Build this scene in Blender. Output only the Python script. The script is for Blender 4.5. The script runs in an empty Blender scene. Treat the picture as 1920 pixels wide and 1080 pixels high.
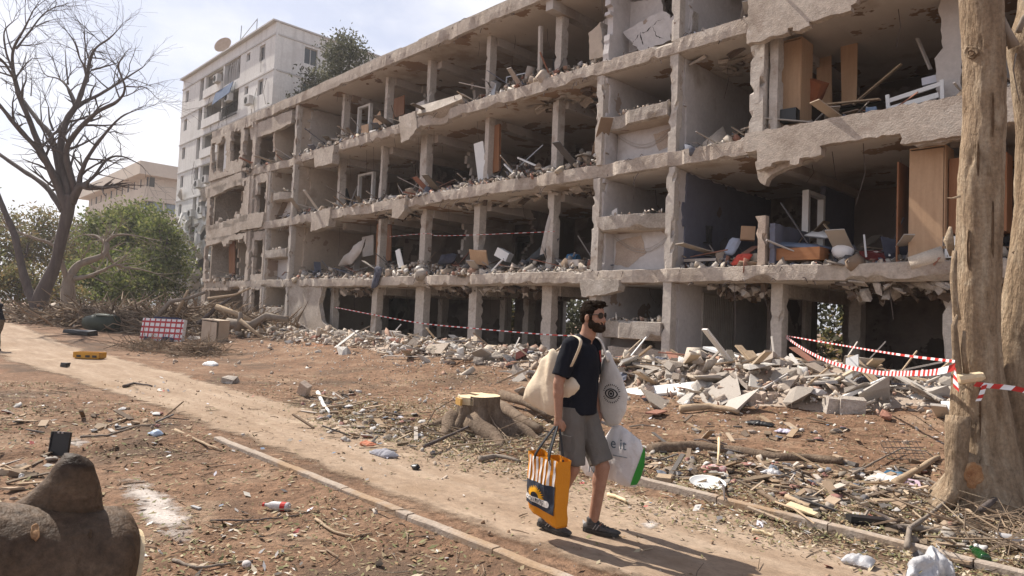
import bpy, bmesh, math, random
import numpy as np
from mathutils import Vector, Matrix, noise, geometry
random.seed(7); RNG = np.random.RandomState(7)
SC = bpy.context.scene
COL = SC.collection
def R(a): return math.radians(a)

# ------------------------------------------------------------------ camera, world, sun, exposure
# world axes: +X along the ruined facade to the right, +Y into the building, Z up
CAM_R = Vector((0.69433826, 0.71843197, 0.04183167))     # camera right
CAM_D = Vector((-0.00393552, 0.06191772, -0.9980735))    # camera down
CAM_F = Vector((-0.71963803, 0.69283598, 0.04581924))    # camera forward
EYE = Vector((0, 0, 1.6)); FPX = 1280.0
cam_data = bpy.data.cameras.new('camera'); cam = bpy.data.objects.new('camera', cam_data); COL.objects.link(cam)
cam_data.sensor_width = 36; cam_data.lens = 24; cam_data.clip_start = 0.05; cam_data.clip_end = 3000
m3 = Matrix((CAM_R, -CAM_D, -CAM_F)).transposed()
cam.matrix_world = Matrix.Translation(EYE) @ m3.to_4x4()
SC.camera = cam
SUN_EL, SUN_AZ = 49.0, 8.0        # shadows fall along +X turned a little towards +Y
sun_to = Vector((math.cos(R(SUN_AZ)) * math.cos(R(SUN_EL)), math.sin(R(SUN_AZ)) * math.cos(R(SUN_EL)), -math.sin(R(SUN_EL))))
sd = bpy.data.lights.new('sun', 'SUN'); sd.energy = 5.0; sd.angle = R(0.53); sd.color = (1.0, 0.93, 0.83)
sun = bpy.data.objects.new('sun', sd); COL.objects.link(sun)
sun.rotation_euler = sun_to.to_track_quat('-Z', 'Y').to_euler()
W = bpy.data.worlds.new('World'); SC.world = W; W.use_nodes = True
nt = W.node_tree; nt.nodes.clear()
out = nt.nodes.new('ShaderNodeOutputWorld'); bg = nt.nodes.new('ShaderNodeBackground'); bg.inputs[1].default_value = 0.08
sky = nt.nodes.new('ShaderNodeTexSky'); sky.sky_type = 'NISHITA'; sky.sun_disc = False
sky.sun_elevation = R(SUN_EL)
fs = -sun_to; sky.sun_rotation = math.atan2(fs.x, fs.y)
sky.air_density = 1.0; sky.dust_density = 2.0; sky.ozone_density = 1.0
tc = nt.nodes.new('ShaderNodeTexCoord')
mp = nt.nodes.new('ShaderNodeMapping'); mp.inputs['Scale'].default_value = (1.0, 1.0, 2.2); mp.inputs['Location'].default_value = (0.35, 0.1, 0.2)
nz = nt.nodes.new('ShaderNodeTexNoise'); nz.inputs['Scale'].default_value = 2.3; nz.inputs['Detail'].default_value = 8; nz.inputs['Roughness'].default_value = 0.55
rp = nt.nodes.new('ShaderNodeValToRGB'); rp.color_ramp.elements[0].position = 0.40; rp.color_ramp.elements[1].position = 0.60
mx = nt.nodes.new('ShaderNodeMix'); mx.data_type = 'RGBA'
hz = nt.nodes.new('ShaderNodeMix'); hz.data_type = 'RGBA'; hz.inputs[0].default_value = 0.45; hz.inputs[7].default_value = (6.9, 7.15, 8.6, 1)
nt.links.new(tc.outputs['Generated'], mp.inputs[0]); nt.links.new(mp.outputs[0], nz.inputs['Vector']); nt.links.new(nz.outputs[0], rp.inputs[0])
nt.links.new(sky.outputs[0], hz.inputs[6]); nt.links.new(hz.outputs[2], mx.inputs[6]); mx.inputs[7].default_value = (9.6, 9.5, 9.8, 1)
sx = nt.nodes.new('ShaderNodeSeparateXYZ'); nt.links.new(tc.outputs['Generated'], sx.inputs[0])
mr_ = nt.nodes.new('ShaderNodeMapRange'); mr_.interpolation_type = 'SMOOTHSTEP'; mr_.inputs['From Min'].default_value = .30; mr_.inputs['From Max'].default_value = .78; mr_.inputs['To Min'].default_value = 1; mr_.inputs['To Max'].default_value = .08; nt.links.new(sx.outputs[2], mr_.inputs['Value'])
m1_ = nt.nodes.new('ShaderNodeMath'); m1_.operation = 'MULTIPLY'; nt.links.new(rp.outputs[0], m1_.inputs[0]); nt.links.new(mr_.outputs[0], m1_.inputs[1])
m2_ = nt.nodes.new('ShaderNodeMath'); m2_.operation = 'MULTIPLY'; m2_.inputs[1].default_value = .6; nt.links.new(mr_.outputs[0], m2_.inputs[0]); nt.links.new(m2_.outputs[0], hz.inputs[0])
nt.links.new(m1_.outputs[0], mx.inputs[0]); nt.links.new(mx.outputs[2], bg.inputs[0]); nt.links.new(bg.outputs[0], out.inputs[0])
SC.view_settings.view_transform = 'Standard'; SC.view_settings.look = 'None'; SC.view_settings.gamma = 1; SC.view_settings.use_curve_mapping = False
SC.view_settings.exposure = 0.6
SC.cycles.max_bounces = 6; SC.cycles.diffuse_bounces = 3; SC.cycles.transparent_max_bounces = 8

# ------------------------------------------------------------------ surveying helpers (a sight line met with a real surface)
def ray(px, py): return CAM_R * ((px - 960) / FPX) + CAM_D * ((py - 540) / FPX) + CAM_F
def on_y(px, py, y):
    d = ray(px, py); return EYE + d * (y / d.y)
def on_x(px, py, x):
    d = ray(px, py); return EYE + d * (x / d.x)
def at_depth(px, py, dep): return EYE + ray(px, py) * dep
def sm(a, b, v):
    t = min(1, max(0, (v - a) / (b - a))); return t * t * (3 - 2 * t)
def H(x, y):
    h = 0.5 * sm(7.5, 13.5, y)
    if x < -24: h = max(h, 0.5 * sm(24, 44, -x) * sm(-6, 6, y + 4))
    return h
def ground(px, py, lift=0):
    d = ray(px, py); t = 1.0
    for i in range(4000):
        p = EYE + d * t
        if p.z <= H(p.x, p.y) + lift: break
        t *= 1.004
    return Vector((p.x, p.y, H(p.x, p.y) + lift))
def nse(x, y, z=0.0, s=1.0): return noise.noise(Vector((x * s, y * s, z * s)))

# ------------------------------------------------------------------ materials
def _node(t, kind, **kw):
    n = t.nodes.new(kind)
    for k, v in kw.items(): n.inputs[k].default_value = v
    return n
def c4(c): return (c[0], c[1], c[2], 1)
def mat(name, cols, scale=3.0, rough=0.9, bump=0.3, bscale=25.0, rand=None, dirt=None, patch=None, detail=6, spec=0.2, stretch=None, streak=None, trans=0, metal=0, fine=0.0, bdist=0.02, coat=0):
    """cols: two or three base colours mixed by noise; rand: colours picked per piece ('island' or 'object');
    dirt=(colour, scale, threshold), patch=(colour, scale, threshold) : stains with hard shapes"""
    m = bpy.data.materials.new(name); m.use_nodes = True; t = m.node_tree; L = t.links
    b = t.nodes['Principled BSDF']; b.inputs['Roughness'].default_value = rough
    b.inputs['Specular IOR Level'].default_value = spec; b.inputs['Metallic'].default_value = metal
    if coat: b.inputs['Coat Weight'].default_value = coat
    if trans: b.inputs['Transmission Weight'].default_value = trans
    co = _node(t, 'ShaderNodeTexCoord'); vec = co.outputs['Object']
    if stretch:
        mpp = _node(t, 'ShaderNodeMapping'); mpp.inputs['Scale'].default_value = stretch; L.new(vec, mpp.inputs[0]); vs = mpp.outputs[0]
    else: vs = vec
    n1 = _node(t, 'ShaderNodeTexNoise', Scale=scale, Detail=detail, Roughness=0.62); L.new(vs, n1.inputs['Vector'])
    r1 = _node(t, 'ShaderNodeValToRGB'); e = r1.color_ramp.elements
    e[0].position = 0.3; e[1].position = 0.7; e[0].color = c4(cols[0]); e[1].color = c4(cols[-1])
    if len(cols) == 3:
        x = e.new(0.5); x.color = c4(cols[1])
    L.new(n1.outputs[0], r1.inputs[0]); col = r1.outputs[0]
    def mixin(colour, facsock, prev, mode='MIX'):
        k = t.nodes.new('ShaderNodeMix'); k.data_type = 'RGBA'; k.blend_type = mode
        L.new(prev, k.inputs[6])
        if isinstance(colour, tuple): k.inputs[7].default_value = c4(colour)
        else: L.new(colour, k.inputs[7])
        if isinstance(facsock, float): k.inputs[0].default_value = facsock
        else: L.new(facsock, k.inputs[0])
        return k.outputs[2]
    if rand:
        kind, rcols, amt = rand
        if kind == 'island': src = _node(t, 'ShaderNodeNewGeometry').outputs['Random Per Island']
        else: src = _node(t, 'ShaderNodeObjectInfo').outputs['Random']
        rr = _node(t, 'ShaderNodeValToRGB'); rr.color_ramp.interpolation = 'CONSTANT'; ee = rr.color_ramp.elements
        ee[0].position = 0; ee[0].color = c4(rcols[0]); ee[1].position = 1.0 / len(rcols); ee[1].color = c4(rcols[1])
        for i in range(2, len(rcols)):
            q = ee.new(i / len(rcols)); q.color = c4(rcols[i])
        L.new(src, rr.inputs[0]); col = mixin(rr.outputs[0], float(amt), col)
    if fine:
        n5 = _node(t, 'ShaderNodeTexNoise', Scale=scale * 9, Detail=4, Roughness=0.7); L.new(vec, n5.inputs['Vector'])
        r5 = _node(t, 'ShaderNodeValToRGB'); r5.color_ramp.elements[0].position = 0.3; r5.color_ramp.elements[1].position = 0.7
        r5.color_ramp.elements[0].color = (1 - fine, 1 - fine, 1 - fine, 1); r5.color_ramp.elements[1].color = (1 + fine * .6,) * 3 + (1,)
        L.new(n5.outputs[0], r5.inputs[0]); col = mixin(r5.outputs[0], 1.0, col, 'MULTIPLY')
    for item, hard in ((dirt, .12), (patch, .012)):
        if not item: continue
        lst = item if isinstance(item, list) else [item]
        for (dc, dscale, thr) in lst:
            n2 = _node(t, 'ShaderNodeTexNoise', Scale=dscale, Detail=5, Roughness=0.6)
            ad = _node(t, 'ShaderNodeVectorMath'); ad.operation = 'ADD'; ad.inputs[1].default_value = (dscale * 3.1, thr * 17, 4.4)
            L.new(vec, ad.inputs[0]); L.new(ad.outputs[0], n2.inputs['Vector'])
            r2 = _node(t, 'ShaderNodeValToRGB'); r2.color_ramp.elements[0].position = thr; r2.color_ramp.elements[1].position = min(1, thr + hard)
            L.new(n2.outputs[0], r2.inputs[0]); col = mixin(dc, r2.outputs[0], col)
    if streak:
        mpp = _node(t, 'ShaderNodeMapping'); mpp.inputs['Scale'].default_value = (3.5, 3.5, 0.12); L.new(vec, mpp.inputs[0])
        n4 = _node(t, 'ShaderNodeTexNoise', Scale=1.2, Detail=6, Roughness=0.6); L.new(mpp.outputs[0], n4.inputs['Vector'])
        r4 = _node(t, 'ShaderNodeValToRGB'); r4.color_ramp.elements[0].position = 0.48; r4.color_ramp.elements[1].position = 0.72
        r4.color_ramp.elements[1].color = (streak[1],) * 3 + (1,); r4.color_ramp.elements[0].color = (0, 0, 0, 1)
        L.new(n4.outputs[0], r4.inputs[0]); col = mixin(streak[0], r4.outputs[0], col)
    L.new(col, b.inputs['Base Color'])
    if bump:
        n3 = _node(t, 'ShaderNodeTexNoise', Scale=bscale, Detail=5, Roughness=0.65); L.new(vs if stretch else vec, n3.inputs['Vector'])
        bp = _node(t, 'ShaderNodeBump', Strength=bump, Distance=bdist); L.new(n3.outputs[0], bp.inputs['Height']); L.new(bp.outputs[0], b.inputs['Normal'])
    return m
STUCCO = mat('stucco', [(.375, .31, .255), (.47, .40, .34), (.55, .485, .42)], 1.3, .95, 1.0, 26, dirt=[((.27, .20, .155), .5, .60), ((.58, .53, .48), 2.5, .62)], fine=.26, bdist=.03)
CONC = mat('broken_concrete', [(.33, .29, .25), (.44, .385, .335), (.56, .51, .46)], 2.2, .95, 1.0, 30, dirt=[((.20, .15, .11), .8, .6)], fine=.3, bdist=.03)
CEIL = mat('ceiling_plaster', [(.50, .45, .40), (.58, .53, .48)], 1.0, .95, .3, 12, patch=[((.27, .18, .12), .55, .57), ((.20, .135, .095), .9, .66), ((.035, .028, .022), 1.4, .71)], dirt=((.32, .25, .19), .35, .55))
PLAST = mat('wall_plaster', [(.42, .38, .35), (.52, .48, .45)], .9, .9, .3, 14, patch=[((.30, .23, .18), .8, .63), ((.24, .18, .14), 1.7, .70)], dirt=((.33, .28, .24), .5, .55), fine=.1)
PLASTW = mat('stair_plaster', [(.50, .47, .46), (.60, .57, .56)], .9, .9, .3, 14, patch=[((.33, .26, .21), .7, .64)], dirt=((.38, .34, .31), .6, .56), fine=.1)
BEIGE = mat('beige_plaster', [(.44, .36, .29), (.52, .44, .36)], .9, .9, .3, 14, patch=[((.30, .22, .17), .8, .62)], dirt=((.34, .27, .21), .5, .55), fine=.1)
BLUEW = mat('slate_blue_paint', [(.125, .13, .17), (.16, .165, .21)], .8, .85, .2, 14, patch=[((.10, .085, .075), .8, .64)], fine=.08)
DARKW = mat('shade_dark_plaster', [(.16, .13, .115), (.24, .20, .175)], .8, .95, .3, 14, patch=[((.08, .065, .055), .8, .58)], dirt=((.10, .08, .07), .5, .5))  # plaster coloured dark to stand for the shade deep inside
COLM = mat('column_render', [(.46, .41, .36), (.56, .51, .46)], 1.5, .95, .8, 26, dirt=[((.28, .21, .16), 1.1, .56)], patch=[((.24, .18, .14), 2.2, .68)], fine=.2)
BRICK = mat('hollow_block', [(.40, .31, .25), (.50, .41, .34)], 4, .95, .8, 30, fine=.25)
TOWER = mat('tower_render', [(.66, .645, .62), (.74, .725, .70)], .6, .92, .35, 10, streak=((.50, .48, .455), .6), dirt=((.58, .555, .53), .35, .58), fine=.12)
TOWERD = mat('tower_band', [(.48, .465, .45), (.56, .545, .53)], .6, .92, .3, 10)
DARK = mat('dark_interior', [(.025, .022, .02), (.05, .045, .04)], 1, .9, 0)
GLASS = mat('window_glass', [(.03, .035, .04), (.07, .08, .09)], .4, .12, 0, spec=.5)
GLASSB = mat('blue_window_glass', [(.10, .13, .18), (.22, .26, .33)], .35, .15, 0, spec=.5)
OFFICE = mat('office_stone', [(.55, .47, .39), (.63, .55, .46)], .25, .9, .2, 4, fine=.06)
WOODL = mat('light_wood_veneer', [(.42, .27, .165), (.50, .335, .21)], 2.0, .55, .1, 20, stretch=(6, 6, .6), fine=.06)
WOODR = mat('reddish_wood_veneer', [(.22, .095, .045), (.31, .15, .075)], 2.0, .5, .1, 20, stretch=(6, 6, .6))
PLANK = mat('raw_plank', [(.34, .25, .17), (.46, .35, .24)], 4, .9, .4, 40, stretch=(3, 3, 3), fine=.2)
WHITE = mat('white_lacquer', [(.68, .68, .67), (.78, .78, .77)], 1.5, .5, .1, 20, dirt=((.50, .45, .40), 1.5, .6))
GREYM = mat('grey_metal', [(.30, .30, .31), (.40, .40, .41)], 3, .45, .1, 30, metal=.6)
BLACKP = mat('black_plastic', [(.012, .012, .014), (.022, .022, .024)], 3, .4, 0, spec=.4)
ROCKM = mat('rubble', [(.34, .30, .26), (.46, .41, .36)], 6, .95, .8, 40, rand=('island', [(.48, .41, .34), (.57, .50, .42), (.42, .33, .26), (.66, .60, .53), (.36, .29, .24), (.54, .42, .32), (.74, .71, .67), (.47, .39, .32), (.42, .25, .18), (.54, .47, .39), (.64, .55, .45), (.58, .46, .38)], .8), fine=.25)
ROCKO = mat('concrete_lump', [(.34, .30, .26), (.46, .41, .36)], 6, .95, .8, 40, rand=('object', [(.42, .37, .32), (.50, .45, .40), (.38, .31, .25), (.56, .52, .48), (.46, .38, .31), (.60, .57, .53), (.44, .38, .32)], .7), fine=.25)
CLUTM = mat('household_debris', [(.2, .18, .16), (.3, .27, .24)], 6, .85, .3, 40, rand=('island', [(.30, .26, .22), (.40, .36, .32), (.06, .06, .07), (.22, .15, .10), (.48, .45, .43), (.10, .11, .15), (.33, .25, .18), (.17, .14, .12), (.28, .12, .08), (.36, .33, .31), (.13, .11, .09), (.42, .35, .27)], .85))
SOIL = mat('soil', [(.17, .096, .058), (.235, .142, .09), (.30, .198, .132)], .9, .97, 1.0, 18, fine=.5, dirt=[((.125, .082, .056), .5, .52), ((.32, .225, .155), 1.1, .58), ((.29, .14, .075), .33, .60), ((.10, .07, .05), 5.0, .63), ((.37, .29, .21), 6.5, .66)], bdist=.05)
PATHM = mat("path_dust", [(.27, .19, .13), (.335, .245, .175), (.41, .315, .235)], 1.1, .97, .9, 20, stretch=(.4, 2.4, 1), fine=.24, dirt=[((.27, .185, .12), .4, .56), ((.46, .36, .265), 1.1, .6)], bdist=.02)
KERBM = mat('kerb_concrete', [(.33, .27, .22), (.44, .37, .31)], 3, .95, .7, 30, dirt=((.33, .23, .15), 1.2, .5), fine=.2)
LEAFG = mat('green_leaves', [(.13, .155, .045), (.20, .21, .07)], .35, .7, 0, rand=('island', [(.085, .12, .025), (.15, .19, .045), (.23, .25, .08), (.12, .15, .045), (.26, .25, .09), (.06, .085, .022)], .75), spec=.25)
LEAFY = mat('yellowing_leaves', [(.14, .135, .05), (.21, .18, .07)], .35, .7, 0, rand=('island', [(.13, .135, .05), (.20, .175, .07), (.25, .18, .08), (.10, .115, .04), (.22, .135, .06)], .7), spec=.25)
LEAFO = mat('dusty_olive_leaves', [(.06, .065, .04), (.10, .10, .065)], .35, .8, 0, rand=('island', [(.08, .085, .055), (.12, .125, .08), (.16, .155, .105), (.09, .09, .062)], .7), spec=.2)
DRYLEAF = mat('dry_leaves', [(.20, .15, .08), (.30, .22, .13)], 3, .9, 0, rand=('island', [(.26, .20, .12), (.19, .17, .085), (.34, .27, .17), (.14, .10, .06), (.22, .21, .11), (.42, .35, .24), (.16, .16, .075), (.30, .19, .11)], .9))
STICKM = mat('dead_twigs', [(.17, .12, .085), (.28, .21, .15)], 5, .9, .4, 40, rand=('island', [(.16, .115, .08), (.26, .19, .13), (.38, .30, .21), (.10, .075, .055), (.30, .22, .155)], .7))
BARKD = mat('dark_bark', [(.085, .068, .064), (.135, .11, .10)], 2, .95, .8, 10, stretch=(3, 3, .6))
BARKG = mat('grey_bark', [(.20, .165, .135), (.28, .235, .195)], 2, .95, .6, 10, stretch=(3, 3, .6))
BARKF = mat('pale_fig_bark', [(.22, .15, .095), (.35, .255, .17), (.48, .385, .28)], 3.4, .85, 1.0, 13, stretch=(2.4, 2.4, .5), dirt=[((.15, .10, .06), 1.7, .56), ((.46, .37, .27), 3.1, .64)], patch=[((.07, .045, .028), 3.4, .685), ((.24, .12, .06), 1.3, .70)], fine=.3, bdist=.06)
BARKL = mat('wet_dark_bark', [(.07, .043, .026), (.125, .082, .052), (.19, .135, .09)], 2.4, .6, .8, 24, dirt=[((.25, .19, .14), 2.6, .66), ((.035, .021, .013), 2.2, .58)], patch=[((.02, .013, .009), 8, .72), ((.30, .24, .17), 18, .75)], spec=.2, fine=.45, bdist=.02)
def leafglow(m, f):
    t = m.node_tree; L = t.links; b = t.nodes['Principled BSDF']; src = b.inputs['Base Color'].links[0].from_socket; tl = t.nodes.new('ShaderNodeBsdfTranslucent'); k = t.nodes.new('ShaderNodeMixShader'); k.inputs[0].default_value = f; L.new(src, tl.inputs[0]); L.new(b.outputs[0], k.inputs[1]); L.new(tl.outputs[0], k.inputs[2]); L.new(k.outputs[0], t.nodes['Material Output'].inputs['Surface'])
for m_ in (LEAFG, LEAFY, LEAFO): leafglow(m_, .45)
CUTW = mat('fresh_cut_wood', [(.66, .51, .31), (.76, .62, .42)], 5, .8, .3, 40, stretch=(1, 1, 6), fine=.12)
REDC = mat('red', [(.45, .03, .025), (.52, .05, .04)], 3, .6, .1, 30)
WHTP = mat('white_plastic', [(.72, .72, .74), (.80, .80, .82)], 3, .45, .1, 30)

# ------------------------------------------------------------------ mesh helpers
WL = {}
class MB:
    def __init__(s): s.v = []; s.f = []; s.m = []
    def add(s, vs, fs, mi=0):
        o = len(s.v); s.v.extend([tuple(q) for q in vs])
        for f in fs: s.f.append(tuple(i + o for i in f)); s.m.append(mi)
    def box(s, c, size, rot=None, mi=0, jit=0.0, taper=1.0):
        x, y, z = size[0] / 2, size[1] / 2, size[2] / 2
        vs = [Vector((sx * x * (taper if sz > 0 else 1), sy * y * (taper if sz > 0 else 1), sz * z)) for sz in (-1, 1) for sy in (-1, 1) for sx in (-1, 1)]
        if jit: vs = [q + Vector((random.uniform(-jit, jit), random.uniform(-jit, jit), random.uniform(-jit, jit))) for q in vs]
        if rot is not None:
            M = rot if isinstance(rot, Matrix) else eul(*rot)
            vs = [M @ q for q in vs]
        vs = [q + Vector(c) for q in vs]
        s.add(vs, [(0, 2, 3, 1), (4, 5, 7, 6), (0, 1, 5, 4), (2, 6, 7, 3), (0, 4, 6, 2), (1, 3, 7, 5)], mi)
    def beam(s, a, b, w, h, mi=0, up=(0, 0, 1)):
        a, b = Vector(a), Vector(b); d = b - a; l = d.length; d.normalize()
        u = Vector(up); sd_ = d.cross(u)
        if sd_.length < 1e-4: sd_ = d.cross(Vector((1, 0, 0)))
        sd_.normalize(); n = sd_.cross(d)
        M = Matrix((d, sd_, n)).transposed()
        s.box((a + b) / 2, (l, w, h), M, mi)
    def tube(s, pts, rad, n=6, mi=0, caps=True, lump=0.0, seed=0.0):
        pts = [Vector(p) for p in pts]; rad = rad if isinstance(rad, (list, tuple)) else [rad] * len(pts)
        o = len(s.v); prev = None
        for i, p in enumerate(pts):
            d = (pts[min(i + 1, len(pts) - 1)] - pts[max(i - 1, 0)])
            if d.length < 1e-6: d = Vector((0, 0, 1))
            d.normalize()
            if prev is None:
                a = d.cross(Vector((0, 0, 1)))
                if a.length < 1e-3: a = d.cross(Vector((1, 0, 0)))
            else: a = prev - d * prev.dot(d)
            a.normalize(); prev = a; b = d.cross(a)
            for k in range(n):
                t = 2 * math.pi * k / n; q = a * math.cos(t) + b * math.sin(t)
                r = rad[i]
                if lump: r *= 1 + lump * noise.noise((p + q * rad[i]) * 2.3 / max(.05, rad[0]) * .25 + Vector((seed, 0, 0)))
                s.v.append(tuple(p + q * r))
        for i in range(len(pts) - 1):
            for k in range(n):
                k2 = (k + 1) % n
                s.f.append((o + i * n + k, o + i * n + k2, o + (i + 1) * n + k2, o + (i + 1) * n + k)); s.m.append(mi)
        if caps:
            s.f.append(tuple(o + k for k in reversed(range(n)))); s.m.append(mi)
            e = o + (len(pts) - 1) * n; s.f.append(tuple(e + k for k in range(n))); s.m.append(mi)
    def loft(s, rings, closed=True, mis=None, caps=True):
        n = len(rings[0]); o = len(s.v)
        for r in rings: s.v.extend([tuple(q) for q in r])
        for i in range(len(rings) - 1):
            for k in range(n if closed else n - 1):
                k2 = (k + 1) % n
                s.f.append((o + i * n + k, o + (i + 1) * n + k, o + (i + 1) * n + k2, o + i * n + k2)); s.m.append(mis[k] if mis else 0)
        if caps and closed:
            s.f.append(tuple(o + k for k in range(n))); s.m.append(0)
            e = o + (len(rings) - 1) * n; s.f.append(tuple(e + k for k in reversed(range(n)))); s.m.append(0)
    def prism(s, outline, origin, u, v, th, mi=0, mi_side=None):
        """flat plate of real thickness: outline [(a,b)] in the plane origin + a*u + b*v, thickness th along u x v"""
        u, v = Vector(u), Vector(v); n = u.cross(v).normalized() * th; O = Vector(origin)
        fr = [O + u * a + v * b for a, b in outline]; k = len(fr)
        tri = geometry.tessellate_polygon([[Vector((a, b, 0)) for a, b in outline]])
        o = len(s.v); s.v.extend([tuple(q) for q in fr] + [tuple(q + n) for q in fr])
        for t in tri:
            s.f.append((o + t[0], o + t[1], o + t[2])); s.m.append(mi); s.f.append((o + k + t[2], o + k + t[1], o + k + t[0])); s.m.append(mi)
        for i in range(k):
            j = (i + 1) % k; s.f.append((o + i, o + k + i, o + k + j, o + j)); s.m.append(mi if mi_side is None else mi_side)
    def ico(s, c, r, sub=1, mi=0, jit=0.0, rot=None):
        vs, fs = ICO[sub]
        M = eul(*rot) if rot is not None and not isinstance(rot, Matrix) else rot
        rr = r if hasattr(r, '__len__') else (r, r, r)
        ov = []
        for q in vs:
            p = Vector((q[0] * rr[0], q[1] * rr[1], q[2] * rr[2]))
            if jit: p *= 1 + random.uniform(-jit, jit)
            if M is not None: p = M @ p
            ov.append(p + Vector(c))
        s.add(ov, fs, mi)
def eul(x, y, z): return (Matrix.Rotation(z, 3, 'Z') @ Matrix.Rotation(y, 3, 'Y') @ Matrix.Rotation(x, 3, 'X'))
ICO = {}
for sub in (1, 2, 3):
    bm = bmesh.new(); bmesh.ops.create_icosphere(bm, subdivisions=sub, radius=1)
    ICO[sub] = ([v.co.copy() for v in bm.verts], [tuple(v.index for v in f.verts) for f in bm.faces]); bm.free()
def mesh_of(name, mb, mats, smooth=False):
    me = bpy.data.meshes.new(name); me.from_pydata(mb.v, [], mb.f)
    for m in (mats if isinstance(mats, (list, tuple)) else [mats]): me.materials.append(m)
    if any(mb.m): me.polygons.foreach_set('material_index', mb.m)
    if smooth: me.polygons.foreach_set('use_smooth', [True] * len(me.polygons))
    me.update(); return me
def obj(name, mb, mats, parent=None, smooth=False, local=False, base=None):
    """links mb as ONE mesh object. World coordinates unless local; a top-level mesh gets its origin at its base"""
    if isinstance(mb, MB):
        if parent is None and not local:
            a = np.array(mb.v); base = Vector(base) if base is not None else Vector((a[:, 0].mean(), a[:, 1].mean(), a[:, 2].min()))
            mb.v = [tuple(q) for q in (a - np.array(base))]
        me = mesh_of(name, mb, mats, smooth)
    else: me = mb
    o = bpy.data.objects.new(name, me); COL.objects.link(o)
    if parent is not None:
        o.parent = parent
        if local: WL[o.name] = WL.get(parent.name, Vector())
        else:
            o.location = -WL.get(parent.name, Vector()); WL[o.name] = Vector()
    else:
        if base is not None: o.location = base
        WL[o.name] = Vector(o.location)
    return o
def tag(o, label=None, cat=None, group=None, kind=None):
    if label: o['label'] = label
    if cat: o['category'] = cat
    if group: o['group'] = group
    if kind: o['kind'] = kind
    return o
def thing(name, label, cat, loc, group=None, rz=0):
    o = bpy.data.objects.new(name, None); COL.objects.link(o); o.location = loc; o.rotation_euler = (0, 0, rz); o.empty_display_size = .1
    WL[o.name] = Vector(loc); return tag(o, label, cat, group)
def one(name, mb, mats, label, cat, group=None, smooth=False, base=None):
    return tag(obj(name, mb, mats, smooth=smooth, base=base), label, cat, group)
def np_obj(name, V, F, mats, kind=None, mi=None, smooth=False, parent=None):
    V = np.asarray(V, np.float32); F = np.asarray(F, np.int32); k = F.shape[1]
    me = bpy.data.meshes.new(name); me.vertices.add(len(V)); me.vertices.foreach_set('co', V.ravel())
    me.loops.add(F.size); me.loops.foreach_set('vertex_index', F.ravel()); me.polygons.add(len(F))
    me.polygons.foreach_set('loop_start', np.arange(0, F.size, k, dtype=np.int32))
    for m in (mats if isinstance(mats, (list, tuple)) else [mats]): me.materials.append(m)
    if mi is not None: me.polygons.foreach_set('material_index', np.asarray(mi, np.int32))
    if smooth: me.polygons.foreach_set('use_smooth', np.ones(len(F), bool))
    me.update(calc_edges=True); me.validate()
    o = bpy.data.objects.new(name, me); COL.objects.link(o); WL[o.name] = Vector()
    if parent is not None: o.parent = parent; o.location = -WL.get(parent.name, Vector())
    if kind: o['kind'] = kind
    return o
def remesh(name, parts, voxel, mats, parent, smooth_it=6, local=True, disp=None):
    """one continuous skin round overlapping closed shapes"""
    me = mesh_of(name, parts, mats); o = bpy.data.objects.new('tmp', me); COL.objects.link(o)
    r = o.modifiers.new('r', 'REMESH'); r.mode = 'VOXEL'; r.voxel_size = voxel; r.use_smooth_shade = True
    if smooth_it:
        s_ = o.modifiers.new('s', 'SMOOTH'); s_.iterations = smooth_it; s_.factor = .5
    dg = bpy.context.evaluated_depsgraph_get(); me2 = bpy.data.meshes.new_from_object(o.evaluated_get(dg)); me2.name = name
    bpy.data.objects.remove(o); bpy.data.meshes.remove(me)
    me2.materials.clear()
    for m in (mats if isinstance(mats, (list, tuple)) else [mats]): me2.materials.append(m)
    if disp:
        n_ = len(me2.vertices); co = np.zeros(n_ * 3); no = np.zeros(n_ * 3); me2.vertices.foreach_get('co', co); me2.vertex_normals.foreach_get('vector', no)
        nw = [disp(Vector(a), Vector(b)) for a, b in zip(co.reshape(-1, 3), no.reshape(-1, 3))]; me2.vertices.foreach_set('co', np.array([tuple(q) for q in nw]).ravel())
    me2.polygons.foreach_set('use_smooth', [True] * len(me2.polygons)); me2.polygons.foreach_set('material_index', [0] * len(me2.polygons)); me2.update()
    return obj(name, me2, mats, parent, local=local)
def limb(mb, pts, rads, per=5, sub=2):
    pts = [Vector(p) for p in pts]
    for i in range(len(pts)): mb.ico(pts[i], rads[i], sub)
    for i in range(len(pts) - 1): mb.tube([pts[i], pts[i + 1]], [rads[i] * .985, rads[i + 1] * .985], 8 if sub == 1 else 18)
def frustum(mb, a, b, ra, rb, n=14, sy=1.0):
    mb.tube([a, b], [ra, rb], n)

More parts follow.
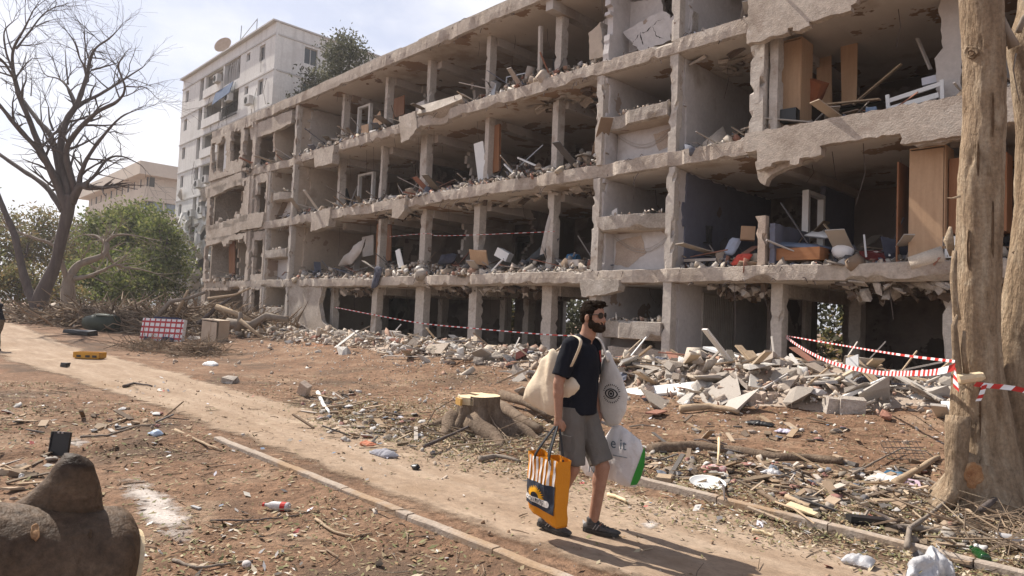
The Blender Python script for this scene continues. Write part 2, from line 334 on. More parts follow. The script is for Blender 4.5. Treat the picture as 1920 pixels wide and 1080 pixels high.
def maskwall(name, O, u, v, nu, nv, cell, solid, th, mats, parent, jit=.25, mi_edge=0):
    """wall of small cells; cells that solid(a,b) refuses are broken away, edges uneven; real thickness"""
    u, v = Vector(u).normalized(), Vector(v).normalized(); n = u.cross(v).normalized() * th; O = Vector(O)
    cu = cell; S = np.zeros((nu, nv), bool)
    for i in range(nu):
        for j in range(nv): S[i, j] = solid((i + .5) * cu, (j + .5) * cu)
    idx = {}; mb = MB()
    def vt(i, j, back):
        k = (i, j, back)
        if k not in idx:
            x, y = i * cu, j * cu
            nb = [S[a, b] for a in (i - 1, i) for b in (j - 1, j) if 0 <= a < nu and 0 <= b < nv]
            if not all(nb) or len(nb) < 4:
                x += cu * jit * 2 * nse(i * 1.7, j * 1.3, O.x + 3.3); y += cu * jit * 2 * nse(i * 1.1, j * 1.9, O.y + 9.1)
            p = O + u * x + v * y + (n if back else Vector())
            if not back: p -= n.normalized() * .012 * nse(p.x, p.y, p.z, 2.1)
            idx[k] = len(mb.v); mb.v.append(tuple(p))
        return idx[k]
    for i in range(nu):
        for j in range(nv):
            if not S[i, j]: continue
            mb.f.append((vt(i, j, 0), vt(i + 1, j, 0), vt(i + 1, j + 1, 0), vt(i, j + 1, 0))); mb.m.append(0)
            mb.f.append((vt(i, j, 1), vt(i, j + 1, 1), vt(i + 1, j + 1, 1), vt(i + 1, j, 1))); mb.m.append(0)
            for (di, dj, a, b) in ((-1, 0, (i, j + 1), (i, j)), (1, 0, (i + 1, j), (i + 1, j + 1)), (0, -1, (i, j), (i + 1, j)), (0, 1, (i + 1, j + 1), (i, j + 1))):
                ii, jj = i + di, j + dj
                if 0 <= ii < nu and 0 <= jj < nv and S[ii, jj]: continue
                mb.f.append((vt(a[0], a[1], 1), vt(b[0], b[1], 1), vt(b[0], b[1], 0), vt(a[0], a[1], 0))); mb.m.append(mi_edge)
    return obj(name, mb, mats, parent)
def wall_open(name, O, u, v, w, h, th, openings, mats, parent):
    """straight wall with rectangular openings [(a0,a1,b0,b1)]"""
    xs = sorted({0, w, *[q for o in openings for q in o[:2]]}); zs = sorted({0, h, *[q for o in openings for q in o[2:]]})
    u, v = Vector(u).normalized(), Vector(v).normalized(); n = u.cross(v).normalized() * th; O = Vector(O)
    nu, nv = len(xs) - 1, len(zs) - 1; S = np.ones((nu, nv), bool)
    for i in range(nu):
        for j in range(nv):
            cx, cz = (xs[i] + xs[i + 1]) / 2, (zs[j] + zs[j + 1]) / 2
            if any(o[0] < cx < o[1] and o[2] < cz < o[3] for o in openings): S[i, j] = False
    mb = MB(); idx = {}
    def vt(i, j, b):
        k = (i, j, b)
        if k not in idx: idx[k] = len(mb.v); mb.v.append(tuple(O + u * xs[i] + v * zs[j] + (n if b else Vector())))
        return idx[k]
    for i in range(nu):
        for j in range(nv):
            if not S[i, j]: continue
            mb.f.append((vt(i, j, 0), vt(i + 1, j, 0), vt(i + 1, j + 1, 0), vt(i, j + 1, 0))); mb.m.append(0)
            mb.f.append((vt(i, j, 1), vt(i, j + 1, 1), vt(i + 1, j + 1, 1), vt(i + 1, j, 1))); mb.m.append(0)
            for (di, dj, a, b) in ((-1, 0, (i, j + 1), (i, j)), (1, 0, (i + 1, j), (i + 1, j + 1)), (0, -1, (i, j), (i + 1, j)), (0, 1, (i + 1, j + 1), (i, j + 1))):
                ii, jj = i + di, j + dj
                if 0 <= ii < nu and 0 <= jj < nv and S[ii, jj]: continue
                mb.f.append((vt(a[0], a[1], 1), vt(b[0], b[1], 1), vt(b[0], b[1], 0), vt(a[0], a[1], 0))); mb.m.append(0)
    return obj(name, mb, mats, parent)
def pillow_fn(outline, t):
    cx = sum(a for a, b in outline) / len(outline); cy = sum(b for a, b in outline) / len(outline)
    def edge(a):
        best = 1e-6; dx, dy = math.cos(a), math.sin(a)
        for i in range(len(outline)):
            (x1, y1), (x2, y2) = outline[i], outline[(i + 1) % len(outline)]
            x1 -= cx; x2 -= cx; y1 -= cy; y2 -= cy
            ex, ey = x2 - x1, y2 - y1; den = dx * ey - dy * ex
            if abs(den) < 1e-9: continue
            s_ = (x1 * ey - y1 * ex) / den; q = (x1 * dy - y1 * dx) / den
            if s_ > 0 and -1e-6 <= q <= 1 + 1e-6: best = max(best, s_)
        return best
    def th(x, y):
        r = math.hypot(x - cx, y - cy)
        if r < 1e-6: return t
        s_ = min(1, r / edge(math.atan2(y - cy, x - cx))); return t * (1 - s_ ** 2.2) ** .6
    return cx, cy, edge, th
def pillow(mb, outline, O, u, v, t, rings=9, nseg=44, wr=.012, wf=9.0, mi=0, seed=0):
    u, v = Vector(u).normalized(), Vector(v).normalized(); n = u.cross(v).normalized(); O = Vector(O)
    cx, cy, edge, th = pillow_fn(outline, t)
    for side in (1, -1):
        o = len(mb.v); ctr = O + u * cx + v * cy + n * t * side; mb.v.append(tuple(ctr))
        for k in range(1, rings + 1):
            s_ = math.sin(k / rings * math.pi / 2)
            for j in range(nseg):
                a = 2 * math.pi * j / nseg; e = edge(a) * s_; x, y = cx + math.cos(a) * e, cy + math.sin(a) * e
                d = th(x, y) * side + (wr * noise.noise(Vector((x * wf * 1.8 + seed, y * wf * .7, side * 3.3 + seed))) * (1 if k < rings else 0))
                mb.v.append(tuple(O + u * x + v * y + n * d))
        for j in range(nseg):
            j2 = (j + 1) % nseg
            f = (o, o + 1 + j, o + 1 + j2); mb.f.append(f if side > 0 else f[::-1]); mb.m.append(mi)
            for k in range(rings - 1):
                a, b = o + 1 + k * nseg, o + 1 + (k + 1) * nseg
                f = (a + j, b + j, b + j2, a + j2); mb.f.append(f if side > 0 else f[::-1]); mb.m.append(mi)
def text_obj(name, s, size, m, M, parent, font=None, ext=.0006):
    cu = bpy.data.curves.new('t', 'FONT'); cu.body = s; cu.size = size; cu.extrude = ext; cu.align_x = 'CENTER'; cu.align_y = 'CENTER'; cu.resolution_u = 3
    o = bpy.data.objects.new('t', cu); COL.objects.link(o); dg = bpy.context.evaluated_depsgraph_get(); dg.update()
    me = bpy.data.meshes.new_from_object(o.evaluated_get(dg)); bpy.data.objects.remove(o); bpy.data.curves.remove(cu)
    me.transform(M); me.materials.clear(); me.materials.append(m); me.name = name
    return obj(name, me, m, parent, local=True)

# ------------------------------------------------------------------ ground, path, kerbs
def axis(lo, d0, d1, hi, step, grow=1.16):
    a = list(np.arange(d0, d1 + step / 2, step)); s_ = step; x = d1
    while x < hi: s_ *= grow; x += s_; a.append(x)
    s_ = step; x = d0
    while x > lo: s_ *= grow; x -= s_; a.insert(0, x)
    return np.array(a)
def on_path(x, y):
    e = .25 * nse(x, 0, 0, .5) + .12 * nse(x, 5, 0, 2.0)
    c = 0.0 if x > -9 else -.28 * sm(9, 26, -x)
    wid = 0 if x > -9 else .5 * sm(9, 24, -x)
    return (3.32 + c - wid + (e if x < -8.4 else e * .25)), (5.72 + c + wid + e * .8)
gx = axis(-700, -14, 2.2, 500, .085); gy = axis(-500, -.5, 12.5, 900, .085)
GV = np.zeros((len(gx), len(gy), 3), np.float32)
for i, x in enumerate(gx):
    for j, y in enumerate(gy):
        near = -16 < x < 4 and -2 < y < 14
        z = H(x, y)
        if near:
            a, b = on_path(x, y); inp = sm(a - .25, a + .05, y) * (1 - sm(b - .05, b + .3, y))
            amp = 1 - .8 * inp
            z += amp * (.035 * nse(x, y, 0, 1.1) + .022 * nse(x, y, 2, 3.3) + .014 * nse(x, y, 5, 8)) - .012 * inp
            z += -.05 * sm(.0, .25, 3.28 - y) * (x > -8.6)      # soil lies lower than the path on the near side
        elif abs(x) < 60 and abs(y) < 40: z += .05 * nse(x, y, 0, .6)
        GV[i, j] = (x, y, z)
ny = len(gy); I, J = np.meshgrid(np.arange(len(gx) - 1), np.arange(ny - 1), indexing='ij'); b0 = (I * ny + J).ravel()
g = np_obj('ground', GV.reshape(-1, 3), np.stack([b0, b0 + ny, b0 + ny + 1, b0 + 1], 1), SOIL, 'structure', smooth=True)
def gz(x, y):
    """height of the ground sheet as built"""
    i = int(np.clip(np.searchsorted(gx, x) - 1, 0, len(gx) - 2)); j = int(np.clip(np.searchsorted(gy, y) - 1, 0, ny - 2))
    tx = (x - gx[i]) / (gx[i + 1] - gx[i]); ty = (y - gy[j]) / (gy[j + 1] - gy[j])
    return float(GV[i, j, 2] * (1 - tx) * (1 - ty) + GV[i + 1, j, 2] * tx * (1 - ty) + GV[i, j + 1, 2] * (1 - tx) * ty + GV[i + 1, j + 1, 2] * tx * ty)
pxs = np.concatenate([np.arange(-70, -14, .5), np.arange(-14, 4, .12), np.arange(4, 40, .8)]); PV = []; NPY = 26
for x in pxs:
    a, b = on_path(x, 0)
    for k in range(NPY):
        t = k / (NPY - 1); y = a + (b - a) * t
        edge_ = min(t, 1 - t) * (NPY - 1)
        z = gz(x, y) + (.014 + .006 * nse(x, y, 0, 4) + .01 * nse(x, y, 3, 1.3) if edge_ >= 1 else -.02)
        PV.append((x, y, max(z, gz(x, y) + .005) if edge_ >= 1 else z))
n_ = NPY; b1 = np.array([i * n_ + k for i in range(len(pxs) - 1) for k in range(n_ - 1)])
def fade_out(m, nscale):
    t = m.node_tree; L = t.links; b = t.nodes['Principled BSDF']; o_ = t.nodes['Material Output']; tr_ = t.nodes.new('ShaderNodeBsdfTransparent'); mxs = t.nodes.new('ShaderNodeMixShader'); at = t.nodes.new('ShaderNodeAttribute'); at.attribute_name = 'fade'
    n = _node(t, 'ShaderNodeTexNoise', Scale=nscale, Detail=8, Roughness=.7); co = t.nodes.new('ShaderNodeTexCoord'); L.new(co.outputs['Object'], n.inputs['Vector'])
    a = t.nodes.new('ShaderNodeMath'); a.operation = 'MULTIPLY_ADD'; a.inputs[1].default_value = 1.5; L.new(at.outputs['Fac'], a.inputs[0]); sb_ = t.nodes.new('ShaderNodeMath'); sb_.operation = 'MULTIPLY_ADD'; sb_.inputs[1].default_value = 1.6; sb_.inputs[2].default_value = -1.3; L.new(n.outputs[0], sb_.inputs[0]); L.new(sb_.outputs[0], a.inputs[2])
    r = t.nodes.new('ShaderNodeValToRGB'); r.color_ramp.elements[0].position = .05; r.color_ramp.elements[1].position = .45; L.new(a.outputs[0], r.inputs[0]); L.new(r.outputs[0], mxs.inputs[0]); L.new(tr_.outputs[0], mxs.inputs[1]); L.new(b.outputs[0], mxs.inputs[2]); L.new(mxs.outputs[0], o_.inputs['Surface'])
fade_out(PATHM, 2.2)
po = np_obj('path', PV, np.stack([b1, b1 + n_, b1 + n_ + 1, b1 + 1], 1), PATHM, 'structure', smooth=True)
at_ = po.data.attributes.new('fade', 'FLOAT', 'POINT'); at_.data.foreach_set('value', [min(1, min(k, NPY - 1 - k) / 6.0) for x in pxs for k in range(NPY)])
def pz(x, y):
    a, b = on_path(x, y); return gz(x, y) + (.016 if a + .1 < y < b - .1 else 0)
def spot(px, py, lift=0):
    p = ground(px, py); return Vector((p.x, p.y, pz(p.x, p.y) + lift))
def kerb(nm, x0, x1, yfn, zoff):
    k = tag(thing(nm, None, None, ((x0 + x1) / 2, yfn((x0 + x1) / 2), 0)), kind='structure')
    x = x0
    while x < x1 - .3:
        l = min(1.0, x1 - x); mb = MB(); rings = []
        t1 = random.uniform(-.006, .006); t2 = random.uniform(-.006, .006)
        for q in range(9):
            xx = x + .006 + (l - .012) * q / 8; yy = yfn(xx); zt = zoff + t1 + (t2 - t1) * q / 8 + .005 * nse(xx, yy, 0, 5)
            c = .007 + .03 * max(0, nse(xx, 1, 0, 4) - .1); jy = .006 * nse(xx, 7, 0, 6)
            rings.append([(xx, yy - .042 + jy, -.12), (xx, yy - .042 + jy, zt - c), (xx, yy - .042 + c, zt), (xx, yy + .042 - c, zt), (xx, yy + .042, zt - c), (xx, yy + .042, -.12)])
        mb.loft(rings); obj('kerb_stone', mb, KERBM, k)
        x += l
kerb('kerb', -8.45, 3.0, lambda x: 3.28, .034)
kerb('kerb', -5.2, 3.0, lambda x: 5.82 - .03 * (x + 3), .06)

# ------------------------------------------------------------------ the ruined apartment block
YF, YB, XL, XR = 15.0, 25.4, -42.1, 8.0
BL = thing('apartment_block', 'bombed four storey apartment block with its whole front torn open', 'building', (-18, 15, .5))
SLABS = {1: (2.70, 3.08), 2: (5.70, 6.12), 3: (8.68, 9.10), 4: (11.63, 12.13)}
FLO = {1: .5, 2: 3.08, 3: 6.12, 4: 9.10}; CEI = {1: 2.70, 2: 5.70, 3: 8.68, 4: 11.63}
def rough_slab(name, x0, x1, zb, zt, yf, yb, seed, bite=1.0, parent=None, mats=(STUCCO, CEIL, CONC)):
    mb = MB(); rings = []; x = x0; left = [0, 0, 0]; off = [0, 0, 0]
    while x <= x1 + .001:
        for q in range(3):      # front face, lower arris, upper arris: whole pieces of uneven length knocked off
            left[q] -= 1
            if left[q] <= 0:
                hit = random.random() < (.16, .24, .22)[q]; left[q] = random.randint(1, 4) if hit else random.randint(3, 14); off[q] = random.uniform(.02, .12) * bite if hit else 0
        n1 = .015 * nse(x, seed, 0, 2.2) + off[0] * random.uniform(.7, 1)
        bt = bite * max(0, nse(x, seed, 5, .8) - .12) * .5; cb = .03 + off[1] * random.uniform(.7, 1.1) + bite * .28 * max(0, nse(x, seed, 12, 1.5) - .22)
        ct = .02 + off[2] * random.uniform(.6, 1.1); zm = (zb + zt) / 2
        dz = .02 * nse(x, seed, 20, .35) + .015 * nse(x, seed, 2, 5)
        f = yf + n1 + bt
        rings.append([(x, yb, zb), (x, f + .10 + cb * .8, zb + dz), (x, f + .012, zb + cb + dz), (x, f + .015 * nse(x, 1, seed, 6), zm + dz), (x, f, zt - ct + dz), (x, f + .05 + ct, zt + dz + .015 * nse(x, seed, 4, 9)), (x, yb, zt)])
        x += .1 if x > -32 else .16
    mb.loft(rings, True, [1, 2, 0, 0, 2, 0, 0]); return obj(name, mb, mats, parent or BL)
for i, (zb, zt) in SLABS.items():
    rough_slab('floor_slab' if i < 4 else 'roof_slab', XL, XR, zb, zt, YF + (0, .0, .0, .0, -.05)[i], YB, i * 7.7, 1.0 if i < 4 else .6)
# coping strip on the roof edge
mb = MB(); rings = []
for x in np.arange(XL, XR, .25):
    z = 12.13 + .09 + .03 * nse(x, 3, 0, .6) - (.10 if nse(x, 9, 0, .5) > .25 else 0); rings.append([(x, 15.05, 12.13), (x, 15.05, z), (x, 15.3, z), (x, 15.3, 12.13)])
mb.loft(rings); obj('roof_kerb', mb, CONC, BL)
# columns
def column(x, y, w, d, z0, z1, seed, m=COLM, chip=1.0, nm='column', par=None):
    mb = MB(); rings = []; n = max(6, int((z1 - z0) / .13))
    for i in range(n + 1):
        z = z0 + (z1 - z0) * i / n; q = []
        for k, (sx, sy) in enumerate(((-1, -1), (-.4, -1), (.4, -1), (1, -1), (1, -.3), (1, .4), (1, 1), (-1, 1), (-1, .3))):
            cc = chip * (.006 * nse(z, k, seed, 3) + (random.uniform(.01, .05) if random.random() < .10 and abs(sx) == 1 and abs(sy) == 1 else 0) + (.08 * max(0, nse(z, k, seed + 4, 1.1) - .25) if abs(sx) == 1 and abs(sy) == 1 else .0))
            q.append((x + sx * (w / 2 - abs(cc)), y + sy * (d / 2 - abs(cc)), z))
        rings.append(q)
    mb.loft(rings); return obj(nm, mb, m, par or BL)
COLX = {1: [(-27.8, .8), (-24.35, .85), (-21.2, .95), (-18.1, .75), (-14.57, .7), (-7.2, .42), (-3.7, .3)],
        2: [(-24.3, .5), (-21.2, .75), (-18.07, .65), (-14.55, .55)],
        3: [(-27.9, .5), (-24.45, .45), (-21.4, .8), (-17.8, .4), (-14.5, .52)],
        4: [(-27.9, .4), (-24.3, .5), (-21.3, .6), (-17.9, .42), (-14.5, .55)]}
for st, lst in COLX.items():
    for i, (x, w) in enumerate(lst):
        wa = max(.2, w - .3 * abs(x) / 15.8); column(x - w / 2 + wa / 2, 15.85, wa, .32, FLO[st] - .02, CEI[st] + .02, st * 13 + i)
for x in (.2, 3.6, 7.2):
    for st in (1, 2, 3, 4): column(x, 15.85, .4, .4, FLO[st] - .02, CEI[st] + .02, x + st)
for x in (-36, -30.5, -25.5, -21.2, -19.8, -15.5, -11.5, -7.0, -8.5, -3.6, .5, 4.5):       # rear and middle rows of the open ground storey
    column(x, 20.1 if x not in (-15.5, -3.6) else 20.6, .32, .4, .45, 2.72, x * 3)
for x in (-38, -32, -27, -22.5, -18, -13.5, -9, -5, -1, 3, 7): column(x, 25.1, .35, .35, .45, 2.72, x * 5)
# beams under the slabs, running into the building
for st in (1, 2, 3, 4):
    for x in (-27.9, -24.4, -21.3, -18.0, -14.55, -7.3, -3.7, .2, 3.6):
        if x > -8 and st in (2, 3): dpt = .22
        else: dpt = .3
        mb = MB(); y0 = 16.02
        if st == 4 and x == -14.55: y0 = 15.12
        rings = []
        for k in range(12):
            y = y0 + (20.4 - y0) * k / 11; j = .02 * nse(y, x, st, 2)
            zb = CEI[st] - dpt + j; rings.append([(x - .15 + j, y, CEI[st] + .01), (x - .15 + j, y, zb), (x + .15 + j, y, zb), (x + .15 + j, y, CEI[st] + .01)])
        mb.loft(rings); obj('beam', mb, PLAST if st > 1 else CONC, BL)
# torn ends of the fascia that hang down
def chunk_plate(name, pts, y, th, m, par=BL):
    mb = MB(); out_ = []
    for i in range(len(pts)):
        a, b = pts[i], pts[(i + 1) % len(pts)]; L_ = math.hypot(b[0] - a[0], b[1] - a[1]); k = max(1, int(L_ / .12))
        for q in range(k):
            t = q / k; j = .03 if q else 0.0
            out_.append((a[0] + (b[0] - a[0]) * t + random.uniform(-j, j), a[1] + (b[1] - a[1]) * t + random.uniform(-j, j)))
    mb.prism(out_, (0, y, 0), (1, 0, 0), (0, 0, 1), -th, 0, 1); return obj(name, mb, (m, CONC), par)
def px_plate(name, pix, y, th, m): return chunk_plate(name, [(on_y(a, b, y).x, on_y(a, b, y).z) for a, b in pix], y, th, m)
px_plate('hanging_fascia', [(588, 287), (626, 272), (622, 306), (590, 314)], 14.93, .35, STUCCO)
px_plate('hanging_fascia', [(583, 400), (620, 388), (615, 424), (582, 434)], 14.93, .35, STUCCO)
px_plate('hanging_fascia', [(748, 218), (778, 208), (782, 240), (766, 262), (752, 268)], 14.94, .3, STUCCO)
px_plate('hanging_fascia', [(735, 378), (760, 370), (757, 395), (745, 410), (735, 408)], 14.94, .3, STUCCO)
px_plate('hanging_fascia', [(1086, 525), (1160, 524), (1158, 545), (1135, 552), (1090, 556)], 14.92, .3, CONC)
# deep spandrels of the right-hand flats, with their lower edges blown away
def spandrel(x0, x1, z0, z1, low, y=14.86, th=.2, seed=0):
    c = .11; nu, nv = int((x1 - x0) / c), int((z1 - z0 + .9) / c)
    return maskwall('spandrel', (x0, y, z0 - .9), (1, 0, 0), (0, 0, 1), nu, nv, c, lambda a, b: b > low(a + x0) - (z0 - .9) and b < (z1 - z0 + .9) - .05 * max(0, nse(a, seed, 0, 2)) - (.12 if nse(a, seed, 2, 1.3) > .45 else 0), th, (STUCCO, CONC), BL)
def low2(x):
    if x < -7.3: return 5.62 + .3 * (-7.3 - x)
    if x < -6.0: return 5.34 + .08 * math.sin(x * 9)
    if x < -5.75: return 5.36 + (x + 6.0) * 1.2
    if x < -4.4: return 5.62 + .05 * nse(x, 2, 0, 3)
    if x < -3.2: return 5.40 + .05 * nse(x, 2, 0, 4)
    return 5.45
def low3(x):
    if x < -6.2: return 8.30 + .05 * nse(x, 2, 0, 4)
    if x < -5.35: return 8.36
    if x < -5.1: return 8.36 + (x + 5.35) * 1.6
    return 8.74 + .05 * nse(x, 2, 0, 3)
spandrel(-7.66, 8, 5.5, 6.22, low2, seed=1)
spandrel(-7.66, 8, 8.5, 9.45, low3, seed=5)
chunk_plate('hanging_fascia', [(-7.2, 5.55), (-5.95, 5.62), (-6.05, 5.40), (-6.9, 5.22), (-7.1, 5.15), (-7.25, 4.92), (-7.42, 5.1), (-7.5, 5.5)], 14.9, .22, STUCCO)
chunk_plate('hanging_fascia', [(-4.35, 5.6), (-3.2, 5.62), (-3.3, 5.36), (-4.1, 5.30), (-4.25, 5.42)], 14.78, .2, CONC)
chunk_plate('hanging_fascia', [(-6.25, 9.0), (-5.4, 9.05), (-5.3, 8.62), (-5.5, 8.42), (-6.2, 8.40)], 14.74, .14, STUCCO)
# stair cores
def jag_wall(name, O, u, w, h, th, m, rough=.25, seed=0, cell=.14, cut=None):
    nu, nv = max(1, int(round(w / cell))), max(1, int(round(h / cell)))
    def solid(a, b):
        e = rough * (.5 + nse(b, seed, 0, 1.2) + .5 * nse(b, seed, 5, 4))
        if a < e: return False
        if cut and cut(a, b): return False
        return True
    return maskwall(name, O, u, (0, 0, 1), nu, nv, cell, solid, th, (m, CONC), BL)
for (xl, xr, pm) in ((-12.35, -10.0, PLASTW), (-34.05, -31.45, BEIGE)):
    for st in (1, 2, 3, 4):
        for k, x in enumerate((xl, xr)):
            jag_wall('stair_wall', (x, 15.16, FLO[st] - .02), (0, 1, 0), 5.4, CEI[st] - FLO[st] + .04, .2, pm, .12, x + st)
            if st < 4 or k: column(x + .02 + .1 * k, 15.18, .25, .26, FLO[st] - .02, CEI[st] + .02, x + st, COLM, 2.6, 'pilaster')
        if st < 4: wall_open('stair_panel', (xl + .21, 15.7, FLO[st]), (1, 0, 0), (0, 0, 1), xr - xl - .22, (1.2, 4.17, 7.09)[st - 1] - FLO[st] + .01, -.12, [], PLASTW if st > 1 else DARKW, BL)
    wall_open('stair_back_wall', (xl + .15, 18.6, .4), (1, 0, 0), (0, 0, 1), xr - xl - .3, 11.4, -.15, [], PLASTW, BL)
    for (zb, zt) in ((4.17, 4.60), (7.09, 7.49), (10.02, 10.40), (1.20, 1.70)):
        if zt > 10: continue
        rough_slab('stair_landing', xl + .13, xr - .02, zb, zt, 15.0, 16.5, zb + xl, 1.5, mats=(CONC, BEIGE, CONC))
    for f0, f1 in ((.5, 1.5), (3.08, 4.4), (6.12, 7.3)):      # flights climb from the floor behind to the landing, then back
        mb = MB(); w = (xr - xl) / 2 - .2
        mb.beam((xl + .15 + w / 2, 18.4, f0), (xl + .15 + w / 2, 16.4, f1), w, .2); obj('stair_flight', mb, BEIGE, BL)
        mb = MB(); mb.beam((xr - .1 - w / 2, 16.4, f1), (xr - .1 - w / 2, 18.4, f0 + 2.8), w, .2); obj('stair_flight', mb, PLASTW, BL)
mb = MB()
for zc in (3.8, 6.75):
    for k in range(2): mb.tube([Vector((-12.1 + 2.0 * t, 15.66 - .03 * k, zc + .25 - .45 * math.sin(math.pi * t) + .08 * k)) for t in np.linspace(0, 1, 9)], .009, 4)
tag(obj('loose_cables', mb, PLAST, BL), kind='stuff')
for st, pn_ in ((2, [(-12.05, 3.95), (-11.2, 4.1), (-11.0, 3.6), (-11.6, 3.2), (-12.1, 3.3)]), (3, [(-10.9, 6.9), (-10.2, 7.0), (-10.25, 6.5), (-10.7, 6.4)])): chunk_plate('fallen_plaster_patch', pn_, 15.69, .006, BRICK)
# blocked-up lower part of the first core, low broken wall under its landing
jag_wall('low_wall', (-12.2, 15.5, .4), (1, 0, 0), 2.2, .9, .2, CONC, .1, 2, cut=lambda a, b: b > .55 + .3 * nse(a, 3, 0, 2))
# party walls and room walls that face the light (perpendicular to the front)
def cross(x, y0, y1, st, m, rough=.3, seed=0, cut=None, top=None): jag_wall('room_wall', (x, y0, FLO[st] - .02), (0, 1, 0), y1 - y0, (top or CEI[st]) - FLO[st] + .04, .16, m, rough, seed + x + st, cut=cut)
jag_wall('room_wall', (-9.86, 15.5, 3.06), (0, 1, 0), 5.1, 2.66, .1, BLUEW, .18, 3, .13)
jag_wall('room_wall', (-9.86, 15.4, 6.10), (0, 1, 0), 5.2, 2.6, .1, PLASTW, .18, 4, .13)
jag_wall('room_wall', (-9.86, 15.4, 9.08), (0, 1, 0), 5.2, 2.56, .1, PLASTW, .5, 5, .13)
jag_wall('room_wall', (-9.86, 15.3, .4), (0, 1, 0), 1.3, 2.32, .1, PLASTW, .1, 6, .13)
for st, m in ((2, BEIGE), (3, BEIGE), (4, PLAST)):
    cross(-31.3, 15.6, 20.5, st, m, .4, 1)
    cross(-21.55, 17.6, 20.5, st, PLAST, .5, 2)
    cross(-12.6, 16.6, 20.5, st, PLAST, .6, 3, cut=(lambda a, b: False) if st < 4 else (lambda a, b: b > 1.6 + .6 * nse(a, 2, 0, 1) and a < 1.4))
cross(-27.6, 17.8, 20.5, 4, PLAST, .4, 8); cross(-24.2, 17.0, 20.5, 4, PLAST, .4, 9)
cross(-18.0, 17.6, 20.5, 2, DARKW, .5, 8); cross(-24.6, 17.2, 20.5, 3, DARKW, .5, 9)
# broken blue-grey half wall and stub beside it, door frame behind
jag_wall('half_wall', (-7.22, 15.15, 3.06), (0, 1, 0), 1.9, 1.15, .12, BLUEW, .05, 7, .1, cut=lambda a, b: b > 1.0 + .12 * nse(a, 1, 0, 3))
column(-7.42, 15.2, .26, .26, 3.05, 4.25, 31, BRICK, 3.2, 'pilaster_stub')
column(-7.55, 15.15, .34, .34, 6.1, 8.72, 33, COLM, 3.0, 'pilaster'); column(-7.22, 15.3, .2, .3, 6.1, 8.72, 36, COLM, 1.4, 'pilaster')
def door_frame(x, y, z, w, h, m, axis_='y', par=BL):
    mb = MB(); d = Vector((0, 1, 0)) if axis_ == 'y' else Vector((1, 0, 0)); o = Vector((x, y, z)); up = Vector((0, 0, 1))
    for a in (0, w): mb.beam(o + d * a, o + d * a + up * h, .16, .12, up=d)
    mb.beam(o + up * (h - .05) + d * .061, o + up * (h - .05) + d * (w - .061), .15, .1); return obj('door_frame', mb, m, par)
jag_wall('room_wall', (-7.4, 18.4, 3.06), (0, 1, 0), 2.1, 2.66, .14, BLUEW, .05, 17, .13)
door_frame(-7.32, 17.35, 3.06, .95, 2.15, WHITE)
door_frame(-27.9, 16.5, 9.1, .95, 2.1, WHITE, 'x'); door_frame(-28.4, 17.0, 6.12, 1.2, 2.05, WHITE, 'x')
# cracked grey wall of the top storey core, broken slab of wall at the far right
px_plate('wall_fragment', [(1757, -40), (1768, 90), (1752, 110), (1760, 190), (1802, 190), (1806, -40)], 16.0, .18, PLAST)
px_plate('wall_fragment', [(1103, 62), (1112, 55), (1126, 40), (1131, 106), (1105, 112)], 15.35, .4, BEIGE)
px_plate('wall_fragment', [(1130, 40), (1165, 8), (1240, -5), (1252, 78), (1190, 96), (1131, 104)], 16.1, .15, PLASTW)
px_plate('wall_fragment', [(1168, 60), (1240, 20), (1256, 28), (1258, 75), (1200, 98)], 15.7, .2, PLASTW)
px_plate('wall_fragment', [(1252, 40), (1285, 10), (1300, 20), (1296, 60), (1262, 72)], 15.6, .3, PLASTW)
def crack(pix, y, w=.03):
    P = [on_y(a, b, y) for a, b in pix]; mb = MB(); L_, R_ = [], []
    sub = []
    for k in range(len(P) - 1):
        for q in range(5): sub.append(P[k].lerp(P[k + 1], q / 5) + Vector((random.uniform(-.03, .03), 0, random.uniform(-.03, .03))))
    sub.append(P[-1])
    for i, p in enumerate(sub): ww = w * random.uniform(.3, 1.3) * math.sin(math.pi * (i + .6) / (len(sub) + .2)); L_.append((p.x - ww, y - .006, p.z)); R_.append((p.x + ww, y - .006, p.z + ww * .3))
    n = len(sub); mb.add(L_ + R_, [(i, i + 1, n + i + 1, n + i) for i in range(n - 1)]); obj('crack', mb, DARK, BL)
for pix in ([(1138, 100), (1146, 84), (1160, 70), (1170, 50), (1166, 20), (1172, 4)], [(1146, 40), (1160, 46), (1170, 56)], [(1150, 24), (1162, 30), (1168, 34)]): crack(pix, 16.1)
for pix in ([(1182, 88), (1196, 66), (1214, 58), (1230, 42), (1246, 36)], [(1200, 62), (1206, 84)], [(1222, 50), (1232, 68), (1246, 72)]): crack(pix, 15.7, .025)
for st_, pp in ((3, [(1148, 128), (1165, 140), (1190, 144), (1200, 160)]), (3, [(1190, 144), (1196, 128)])): crack(pp, 18.59, .03)
# ground storey: brown wall panel left, ribbed gate right
px_plate('ground_wall', [(541, 536), (606, 535), (598, 570), (603, 600), (622, 625), (560, 640), (541, 640)], 15.12, .2, STUCCO)
px_plate('ground_wall', [(492, 600), (512, 590), (541, 590), (541, 640), (492, 640)], 15.12, .2, STUCCO)
gate = MB(); y = 16.62
while y < 18.25: gate.box((-9.74, y, 1.45), (.05, .075, 2.05)); y += .1
gate.beam((-9.72, 16.55, 2.5), (-9.72, 18.3, 2.5), .06, .07); gate.box((-9.80, 17.43, 1.45), (.02, 1.75, 2.05))
obj('ribbed_gate', gate, mat('ribbed_steel', [(.36, .33, .30), (.44, .41, .38)], 3, .6, .1, 20, metal=.3), BL)
